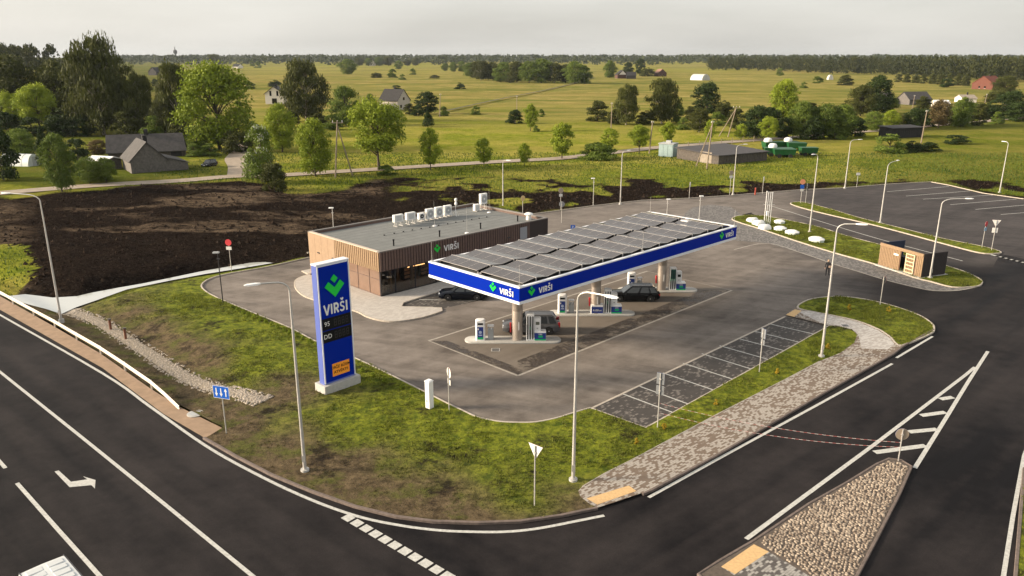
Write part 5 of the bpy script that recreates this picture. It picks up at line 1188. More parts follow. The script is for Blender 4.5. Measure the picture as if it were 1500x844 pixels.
    mb = MB(); mb.box(x0-.006, x0+.1, -hw_*.45, hw_*.45, .55, bz*.72); mb.build('grille', M_black, e)
    return e
M_skyglass = mat('skylit_glass', (.035, .04, .045), .06, spec=.6); P_silver = mat('silver_paint', (.095, .095, .1), .3, .4, coat=.2); P_black = mat('black_paint', (.004, .0045, .006), .18, spec=.3); P_navy = mat('navy_paint', (.003, .0045, .009), .18, spec=.3)  # greyer glass of the dark cars has a sky reflection painted in
g = G(803.7, 490.6); car('silver_car', (g.x-1.48, g.y+.8, .01), 0, 'silver grey sport utility car at the nearest pump', P_silver, 4.85, 1.9, 1.68, 'suv')
g = G(952, 442.2); car('black_estate_car', (g.x-1.45, g.y+.75, .01), 0, 'black estate car refuelling at the far pump', P_black, 4.75, 1.84, 1.5, 'estate')
g = G(678.4, 440.4); car('black_saloon_car', (g.x+.0, g.y+.75, .012), 0, 'black saloon car parked before the shop under the canopy', P_navy, 4.7, 1.84, 1.46, 'sedan')
g = G(302, 248); car('dark_hatchback', (g.x, g.y+2, .3), R(80), 'small dark hatchback parked in the farmyard', P_navy, 4.1, 1.72, 1.48, 'hatch')
# white van at the lower left border
vd = (Vector(G2(146, 844))-Vector(G2(25, 708))).normalized(); va = math.atan2(vd.y, vd.x); vc = G(93, 811, 2.42)
vn = empty('white_van', (0, 0, 0), va, 'white panel van with ribbed roof at the lower left corner', 'van')
rt = Matrix.Rotation(va, 4, 'Z'); VW, VL = 1.98, 5.6
lf = Vector((-vd.y, vd.x, 0)); vn.location = Vector((vc.x, vc.y, 0)) - (rt @ Vector((0, VW/2*.86, 0)))
P_white = mat('van_white', (.5, .52, .52), .3, coat=.4)
rings = []
for x, tz, ws in ((0, 2.25, .97), (.05, 2.36, .99), (.25, 2.42, 1), (3.4, 2.42, 1), (3.9, 2.3, .99), (4.6, 1.5, .98), (5.3, 1.15, .95), (5.6, .8, .86)):
    w_ = VW/2*ws; rings.append([(x, -w_*.95, .3), (x, -w_, .5), (x, -w_, min(1.2, tz*.7)), (x, -w_*.93, tz-.16), (x, -w_*.86, tz), (x, 0, tz+.03), (x, w_*.86, tz), (x, w_*.93, tz-.16), (x, w_, min(1.2, tz*.7)), (x, w_, .5), (x, w_*.95, .3)])
mb = MB(); mb.loft(rings, True, True); mb.build('body', P_white, vn, 2)
for k in range(7):
    for s_ in (-1, 1):
        mb = MB(); mb.rbox(.28+k*.44, .62+k*.44, s_*.38-.3, s_*.38+.3, 2.40, 2.462, .02); mb.build('roof_panel', P_white, vn)
mb = MB(); mb.box(.04, 3.3, VW*.43-.04, VW*.43-.005, 2.40, 2.43); mb.box(.04, 3.3, -VW*.43+.005, -VW*.43+.04, 2.40, 2.43); mb.build('roof_gutter', M_dark, vn)
for x in (.95, 4.5):
    for s_ in (-1, 1): wheel(vn, x, s_*(VW/2-.12), .34, .22, s_)
for s_ in (-1, 1):
    mb = MB(); mb.box(-.02, .03, s_*.86-.08, s_*.86+.08, .9, 1.5); mb.build('tail_light', MATS['lamp_red'], vn)
    mb = MB(); mb.box(-.015, .012, s_*.42-.33, s_*.42+.33, 1.35, 1.95); mb.build('rear_window', M_glass, vn)
    mb = MB(); mb.add([(3.95, s_*.975, 2.0), (4.6, s_*.985, 1.45), (4.6, s_*.99, 1.2), (3.5, s_*.99, 1.2), (3.5, s_*.97, 2.0)], [(0, 1, 2, 3, 4)]); mb.build('side_window', M_glass, vn)

# ================================================================ the person by the lamp post
pg = G(1211.5, 404); per = empty('person', pg, R(-35), 'person in dark clothes with fair hair walking past the tanker bay', 'person')
def skin_body(name, joints, edges, m, parent):
    me = bpy.data.meshes.new(name); me.from_pydata([j[0] for j in joints], edges, []); o = link(name, me, parent)
    me.materials.append(m); md = o.modifiers.new('skin', 'SKIN'); o.modifiers.new('sub', 'SUBSURF').levels = 2; o.modifiers['sub'].render_levels = 2
    for sv, j in zip(me.skin_vertices[0].data, joints): sv.radius = (j[1], j[1]*j[2] if len(j) > 2 else j[1])
    me.skin_vertices[0].data[0].use_root = True
    for p_ in me.polygons: p_.use_smooth = True
    return o
J = [((0, 0, .95), .15), ((0, .01, 1.15), .14), ((0, 0, 1.38), .165), ((0, -.01, 1.5), .06), ((0, -.02, 1.58), .06),
     ((-.1, 0, .9), .1), ((-.12, -.1, .5), .075), ((-.12, -.06, .1), .05), ((-.13, -.2, .04), .04),
     ((.1, 0, .9), .1), ((.12, .06, .5), .075), ((.12, .2, .12), .05), ((.13, .08, .05), .04),
     ((-.2, 0, 1.42), .065), ((-.28, .05, 1.14), .05), ((-.27, -.08, .92), .04), ((.2, 0, 1.42), .065), ((.3, -.02, 1.16), .05), ((.24, -.26, 1.14), .04)]
Eg = [(0, 1), (1, 2), (2, 3), (3, 4), (0, 5), (5, 6), (6, 7), (7, 8), (0, 9), (9, 10), (10, 11), (11, 12), (2, 13), (13, 14), (14, 15), (2, 16), (16, 17), (17, 18)]
skin_body('body', J, Eg, mat('dark_clothes', (.014, .014, .018), .8), per)
M_skin = mat('skin_tone', (.5, .3, .21), .6); M_hair = mat('fair_hair', (.5, .36, .2), .7)
mb = MB(); mb.lathe([(.02, 1.52), (.06, 1.535), (.085, 1.59), (.095, 1.65), (.09, 1.71), (.06, 1.755), (.01, 1.77)], 14, 0, -.03); mb.add([(-.018, -.12, 1.63), (.018, -.12, 1.63), (0, -.148, 1.625), (0, -.122, 1.67)], [(0, 1, 2), (0, 2, 3), (1, 3, 2)]); mb.build('head', M_skin, per, 2)
mb = MB(); mb.lathe([(.1, 1.56), (.108, 1.64), (.103, 1.72), (.07, 1.775), (.01, 1.79)], 14, 0, -.005); mb.build('hair', M_hair, per, 2)
for hx, hy, hz_ in ((-.27, -.1, .9), (.23, -.3, 1.14)):
    mb = MB(); mb.rbox(hx-.035, hx+.035, hy-.03, hy+.03, hz_-.1, hz_, .01)
    for k in range(4): mb.cyl((hx-.03+k*.02, hy-.02, hz_-.09), (hx-.03+k*.02, hy-.045, hz_-.17+abs(k-1.5)*.01), .01, .008, 6)
    mb.cyl((hx+.035, hy-.01, hz_-.04), (hx+.05, hy-.05, hz_-.09), .011, .009, 6); mb.build('hand', M_skin, per)
mb = MB(); mb.rbox(.12, .4, -.42, -.3, 1.0, 1.22, .02); o = mb.build('carried_bag', mat('bag_tan', (.4, .28, .2), .7), empty('carried_bag', pg, R(-35), 'small tan bundle held by the person', 'bag'))

# ================================================================ trees, fields, farms
def leaf_mat(name, c1, c2, c3=None, trans=.2):
    m = bpy.data.materials.new(name); m.use_nodes = True; n = m.node_tree; b = n.nodes['Principled BSDF']; t = NT(m)
    oi = t.n('ShaderNodeObjectInfo'); a = t.attr('tint')
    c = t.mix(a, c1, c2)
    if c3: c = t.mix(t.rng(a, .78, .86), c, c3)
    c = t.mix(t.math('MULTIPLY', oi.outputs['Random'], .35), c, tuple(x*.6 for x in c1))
    t.l(c, b.inputs['Base Color']); b.inputs['Roughness'].default_value = .7; b.inputs['Specular IOR Level'].default_value = .2
    tr = t.n('ShaderNodeBsdfTranslucent'); t.l(c, tr.inputs['Color']); mx = t.n('ShaderNodeMixShader', Fac=trans)
    t.l(b.outputs[0], mx.inputs[1]); t.l(tr.outputs[0], mx.inputs[2]); t.l(mx.outputs[0], n.nodes['Material Output'].inputs[0]); MATS[name] = m; return m
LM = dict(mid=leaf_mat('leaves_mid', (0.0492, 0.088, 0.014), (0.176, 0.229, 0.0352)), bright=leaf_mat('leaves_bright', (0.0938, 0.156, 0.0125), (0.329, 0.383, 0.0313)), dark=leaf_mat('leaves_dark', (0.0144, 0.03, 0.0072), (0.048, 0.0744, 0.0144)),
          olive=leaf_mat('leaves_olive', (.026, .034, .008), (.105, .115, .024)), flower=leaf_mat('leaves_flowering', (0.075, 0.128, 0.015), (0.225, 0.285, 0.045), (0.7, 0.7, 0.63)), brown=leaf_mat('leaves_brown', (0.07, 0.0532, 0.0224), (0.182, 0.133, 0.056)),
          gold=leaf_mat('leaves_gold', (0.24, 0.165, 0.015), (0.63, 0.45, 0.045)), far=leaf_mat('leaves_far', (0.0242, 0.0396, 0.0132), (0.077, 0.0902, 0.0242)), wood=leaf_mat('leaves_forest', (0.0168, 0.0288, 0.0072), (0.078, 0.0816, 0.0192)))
PROF = dict(round=lambda t: max(math.sqrt(max(0, 1-(2*t-1)**2))*.98, .62 if t < .4 else 0), skirt=lambda t: max(math.sin(math.pi*min(1, t*.93+.05))**.7, .66 if t < .4 else 0), oval=lambda t: (math.sin(math.pi*min(1, t*.93+.05))**.7), tall=lambda t: .35+.65*math.sin(math.pi*min(1, t*.85+.12))**.8 if t < .97 else .2,
            cone=lambda t: (1-t)*.9+.1, bush=lambda t: math.sqrt(max(0, 1-t*t))*.97, flat=lambda t: .55+.45*math.sin(math.pi*t))
def leaves(cent, rad, n, leaf, seed, droop=0.0, elong=1.0):
    r = np.random.default_rng(seed); nb = len(cent); k = r.choice(nb, n, p=(rad**2)/(rad**2).sum())
    d = r.normal(size=(n, 3)); d /= np.linalg.norm(d, axis=1)[:, None]; d[:, 2] = np.where(d[:, 2] < -.35, -d[:, 2]*.6, d[:, 2])
    rr = rad[k]*(.25+.95*r.random(n)**.6); P = cent[k] + d*rr[:, None]*np.array([1, 1, .85])
    if droop: P[:, 2] -= droop*r.random(n)**2*.35
    nr = d*.6 + r.normal(size=(n, 3))*.6; nr /= np.linalg.norm(nr, axis=1)[:, None]
    a = np.cross(nr, r.normal(size=(n, 3))); a /= np.linalg.norm(a, axis=1)[:, None]; b_ = np.cross(nr, a)
    if droop: a = a*.4 + np.array([0, 0, 1])*.8
    s = (leaf*(.6+.8*r.random(n)))[:, None]; a = a*s*elong; b_ = b_*s*.75
    V = np.stack([P-a, P+b_*.9-a*.1, P+a, P-b_*.9+a*.1], 1).reshape(-1, 3)
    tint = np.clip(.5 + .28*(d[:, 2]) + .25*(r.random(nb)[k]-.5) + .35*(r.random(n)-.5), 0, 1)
    return V, tint
def mesh_np(name, V, F_, m, tint=None):
    me = bpy.data.meshes.new(name); nf, w_ = F_.shape
    me.vertices.add(len(V)); me.vertices.foreach_set('co', V.astype(np.float32).ravel()); me.loops.add(F_.size); me.loops.foreach_set('vertex_index', F_.ravel().astype(np.int32))
    me.polygons.add(nf); me.polygons.foreach_set('loop_start', (np.arange(nf)*w_).astype(np.int32)); me.update(calc_edges=True); me.materials.append(m)
    if tint is not None: at = me.attributes.new('tint', 'FLOAT', 'FACE'); at.data.foreach_set('value', tint.astype(np.float32))
    return me
def quads(n): return np.arange(n*4).reshape(n, 4)
def blobs(kind, seed, nb, tb):
    r = np.random.default_rng(seed); C, Rd = [], []; pf = PROF[kind]
    for i in range(nb):
        t = (i+.5)/nb if kind != 'bush' else r.random()**1.2; t = min(.97, max(.03, t + r.uniform(-.06, .06))); a = i*2.4 + r.uniform(-.5, .5); e = pf(t)*.5
        rb = (.07+.15*r.random()**1.6)*(1 if kind != 'tall' else .95); rb = min(rb, max(.06, e*.75)); q = max(0, e-rb*.55)*math.sqrt(r.uniform(.15, 1))*r.uniform(.85, 1.16)
        C.append((q*math.cos(a), q*math.sin(a), tb+(1-tb)*(t*.94) - (rb*.2 if t > .8 else 0) + .02)); Rd.append(rb)
    return np.array(C), np.array(Rd)
CR = {}
def crown_mesh(kind, lm, seed, n=4200, leaf=.03, nb=26, tb=.2, droop=0.0):
    n = int(n*2.4); nb = int(nb*1.9); leaf *= .66
    key = (kind, lm, seed, n, droop)
    if key not in CR:
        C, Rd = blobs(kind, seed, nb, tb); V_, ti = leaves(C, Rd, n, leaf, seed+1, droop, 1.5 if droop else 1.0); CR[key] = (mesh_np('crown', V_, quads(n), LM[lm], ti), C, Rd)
    return CR[key]
M_bark = mat('bark', (.075, .058, .042), .95, var=.35, scale=2); M_birch = mat('birch_bark', (.3, .26, .21), .9, var=.5, scale=3)
TR = {}
def trunk_mesh(key, C, tb, bark):
    if key not in TR:
        mb = MB(); mb.tube([(0, 0, -.02), (.004, 0, .04), (0, .006, tb), (.01, -.006, tb+.3), (0, 0, .86)], [.034, .024, .019, .013, .004], 7)
        for i in range(0, len(C), 3):
            c = C[i]; z0 = max(tb*.8, c[2]*.62); mb.tube([(0, 0, z0), (c[0]*.5, c[1]*.5, z0+(c[2]-z0)*.65), tuple(c)], [.012, .008, .003], 5)
        TR[key] = mb.mesh('trunk', bark, True, False)
    return TR[key]
KIND = {  # shape, leaf colour, leaves, leaf size, lobes, trunk share, droop
 'maple': ('flat', 'bright', 5200, .026, 30, .26, 0), 'young': ('oval', 'bright', 2400, .034, 20, .12, 0), 'round': ('round', 'mid', 5200, .026, 34, .05, 0), 'leafy': ('round', 'bright', 6000, .025, 36, .04, 0),
 'dark': ('round', 'dark', 4600, .028, 30, .05, 0), 'birch': ('tall', 'olive', 8500, .021, 46, .05, .15), 'tall': ('tall', 'olive', 5600, .024, 34, .05, .1), 'oak': ('skirt', 'olive', 6500, .025, 38, .03, 0), 'green': ('skirt', 'mid', 5000, .028, 30, .02, 0),
 'bush': ('bush', 'mid', 2600, .04, 22, 0, 0), 'dbush': ('bush', 'dark', 2600, .04, 22, 0, 0), 'obush': ('bush', 'olive', 2600, .038, 22, 0, 0), 'flower': ('bush', 'flower', 5200, .028, 34, 0, 0), 'cone': ('cone', 'dark', 3400, .032, 26, .03, 0), 'reed': ('bush', 'mid', 4000, .035, 26, 0, .3),
 'brown': ('skirt', 'brown', 4200, .028, 28, .1, 0), 'gold': ('bush', 'gold', 500, .09, 10, 0, 0), 'shrub': ('bush', 'bright', 500, .08, 12, 0, 0)}
cnt = {}
def tree(x, yb, yt, wpx, kind, lab, group=None, name=None, z0=0.0, cat=None):
    g = G(x, yb); sc = scale_at(g); hh = max(.4, hgt(g, yt)); ww = wpx/sc; k = KIND[kind]; cnt[kind] = cnt.get(kind, 0)+1; sd_ = 100+hash_(kind)+cnt[kind] % 3
    me, C, Rd = crown_mesh(k[0], k[1], sd_, k[2], k[3], k[4], k[5], k[6])
    isb = k[0] == 'bush'; gz = float(zland(g.x, g.y)) if z0 is None else z0
    e = empty(name or ('bush' if isb else 'tree'), (g.x, g.y, gz), rng.uniform(0, 6.28) , lab, cat or ('bush' if isb else 'tree'), group)
    e.scale = (ww*1.06, ww*1.06, hh*1.03)
    link('crown', me, e)
    link('stem' if isb else 'trunk', trunk_mesh((kind, sd_), C, max(.05, k[5]), M_birch if kind in ('birch', 'tall') else M_bark), e)
    return e
def hash_(s_): return sum(ord(c)*(i+3) for i, c in enumerate(s_)) % 500
def zland(x, y):
    i = int(np.clip(np.searchsorted(gy, y), 1, len(gy)-1)); j = int(np.clip(np.searchsorted(gx, x), 1, len(gx)-1)); return h[i, j]
ZN = None
TREES = [
 (555, 250, 155, 80, 'maple', 'spreading yellow green tree by the lane, largest of the roadside row'), (631, 251, 190, 33, 'young', 'slender roadside tree right of the spreading yellow green one'),
 (709, 245, 204, 28, 'young', 'young roadside tree above the middle of the shop roof'), (768, 244, 211, 21, 'young', 'smallest roadside tree, above the roof fan'), (823, 233, 180, 38, 'young', 'leaning roadside tree left of the reed clump'),
 (892, 221, 189, 30, 'young', 'roadside tree just behind the reed clump'), (936, 225, 187, 31, 'maple', 'yellow green roadside tree left of the leaning pole'), (978, 211, 180, 25, 'young', 'roadside tree behind the pale blue kiosk'),
 (1124, 209, 174, 29, 'maple', 'yellow green tree behind the green machines'), (1085, 206, 182, 19, 'young', 'small bright tree above the flat roofed shed'), (1039, 206, 177, 19, 'young', 'small bright tree left of the flat roofed shed'),
 (462, 259, 178, 54, 'leafy', 'dense rounded tree left of the timber pole'), (384, 270, 187, 50, 'flower', 'white flowering bush at the lane junction'), (403, 282, 237, 36, 'obush', 'small olive bush in front of the flowering bush'),
 (414, 224, 155, 46, 'leafy', 'bright tree between the flowering bush and the white house'), (322, 220, 96, 108, 'leafy', 'huge bright green tree above the farmyard track'), (449, 178, 89, 64, 'birch', 'tall drooping tree right of the white house'),
 (507, 184, 127, 47, 'green', 'broad green tree left of the dark roofed house'), (543, 162, 138, 17, 'green', 'small tree just left of the dark roofed house'), (153, 198, 57, 92, 'birch', 'tallest tree of all, drooping crown behind the farmhouse'),
 (207, 198, 108, 52, 'tall', 'olive tree at the right foot of the tallest tree'), (24, 190, 83, 78, 'oak', 'broad olive tree at the left border'), (88, 190, 90, 64, 'oak', 'broad olive tree left of the tallest tree'),
 (22, 194, 139, 34, 'maple', 'pale small tree under the left border tree'), (60, 196, 129, 54, 'maple', 'pale round tree left of the farmhouse meadow'), (264, 202, 94, 52, 'tall', 'brownish tall tree left of the huge bright tree'), (245, 202, 140, 38, 'tall', 'lower olive tree behind the long farm roof'),
 (92, 286, 203, 47, 'round', 'round tree on a bare trunk beside the lane at left'), (132, 270, 231, 36, 'round', 'low apple tree before the farmhouse, left of two'), (156, 268, 233, 34, 'round', 'low apple tree before the farmhouse, right of two'),
 (68, 250, 190, 28, 'cone', 'narrow dark conifer in the farm garden'), (6, 268, 194, 50, 'dbush', 'large dark bush at the left border by the greenhouse'), (34, 234, 192, 48, 'green', 'round tree behind the greenhouse'), (115, 238, 206, 34, 'dbush', 'dark bush left of the farmhouse, nearer the conifer'), (145, 232, 208, 32, 'brown', 'brownish bush touching the farmhouse roof'),
 (285, 232, 213, 26, 'bush', 'low garden bush right of the farmhouse'), (308, 230, 212, 28, 'bush', 'low garden bush above the parked hatchback'), (567, 257, 243, 30, 'bush', 'low bush at the foot of the spreading roadside tree'), (876, 234, 210, 54, 'reed', 'wide reed like willow clump at the lane'),
 (875, 178, 148, 40, 'obush', 'brownish bush mid field, left of two tall trees'), (917, 183, 123, 37, 'tall', 'tall olive tree in the mid field, left of two'), (969, 181, 116, 47, 'tall', 'tall spreading olive tree in the mid field, right of two'), (1034, 171, 122, 44, 'dark', 'dark round tree standing in the mid field'),
 (991, 180, 150, 20, 'green', 'small tree right of the spreading olive tree'), (1010, 177, 156, 24, 'obush', 'bush left below the dark round tree'), (1024, 194, 160, 32, 'tall', 'drooping small tree below the dark round tree'), (1060, 174, 147, 28, 'obush', 'bush right of the dark round tree'),
 (1146, 180, 119, 44, 'leafy', 'bright round tree behind the dark thicket'), (1108, 204, 157, 48, 'dark', 'dark thicket tree above the green machines'), (1172, 203, 150, 42, 'round', 'round thicket tree right of the yellow green tree'), (1207, 203, 153, 44, 'round', 'thicket tree with grey green crown, left half'), (1232, 203, 155, 42, 'green', 'thicket tree at the right end of the thicket'),
 (1278, 192, 164, 29, 'round', 'round tree left of the dark timber shed'), (1305, 190, 162, 24, 'leafy', 'bright small tree just behind the dark timber shed'), (1338, 190, 160, 32, 'dark', 'dark small tree behind the leaning pale pole'), (1374, 188, 147, 32, 'brown', 'reddish brown tree right of the leaning pole'), (1407, 186, 143, 31, 'green', 'green tree right of the reddish one'), (1434, 184, 152, 28, 'obush', 'olive bush beside the lane at right'), (1459, 182, 164, 19, 'bush', 'small bush beside the lane, last before the border'),
 (1478, 173, 134, 48, 'dark', 'dark tree mass at the right border'), (1284, 167, 113, 46, 'dark', 'big dark leaning tree behind the grey farm roofs'), (1260, 170, 125, 38, 'oak', 'olive tree left of the big dark tree'), (1301, 167, 143, 28, 'green', 'tree below the big dark tree at the farm roofs'), (1350, 162, 141, 26, 'obush', 'bush right of the grey farm roofs'),
 (1302, 224, 197, 46, 'bush', 'large dome shaped bush before the dark timber shed'), (1336, 223, 207, 34, 'dbush', 'low dark bush right of the dome shaped bush'), (1360, 222, 209, 28, 'dbush', 'low dark bush at the foot of the leaning pole'), (1400, 211, 198, 38, 'dbush', 'low dark bush in the right meadow'),
 (510, 109, 87, 27, 'green', 'lone spreading tree far out in the meadow'), (363, 130, 118, 23, 'bush', 'grey green bush left of the white house'), (403, 127, 117, 23, 'dbush', 'brown bush behind the white house'), (228, 126, 115, 12, 'dbush', 'small round bush in front of the far barn'), (315, 99, 80, 19, 'tall', 'lone far tree above the huge bright tree'),
 (575, 114, 101, 16, 'bush', 'round bush far out, tallest of a loose group'), (551, 114, 106, 19, 'obush', 'low wide bush left of the round far bush'), (589.5, 117, 108.5, 10, 'bush', 'tiny far bush right of the round one'), (605, 109.5, 100, 10, 'bush', 'tiny far bush farther back'), (637, 115, 110, 19, 'obush', 'low flat bush in the far meadow'), (580.6, 133, 125, 16, 'dbush', 'dark dome bush in the middle meadow'), (674, 131, 121.5, 16, 'dbush', 'dark dome bush left of the ditch line'),
 (627, 167, 136, 35, 'dark', 'dark tree right of the dark roofed house'), (627, 186, 162, 20, 'cone', 'dark cone shaped bush in the bright meadow'), (650, 170, 156, 16, 'bush', 'bush at the start of the ditch line'), (697, 168, 155, 16, 'bush', 'pale bush right of the ditch line start'), (754.7, 181, 161, 26, 'dbush', 'dark bush left of the lone meadow tree'), (777, 192, 153, 23, 'young', 'lone young tree in the bright meadow'), (793, 171, 160, 11, 'bush', 'small bush right of the lone meadow tree'), (785, 193, 184, 11, 'bush', 'tiny bush at the foot of the lone meadow tree'),
 (1177, 129, 120, 11, 'bush', 'small far bush left of the white silo'), (1197, 122, 112, 17, 'bush', 'far bush below the forest edge'), (1239, 125, 110, 27, 'obush', 'wide far bush right of the white silo'), (1142, 111, 100, 12, 'bush', 'far bush at the left forest edge'),
 (1387, 128, 115, 22, 'dbush', 'dark bush left of the red roofed house'), (1470, 142, 112, 34, 'oak', 'olive tree right of the red roofed house'),
 (237, 103, 95, 14, 'dbush', 'dark bush just right of the far barn'), (248, 102, 92, 14, 'dark', 'dark tree right of the far barn'), (370, 98, 90, 8, 'bush', 'tiny round tree left of the far low house'), (378, 100, 90, 11, 'bush', 'tiny round tree right of the far low house'),
 (893, 114, 89, 21, 'green', 'tree left of the far white gable'), (920, 109, 92, 16, 'dark', 'dark tree behind the far white gable'), (937, 110, 87, 16, 'dark', 'tall dark tree behind the far farm'), (948, 112, 99, 22, 'obush', 'hedge bush between the far farm houses'),
]
UNDER = [
 (12, 198, 165, 46, 'dbush', 'dark undergrowth at the left border below the pale small tree'), (48, 200, 172, 40, 'dbush', 'dark undergrowth left of the tallest tree'), (92, 200, 160, 50, 'dbush', 'dark thicket left of the tallest tree trunk'), (122, 200, 168, 40, 'dbush', 'dark thicket at the foot of the tallest tree'), (186, 201, 164, 40, 'obush', 'olive thicket right of the tallest tree trunk'), (228, 203, 170, 36, 'bush', 'green thicket behind the long farm roof'), (262, 212, 178, 34, 'obush', 'pale thicket left of the huge bright tree'), (290, 222, 186, 38, 'bush', 'leafy undergrowth on the left of the huge bright tree'), (348, 224, 188, 44, 'obush', 'leafy undergrowth on the right of the huge bright tree'), (372, 214, 180, 30, 'bush', 'bush beside the track right of the huge bright tree'),
 (428, 182, 162, 30, 'obush', 'bush at the left foot of the drooping tree'), (466, 186, 166, 34, 'obush', 'bush at the right foot of the drooping tree'), (487, 190, 168, 32, 'bush', 'bush between the drooping tree and the broad green tree'), (530, 182, 164, 30, 'obush', 'low bush right of the broad green tree'), (600, 168, 152, 24, 'obush', 'low bush in front of the dark roofed house'), (613, 170, 154, 20, 'dbush', 'dark bush at the right corner of the dark roofed house'),
 (900, 182, 160, 26, 'obush', 'low bush between the two mid field bushes and the tall tree'), (945, 182, 162, 26, 'obush', 'low bush between the two tall mid field trees'), (1000, 190, 172, 20, 'bush', 'low bush before the spreading olive tree'), (1050, 184, 164, 26, 'bush', 'low bush right of the drooping small tree'), (1078, 190, 160, 34, 'obush', 'olive bush beside the braced pole'),
 (1094, 200, 172, 30, 'dbush', 'dark hedge bush left of the dark thicket'), (1128, 190, 158, 40, 'dbush', 'dark hedge bush below the bright round tree'), (1150, 202, 172, 32, 'dbush', 'dark hedge bush right of the yellow green tree'), (1190, 205, 170, 34, 'dbush', 'dark hedge bush in the middle of the thicket'), (1222, 204, 168, 34, 'bush', 'hedge bush in the right half of the thicket'), (1252, 200, 172, 32, 'dbush', 'dark hedge bush at the right end of the thicket'), (1182, 178, 150, 40, 'obush', 'olive bush behind the thicket'), (1232, 176, 152, 40, 'obush', 'olive bush behind the right end of the thicket'),
 (1322, 188, 168, 30, 'obush', 'tan bush right above the dark timber shed'), (1356, 186, 160, 34, 'dbush', 'dark bush between the leaning pole and the reddish tree'), (1390, 184, 156, 30, 'obush', 'bush between the reddish tree and the green tree'), (1420, 174, 150, 36, 'bush', 'bush behind the lane near the pale hut'), (1450, 174, 148, 36, 'dbush', 'dark bush left of the right border tree mass'), (1492, 178, 150, 40, 'dbush', 'dark bush at the right border beside the lane'), (1462, 150, 130, 36, 'obush', 'olive bush below the red roofed house')]
for x, yb, yt, wp_, kd, lab in TREES + UNDER: tree(x, yb, yt, wp_, kd, lab, z0=None)
ORD = ['first', 'second', 'third', 'fourth', 'fifth', 'sixth', 'seventh', 'eighth', 'ninth', 'tenth', 'eleventh', 'twelfth', 'thirteenth', 'fourteenth', 'fifteenth']
for k in range(9): tree(1316+k*12.3, 126-(8-k)*.7, 108+rng.uniform(-1, 1.5), 13, 'obush', ORD[k] + ' pale round pollard from the left in the row before the forest', 'pollard row before the right forest', 'pollard_willow', z0=None, cat='tree')
gr_c = [(704, 118, 90, 22), (722, 118, 92, 18), (738, 120, 92, 22), (757, 121, 91, 20), (775, 122, 91, 22), (793, 122, 87, 24), (812, 122, 92, 22), (828, 122, 95, 18), (842, 123, 91, 24), (856, 123, 97, 16), (733, 121, 112, 14), (748, 122, 114, 13), (690, 112, 92, 20)]
gr_c.sort()
for i, (x, yb, yt, wp_) in enumerate(gr_c): tree(x, yb, yt, wp_*1.45, ('green', 'tall', 'oak', 'round')[i % 4], ORD[i] + ' tree from the left in the long grove of the far meadow', 'grove in the far meadow', 'grove_tree', z0=None)
for i, (x, yb, yt, wp_) in enumerate([(527, 98, 86, 14), (540, 98, 87, 13), (556, 98, 85, 16), (569, 98, 84, 18), (584, 102, 89, 13), (597, 98, 90, 12), (609, 98, 86, 12), (652, 104, 93, 12), (664, 105, 91, 13), (676, 105, 90, 14), (687, 106, 92, 12)]):
    tree(x, yb, yt, wp_, ('green', 'oak')[int(x) % 2], ORD[i] + ' small tree from the left in the thin far row', 'thin far tree row', 'row_tree', z0=None)
# planted shrubs on the verges
for x, yb, lab in ((932.5, 652.5, 'small golden shrub left of the first parking sign'), (973, 630, 'small golden shrub beside the first parking sign'), (1048, 595, 'small golden shrub halfway between the parking signs'), (1138, 549, 'small golden shrub right of the second parking sign'), (1212, 512, 'small golden shrub right of the lamp by the bays'), (1302, 654-200+4, 'golden shrub on the rounded grass island'), (1243.5, 455, 'small reddish shrub on the rounded grass island')):
    tree(x, yb, yb-7.5, 7, 'gold', lab, 'golden shrubs on the verges', 'golden_shrub', z0=.1)
kl = Vector(G2(345, 452)); kr = Vector(G2(468, 507))
for i in range(15):
    c = kl.lerp(kr, i/14); q = proj(c.x, c.y, .1); tree(q[0]-4, q[1]+3, q[1]-2.2, 7.5, 'shrub', ORD[i] + ' small shrub from the left in the row along the left kerb', 'shrub row along the left kerb', 'kerb_shrub', z0=.08)
for i, (x, yb) in enumerate(((513, 540), (531, 547), (546, 554), (563, 562), (589, 572), (603, 578))): tree(x, yb, yb-5.5, 8, 'shrub', ORD[i] + ' small shrub from the totem along the kerb on its right', 'shrub row right of the totem', 'kerb_shrub', z0=.08)

# ---- woods that read as one mass
def forest(name, spots, hts, wds, n, leaf, lm, lab, seed):
    r = np.random.default_rng(seed); VV, TT = [], []
    base = [leaves(*blobs('oval', seed+k, 14, .05), n, leaf, seed+20+k) for k in range(5)]
    for i, (x, y, z) in enumerate(spots):
        V_, ti = base[i % 5]; a = r.uniform(0, 6.28); c, s_ = math.cos(a), math.sin(a); w_ = wds[i]
        VV.append(np.stack([x+(V_[:, 0]*c-V_[:, 1]*s_)*w_, y+(V_[:, 0]*s_+V_[:, 1]*c)*w_, z+V_[:, 2]*hts[i]], 1)); TT.append(np.clip(ti + r.uniform(-.25, .2), 0, 1))
    V_ = np.concatenate(VV); o = link(name, mesh_np(name, V_, quads(len(V_)//4), LM[lm], np.concatenate(TT))); return setp(o, lab, kind='stuff')
def zl(P): return [(x, y, zland(x, y)-.5) for x, y in P]
sp1 = []
for x in np.arange(1040, 1760, 7.5):
    fr_ = np.interp(x, [1040, 1120, 1200, 1300, 1400, 1500, 1760], [104, 104, 108, 110, 117, 121, 130])
    g0 = G(x, fr_)
    for k in range(7): sp1.append((g0.x*(1+k*.05)+rng.uniform(-6, 6), g0.y*(1+k*.05)+rng.uniform(-14, 14)))
forest('forest', zl(sp1), [rng.uniform(17, 26) for _ in sp1], [rng.uniform(9, 17) for _ in sp1], 230, .055, 'wood', 'dark mixed forest edge along the right horizon', 300)
sp2 = []
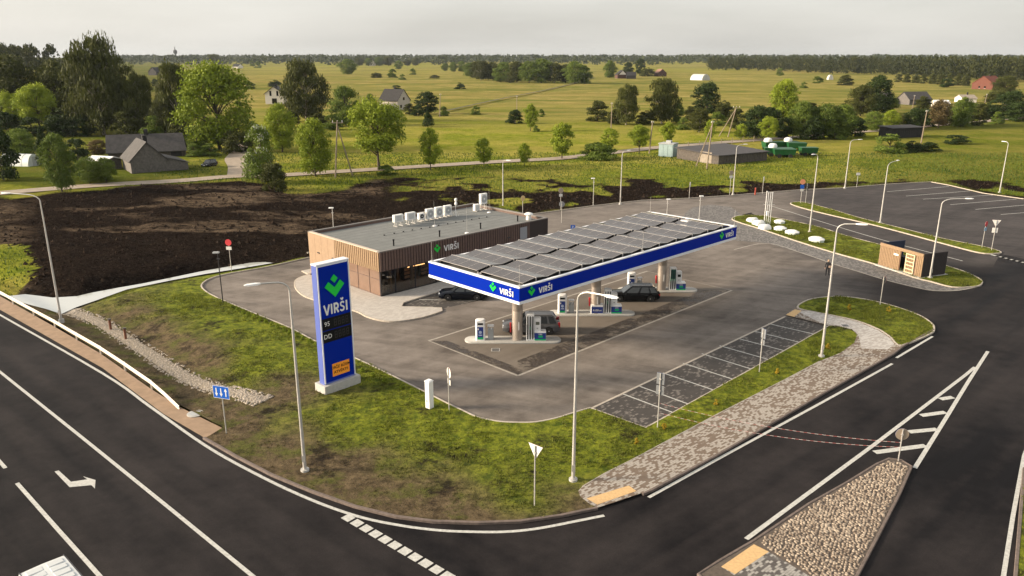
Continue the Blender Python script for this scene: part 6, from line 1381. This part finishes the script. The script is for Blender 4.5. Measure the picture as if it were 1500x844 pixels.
for row_ in (96.5, 95, 93.8, 92.6, 91.6, 90.6):
    for x in np.arange(100, 1500, 3.2):
        if rng.random() < (.97 if row_ < 94.5 else .33 if row_ > 96 else .6): g0 = G(x+rng.uniform(-2, 2), row_+rng.uniform(-.5, .5)); sp2.append((g0.x, g0.y))
forest('far_forest', zl(sp2), [rng.uniform(13, 22)*(1+.0001*q[1]) for q in sp2], [rng.uniform(16, 34) for _ in sp2], 36, .13, 'far', 'hazy forest belt along the whole far horizon', 330)
sp3 = []
for x in np.arange(-160, 150, 8):
    for k in range(8): g0 = G(x, 134); sp3.append((g0.x*(1+k*.045)+rng.uniform(-5, 5), g0.y*(1+k*.045)+rng.uniform(-6, 6)))
forest('hill_forest', zl(sp3), [rng.uniform(15, 22) for _ in sp3], [rng.uniform(8, 13) for _ in sp3], 240, .06, 'wood', 'dark wooded hill behind the trees at left', 360)

# ---- farm buildings
M_rdark = mat('roof_slate', (.016, .0145, .015), .8, var=.3, scale=1.5); M_wwhite = mat('white_render', (.74, .68, .6), .8); M_rred = mat('roof_red', (.2, .045, .02), .8, var=.2, scale=1); M_asb = mat('grey_sheet_roof', (.055, .05, .048), .85, var=.3, scale=1.2); M_asbl = mat('pale_sheet_roof', (.26, .22, .175), .85, var=.2, scale=1.2)
M_wbrown = mat('brown_wall', (.08, .036, .024), .8); M_plank = mat('grey_planks', (.125, .113, .104), .9, var=.3, scale=2.5)
def house(g, w_, d_, hw__, hr, rz, lab, wm, rm, wins=(), chim=None, name='house', over=.35, z=None, cat='house', lean=None):
    """gable towards local -Y, ridge along Y; wins = (x, z, w, h) on the gable"""
    e = empty(name, (g.x, g.y, zland(g.x, g.y)-.05 if z is None else z), rz, lab, cat)
    mb = MB(); a = w_/2; P5 = [(-a, 0), (a, 0), (a, hw__), (0, hw__+hr), (-a, hw__)]
    mb.loft([[(x, 0, zz) for x, zz in P5], [(x, d_, zz) for x, zz in P5]], True, True); mb.build('wall', wm, e)
    sl_ = hr/a; oz = over*sl_
    for s_ in (-1, 1):
        mb = MB(); A = [(s_*.0, hw__+hr+.0), (s_*(a+over), hw__-oz), (s_*(a+over), hw__-oz+.16), (0, hw__+hr+.18)]
        mb.loft([[(x, -over, zz+.02) for x, zz in A], [(x, d_+over, zz+.02) for x, zz in A]], True, True); ro = mb.build('roof', rm, e)
    for (x, zz, ww, wh) in wins:
        mb = MB(); mb.box(x-ww/2, x+ww/2, -.04, .05, zz, zz+wh); wn = mb.build('window', M_glass, e)
        mb = MB(); mb.box(x-ww/2-.08, x+ww/2+.08, -.06, -.03, zz-.1, zz); mb.build('sill', M_signw, wn)
    if chim: mb = MB(); x, y, s_, zt_ = chim; mb.box(x-s_, x+s_, y-s_, y+s_, hw__+hr*.3, zt_); mb.build('chimney', M_rdark, e)
    if lean:
        lw, lh0, lh1 = lean; mb = MB(); mb.loft([[(a, 0, 0), (a+lw, 0, 0), (a+lw, 0, lh1), (a, 0, lh0)], [(a, d_, 0), (a+lw, d_, 0), (a+lw, d_, lh1), (a, d_, lh0)]], True, True); mb.build('lean_to', wm, e)
        mb = MB(); mb.loft([[(a-.1, -.2, lh0+.08), (a+lw+.3, -.2, lh1-.02), (a+lw+.3, -.2, lh1+.12), (a-.1, -.2, lh0+.22)], [(a-.1, d_+.2, lh0+.08), (a+lw+.3, d_+.2, lh1-.02), (a+lw+.3, d_+.2, lh1+.12), (a-.1, d_+.2, lh0+.22)]], True, True); mb.build('lean_to_roof', rm, e)
    return e
g = G(402.5, 152.6); sc = scale_at(g)
house(g, 26/sc, 10, 15/sc, 9.6/sc, R(4), 'white gabled house with tall dark windows in the meadow', M_wwhite, M_rdark, [(-1.7, 4.0, 1.0, 2.4), (1.7, 4.0, 1.0, 2.4), (0, .2, 2.4, 2.6)], (.8, 3, .35, 9.8), 'white_house', .6)
# weathered farmhouse: gabled barn with lean-to, long rear wing
g = G(194, 259.5); g1 = G(277, 253); dx = g1-g; ang = math.atan2(dx.y, dx.x); Wf = dx.length; bw_ = Wf*.62; zf = zland(g.x, g.y)
c0 = g + dx.normalized()*bw_/2
M_ranger = M_plank
e = house(c0, bw_, 9.5, hgt(g, 241), hgt(G(222, 257), 213.5)-hgt(g, 241), ang, 'weathered grey plank barn with lean-to beside the lane', M_plank, M_asb, [], (.9, 6.5, .4, hgt(G(222, 257), 207)), 'plank_barn', .35, None, 'barn', (Wf-bw_, hgt(g, 240), hgt(g1, 243)))
for k in range(int(Wf/.55)):
    x = -bw_/2 + k*.55+.02; xc = x+.25
    if xc < bw_/2: top_ = hgt(g, 241) + (hgt(G(222, 257), 213.5)-hgt(g, 241))*(1-abs(xc)/(bw_/2)) - .15
    else: top_ = hgt(g, 240) + (hgt(g1, 243)-hgt(g, 240))*((xc-bw_/2)/(Wf-bw_)) - .05
    mb = MB(); mb.box(x, x+.5, -.05-.02*(k % 2), 0, .05, top_); mb.build('plank', M_plank, e)
g = G(157, 236); g1 = G(275, 231); dx = g1-g; W2 = dx.length; wl = hgt(g1, 219); wing = empty('farm_wing', (g + dx/2), math.atan2(dx.y, dx.x), 'long low farm building with dark sheet roof behind the barn', 'barn')
mb = MB(); mb.box(-W2/2+.4, W2/2-.4, 0, 8, 0, wl); mb.build('wall', M_oldwood, wing)
rh = wl+3.4
for s_ in (0, 1):
    mb = MB(); y0, y1 = (-.6, 4.0) if s_ == 0 else (8.6, 4.0); mb.loft([[(-W2/2, y0, wl-.3), (-W2/2, y1, rh), (-W2/2, y1, rh+.15), (-W2/2, y0, wl-.12)], [(W2/2, y0, wl-.3), (W2/2-.6, y1, rh), (W2/2-.6, y1, rh+.15), (W2/2, y0, wl-.12)]], True, True); mb.build('roof', M_rdark if s_ else M_asb, wing)
for s_ in (-1, 1): mb = MB(); mb.add([(s_*(W2/2-.4), 0, wl-.1), (s_*(W2/2-.4), 8, wl-.1), (s_*(W2/2-.4), 4, rh-.1)], [(0, 1, 2)]); mb.build('gable', M_oldwood, wing)
mb = MB(); mb.box(-.4, .4, 3.6, 4.4, rh-.5, rh+1.2); mb.build('chimney', M_rdark, wing)
mb = MB(); mb.box(W2/2-3.5, W2/2-1.2, -.03, .05, .1, 2.1); mb.build('door', M_rdark, wing)
g = G(592, 161); sc = scale_at(g); e = house(g, 9.5, 10, 4.2, 4.6, R(62), 'house with dark steep roof among trees in the meadow', mat('cream_wall', (.45, .4, .34), .8), M_rdark, [(0, 4.2, 1.2, 1.3), (-2.2, 1, 1.2, 1.3), (2.2, 1, 1.2, 1.3)], (.5, 5, .4, 9.8), 'dark_roofed_house')
g = G(223.5, 111); house(g, 6.5*2, 12, 5, 5, R(-20), 'small dark barn far off in the green field', M_rdark, M_rdark, [], None, 'far_barn', cat='barn')
g = G(546, 98); house(g, 16, 16, 6, 7, R(10), 'tiny white house before the far forest', M_wwhite, mat('roof_pale', (.4, .42, .44), .7), [(-3, 1.5, 2, 2), (3, 1.5, 2, 2)], None, 'far_house')
g = G(352.5, 100.5); house(g, 22, 14, 3.5, 5, R(80), 'low far house with dark roof', M_wwhite, M_rdark, [], None, 'far_house')
g = G(912, 115.2); sc = scale_at(g); house(g, 15/sc, 14, 4.2, 4.6, R(5), 'far farmhouse with white gable over brown wall', M_wbrown, M_rdark, [(-1.6, 5.0, .9, 1.3), (1.6, 5.0, .9, 1.3)], None, 'far_farmhouse')
mb = MB(); mb.add([(-3.9, -.08, 4.3), (3.9, -.08, 4.3), (0, -.08, 8.6)], [(0, 1, 2)]); mb.build('white_gable', M_wwhite, bpy.data.objects['far_farmhouse'])
g = G(931, 115.4); house(g, 12, 10, 3.6, 3.6, R(85), 'far dark outbuilding beside the white gable', M_rdark, M_rdark, [(0, .2, 2, 2.4)], None, 'far_outbuilding')
g = G(970, 112); house(g, 12, 10, 4, 4.6, R(20), 'far house with brown tiled gable', M_wbrown, mat('roof_brown', (.22, .12, .08), .8), [(-2, 1, 1.2, 1.4), (2, 1, 1.2, 1.4)], None, 'far_gable_house')
g = G(1438, 131); house(g, 15, 16, 4.2, 5.2, R(-58), 'red roofed house before the right forest', mat('red_wall', (.12, .035, .02), .8), M_rred, [(-2, 1, 1.2, 1.4), (2, 1, 1.2, 1.4)], (0, 8, .5, 10.5), 'red_roofed_house')
g = G(1302, 152); house(g, 10, 14, 2.6, 3.2, R(70), 'grey farm roof below the big dark tree, left of two', M_plank, M_asb, [], None, 'grey_farm_roof', cat='barn')
g = G(1322, 153); house(g, 9, 13, 2.6, 3.4, R(-75), 'grey farm roof below the big dark tree, right of two', M_plank, M_asb, [], None, 'grey_farm_roof', cat='barn')
g = G(1387, 158); house(g, 6, 6, 2.2, 1.2, R(80), 'small white roofed hut right of the farm roofs', M_wwhite, M_white, [], None, 'white_hut', cat='hut')
g = G(1424, 150); house(g, 9, 7, 2.2, 1.6, R(85), 'low pale roofed hut with chimney near the red house', M_wwhite, M_asbl, [], (0, 3, .3, 5.2), 'pale_hut', cat='hut')
# flat roofed shed, dark timber shed
def flat_shed(c1, c2, depth, ty, lab, wm, rm, name, slope=.5):
    a, b_ = G(*c1), G(*c2); d_ = b_-a; L_ = d_.length; e = empty(name, a, math.atan2(d_.y, d_.x), lab, 'shed'); hh = hgt(a, ty)
    mb = MB(); mb.loft([[(0, 0, -.2), (L_, 0, -.2), (L_, depth, -.2), (0, depth, -.2)], [(0, 0, hh), (L_, 0, hh), (L_, depth, hh+slope), (0, depth, hh+slope)]], True, True); mb.build('wall', wm, e)
    mb = MB(); mb.loft([[(-.4, -.4, hh-.02), (L_+.4, -.4, hh-.02), (L_+.4, depth+.4, hh+slope+.02), (-.4, depth+.4, hh+slope+.02)], [(-.4, -.4, hh+.2), (L_+.4, -.4, hh+.2), (L_+.4, depth+.4, hh+slope+.24), (-.4, depth+.4, hh+slope+.24)]], True, True); mb.build('roof', rm, e)
    for k in range(int(L_/.8)): mb = MB(); mb.box(k*.8+.03, k*.8+.76, -.06, 0, -.1, hh-.05); mb.build('plank', wm, e)
    return e, L_, hh
e, L_, hh = flat_shed((1051.8, 242.8), (1123, 236), 13, 229, 'flat roofed plank shed with dark grey roof behind the forecourt', M_oldwood, mat('felt_roof', (.05, .046, .048), .85, var=.15, scale=1), 'flat_roofed_shed')
mb = MB(); mb.box(-.06, 0, 2, 5.5, 0, 2.6); mb.build('side_door', M_asbl, e)
flat_shed((1306, 203), (1351, 201), 5, 189, 'dark timber shed among bushes at right', M_rdark, M_rdark, 'dark_timber_shed', .3)
g = G(979, 229.5); e = empty('transformer_kiosk', g, R(-32), 'pale blue green metal kiosk beside the lane', 'kiosk'); kh = hgt(g, 210.5); M_teal = mat('kiosk_teal', (.27, .36, .36), .55, var=.1, scale=2)
mb = MB(); mb.box(-1.9, 1.6, -1.5, 1.5, -.2, kh); mb.build('body', M_teal, e); mb = MB(); mb.box(-2.05, 1.75, -1.65, 1.65, kh, kh+.18); mb.build('roof', M_grey, e)
for k in range(3): mb = MB(); mb.box(-1.8+k*1.1, -.8+k*1.1, -1.55, -1.49, .2, kh-.2); mb.build('door', M_teal, e)
mb = MB(); mb.box(-.6, .6, -.5, .5, kh+.18, kh+.75); mb.build('insulator_box', M_grey, e)
# green machines with white covers
M_mg = mat('machine_green', (.006, .075, .02), .5, var=.2, scale=2)
for i, (x, y, L_, rz, lab, tarp) in enumerate(((1139, 229.5, 6.5, -.15, 'green farm trailer with white cover, nearest the shed roof', 1), (1128, 220, 4, .2, 'green farm trailer partly behind the shed', 1), (1152, 219.5, 5.5, .1, 'green farm trailer with a big white tarpaulin bundle', 1), (1166, 221.5, 4.5, -.1, 'green farm trailer right of the white bundle', 0), (1183, 229, 4, 0, 'small dark green trailer at the right end', 0), (1148, 231.5, 5, -.1, 'low green trailer in front of the others', 0))):
    g = G(x, y); e = empty('farm_trailer', g, rz, lab, 'farm trailer', 'green farm machines beside the shed')
    mb = MB(); a = L_/2; mb.loft([[(-a*.9, -1.0, .8), (a*.9, -1.0, .8), (a*.9, 1.0, .8), (-a*.9, 1.0, .8)], [(-a, -1.2, 2.1), (a, -1.2, 2.1), (a, 1.2, 2.1), (-a, 1.2, 2.1)]], True, True); mb.build('hopper', M_mg, e)
    for s_ in (-1, 1):
        for xx in (-a*.5, a*.5): mb = MB(); mb.cyl((xx, s_*1.05, .5), (xx, s_*1.3, .5), .5, n=14); mb.build('wheel', M_tyre, e)
    mb = MB(); mb.box(a, a+1.4, -.08, .08, .7, .85); mb.build('drawbar', M_dark, e)
    mb = MB(); mb.box(-a-.03, a+.03, -1.25, 1.25, 2.0, 2.12); mb.build('rim', M_mg, e)
    if tarp: mb = MB(); mb.lathe([(1.0, 2.12), (1.05, 2.5), (.8, 2.95), (.3, 3.1)], 12, -a*.4 if i != 2 else .2); mb.build('cover', M_white, e, 2)
# tunnels
def tunnel(g, w_, L_, rz, lab, m, hh, name='polytunnel'):
    e = empty(name, (g.x, g.y, zland(g.x, g.y)), rz, lab, 'polytunnel'); ring = lambda y: [(w_/2*math.cos(a), y, hh*math.sin(a)) for a in [math.pi*k/10 for k in range(11)]]
    mb = MB(); mb.loft([ring(0), ring(L_)], True, True); mb.build('cover', m, e, 2); mb = MB(); mb.box(-.5, .5, -.05, .02, 0, hh*.8); mb.build('door', M_grey, e)
    for k in range(5): mb = MB(); mb.tube([(x*1.01, k*L_/4, z_*1.012) for x, y, z_ in ring(0)], .03, 5); mb.build('hoop', M_grey, e)
mat('film_dull', (.5, .49, .46), .6)
tunnel(G(1034, 117.5), 12, 16, R(35), 'white tunnel tent in the far field', MATS['film_dull'], 6)
tunnel(G(52, 246), 3.6, 7, R(78), 'pale polytunnel in the garden at left', mat('film_white', (.55, .58, .56), .4), 2.5)
g = G(168, 252); house(g, 4.2, 5, 1.9, .6, R(70), 'small shed with white sheet roof left of the barn', M_oldwood, M_white, [], None, 'garden_shed', cat='shed')
g = G(1217, 117); tunnel(g, 5, 5, 0, 'small white silo hut in the far tan field', MATS['film_dull'], 5, 'far_silo')
# timber poles
def tpole(base, top, lab, strut=None, cross=False):
    g = G(*base); t_ = G(*top, hgt(g, top[1])); t_ = Vector((t_.x, g.y + (t_.y-g.y)*0, hgt(g, top[1]))); e = empty('timber_pole', g, 0, lab, 'utility pole'); d_ = t_-g; d_.z = t_.z
    mb = MB(); mb.cyl((0, 0, -.3), d_, .17, .12, 8); mb.build('pole', M_pole, e, 2)
    if strut: s_ = G(*strut) - g; mb = MB(); mb.cyl(s_, d_*.93, .14, .11, 8); mb.build('strut', M_pole, e, 2)
    if cross: mb = MB(); mb.box(d_.x-1.1, d_.x+1.1, -.06, .06, d_.z-.45, d_.z-.3); mb.build('cross_arm', M_pole, e)
    for k in (-1, 0, 1): mb = MB(); mb.cyl((d_.x+k*(.9 if cross else .25), 0, d_.z-.3), (d_.x+k*(.9 if cross else .25), 0, d_.z+.1), .05, n=6); mb.build('insulator', M_white, e)
tpole((491, 262), (494, 177), 'braced timber pole right of the dense rounded tree', (517, 259), True)
tpole((1035, 249), (1044, 178), 'timber pole of the braced pair left of the flat roofed shed', (1019, 245))
tpole((1066, 201), (1079, 156), 'timber pole with long brace behind the flat roofed shed', (1053, 200), True)
tpole((950.7, 226), (956, 178), 'single leaning timber pole left of the blue kiosk'); tpole((895, 191), (896.5, 151), 'thin far timber pole behind the reed clump'); tpole((757, 164), (757.2, 141), 'thin far timber pole left of the lone meadow tree')
tpole((1349, 210), (1358, 162), 'pale leaning pole beside the dark timber shed'); tpole((1336, 161), (1340, 140), 'far pole right of the grey farm roofs'); tpole((1441, 157), (1446, 138), 'far pole near the red roofed house'); tpole((644, 172), (645, 138), 'thin pole at the start of the ditch line')
fe = MB(); fpost = [G(a, b_) for a, b_ in ((992, 219), (1008, 217.5), (1024, 216), (1040, 214.5), (1056, 213), (1072, 211), (1088, 209.5), (1104, 208), (1120, 206))]
e = empty('wire_fence', fpost[0], 0, 'post and wire fence along the lane behind the shed', 'fence')
for p_ in fpost: mb = MB(); q_ = p_-fpost[0]; mb.cyl((q_.x, q_.y, -.1), (q_.x, q_.y, 1.7), .08, n=6); mb.build('post', M_pole, e)
for zz in (.6, 1.1, 1.5): mb = MB(); mb.tube([p_-fpost[0]+Vector((0, 0, zz)) for p_ in fpost], .015, 4); mb.build('wire', M_steel, e)
# far masts
g = Vector((-590, 860, 0)); e = empty('lattice_mast', (-572, 900, 5), 0, 'red lattice radio mast at the upper left corner', 'mast'); mb = MB(); hm = 60
for a in (0, 2.09, 4.19): mb.cyl((2.2*math.cos(a), 2.2*math.sin(a), 0), (.6*math.cos(a), .6*math.sin(a), hm), .16, n=5)
mb.build('leg', M_wbrown, e); mb = MB()
for k in range(20):
    z0_, z1_ = k*hm/20, (k+1)*hm/20; r0, r1 = 2.2-1.6*k/20, 2.2-1.6*(k+1)/20
    for a, a2 in ((0, 2.09), (2.09, 4.19), (4.19, 6.28)): mb.cyl((r0*math.cos(a), r0*math.sin(a), z0_), (r1*math.cos(a2), r1*math.sin(a2), z1_), .09, n=4)
mb.build('bracing', M_wbrown, e)
g = G(258.5, 92); e = empty('water_tower', (g.x, g.y, 0), 0, 'tiny far water tower on the left horizon', 'tower'); mb = MB(); mb.lathe([(4, 0), (3, 34), (8, 40), (8, 50), (2, 54), (1, 66)], 10); mb.build('shaft', M_asb, e, 2)
mb = MB(); mb.lathe([(8.3, 42), (8.3, 44)], 10); mb.build('ring', M_rdark, e)

# ---- living grass on the verges
VV, TT = [], []
for poly, zf, gf in GRASS:
    xs = [q[0] for q in poly]; ys = [q[1] for q in poly]; A = abs(area2(poly))/2; n = int(min(150000, A*70))
    X_ = rng.uniform(min(xs), max(xs), n*3); Y_ = rng.uniform(min(ys), max(ys), n*3); ok = inside(poly, X_, Y_); X_, Y_ = X_[ok][:n], Y_[ok][:n]
    if poly is v1: ok = (dist(stone_ax, X_, Y_) > 1.0) & (dist(lowedge, X_, Y_) > .5); X_, Y_ = X_[ok], Y_[ok]
    gg = gf(X_, Y_); cl_ = fbm(X_, Y_, 1.6, 3, 131); bald = fbm(X_, Y_, 4.5, 4, 141); ok = (rng.random(len(X_)) < .35+.65*gg) & (cl_ > .34) & (bald < .6); X_, Y_, gg, cl_ = X_[ok], Y_[ok], gg[ok], cl_[ok]
    Z_ = zf(X_, Y_) - .01; n = len(X_); hh = (.05+.34*rng.random(n)*np.clip(cl_*1.5-.25, .1, 1)**2)*(.5+.5*gg)
    for k in range(2):
        a = rng.uniform(0, 6.28, n); ln = rng.uniform(-.09, .09, (n, 2)); w_ = .02+.022*rng.random(n); ox, oy = rng.uniform(-.05, .05, (2, n))
        b0 = np.stack([X_+ox-np.cos(a)*w_, Y_+oy-np.sin(a)*w_, Z_], 1); b1 = np.stack([X_+ox+np.cos(a)*w_, Y_+oy+np.sin(a)*w_, Z_], 1); tp_ = np.stack([X_+ox+ln[:, 0], Y_+oy+ln[:, 1], Z_+hh], 1)
        VV.append(np.stack([b0, b1, tp_], 1).reshape(-1, 3)); TT.append(np.clip(gg*.7 + (rng.random(n)-.5)*.35 + (cl_-.5)*.6, 0, 1))
LM['turf'] = leaf_mat('grass_blades', (.07, .054, .026), (.18, .215, .022), None, .3)
V_ = np.concatenate(VV); setp(link('verge_grass', mesh_np('verge_grass', V_, np.arange(len(V_)).reshape(-1, 3), LM['turf'], np.concatenate(TT))), 'short tufted grass growing on the verges', kind='stuff')
# rough herbage on the bank behind the forecourt and along the lane
VV, TT = [], []
n = 110000; X_ = rng.uniform(-70, 130, n); Y_ = rng.uniform(70, 190, n)
ii = np.clip(np.searchsorted(gy, Y_), 1, len(gy)-1); jj = np.clip(np.searchsorted(gx, X_), 1, len(gx)-1)
ok = inside(land, X_, Y_) & (soil[ii, jj] < .5) & (dL[ii, jj] > 3) & (dB[ii, jj] > .6); X_, Y_, ii, jj = X_[ok], Y_[ok], ii[ok], jj[ok]; n = len(X_)
hh = (.15+.35*rng.random(n))*(.5+fbm(X_, Y_, 7, 3, 151)); a = rng.uniform(0, 6.28, n); w_ = .06+.06*rng.random(n); Z_ = h[ii, jj]-.05; ln = rng.uniform(-.15, .15, (n, 2))
V_ = np.stack([np.stack([X_-np.cos(a)*w_, Y_-np.sin(a)*w_, Z_], 1), np.stack([X_+np.cos(a)*w_, Y_+np.sin(a)*w_, Z_], 1), np.stack([X_+ln[:, 0], Y_+ln[:, 1], Z_+hh], 1)], 1).reshape(-1, 3)
LM['herb'] = leaf_mat('herbage', (.035, .075, .008), (.16, .19, .03), None, .3)
setp(link('meadow_grass', mesh_np('meadow_grass', V_, np.arange(len(V_)).reshape(-1, 3), LM['herb'], np.clip(fbm(X_, Y_, 12, 4, 161)*1.1-.1+(rng.random(n)-.5)*.3, 0, 1))), 'tall rough grass between the lane and the forecourt', kind='stuff')
# ---- clods on the bare earth
n = 26000; X_ = rng.uniform(-75, 110, n); Y_ = rng.uniform(72, 172, n); ii = np.clip(np.searchsorted(gy, Y_), 1, len(gy)-1); jj = np.clip(np.searchsorted(gx, X_), 1, len(gx)-1)
ok = inside(land, X_, Y_) & (soil[ii, jj] > .6) & (dL[ii, jj] > 3) & (dB[ii, jj] > 1.0); X_, Y_, ii, jj = X_[ok], Y_[ok], ii[ok], jj[ok]; n = len(X_); s_ = .06+.3*rng.random(n)**3; Z_ = h[ii, jj]; a0 = rng.uniform(0, 6.28, n)
ring = [np.stack([X_+np.cos(a0+k*2.094)*s_*rng.uniform(.7, 1.3, n), Y_+np.sin(a0+k*2.094)*s_*rng.uniform(.7, 1.3, n), Z_-.05], 1) for k in range(3)]; top = np.stack([X_+rng.uniform(-.3, .3, n)*s_, Y_+rng.uniform(-.3, .3, n)*s_, Z_+s_*.9], 1)
V_ = np.stack([ring[0], ring[1], top, ring[1], ring[2], top, ring[2], ring[0], top], 1).reshape(-1, 3)
setp(link('soil_clods', mesh_np('soil_clods', V_, np.arange(len(V_)).reshape(-1, 3), mat('clod_earth', (.006, .0045, .004), .95, col2=(.055, .04, .03), scale=.9, spec=0))), 'loose clods lying on the bare dark earth', kind='stuff')
# ---- air
mb = MB(); mb.box(-5400, 5400, -55, 8300, -4, 105); hz_o = mb.build('haze', None)
m = bpy.data.materials.new('haze_air'); m.use_nodes = True; n_ = m.node_tree; n_.nodes.clear(); ou = n_.nodes.new('ShaderNodeOutputMaterial'); pv = n_.nodes.new('ShaderNodeVolumePrincipled')
pv.inputs['Color'].default_value = (.74, .82, .92, 1); pv.inputs['Density'].default_value = .000038; pv.inputs['Anisotropy'].default_value = .2
n_.links.new(pv.outputs[0], ou.inputs['Volume']); hz_o.data.materials.clear(); hz_o.data.materials.append(m); setp(hz_o, 'thin pale evening haze over the whole plain', kind='stuff')
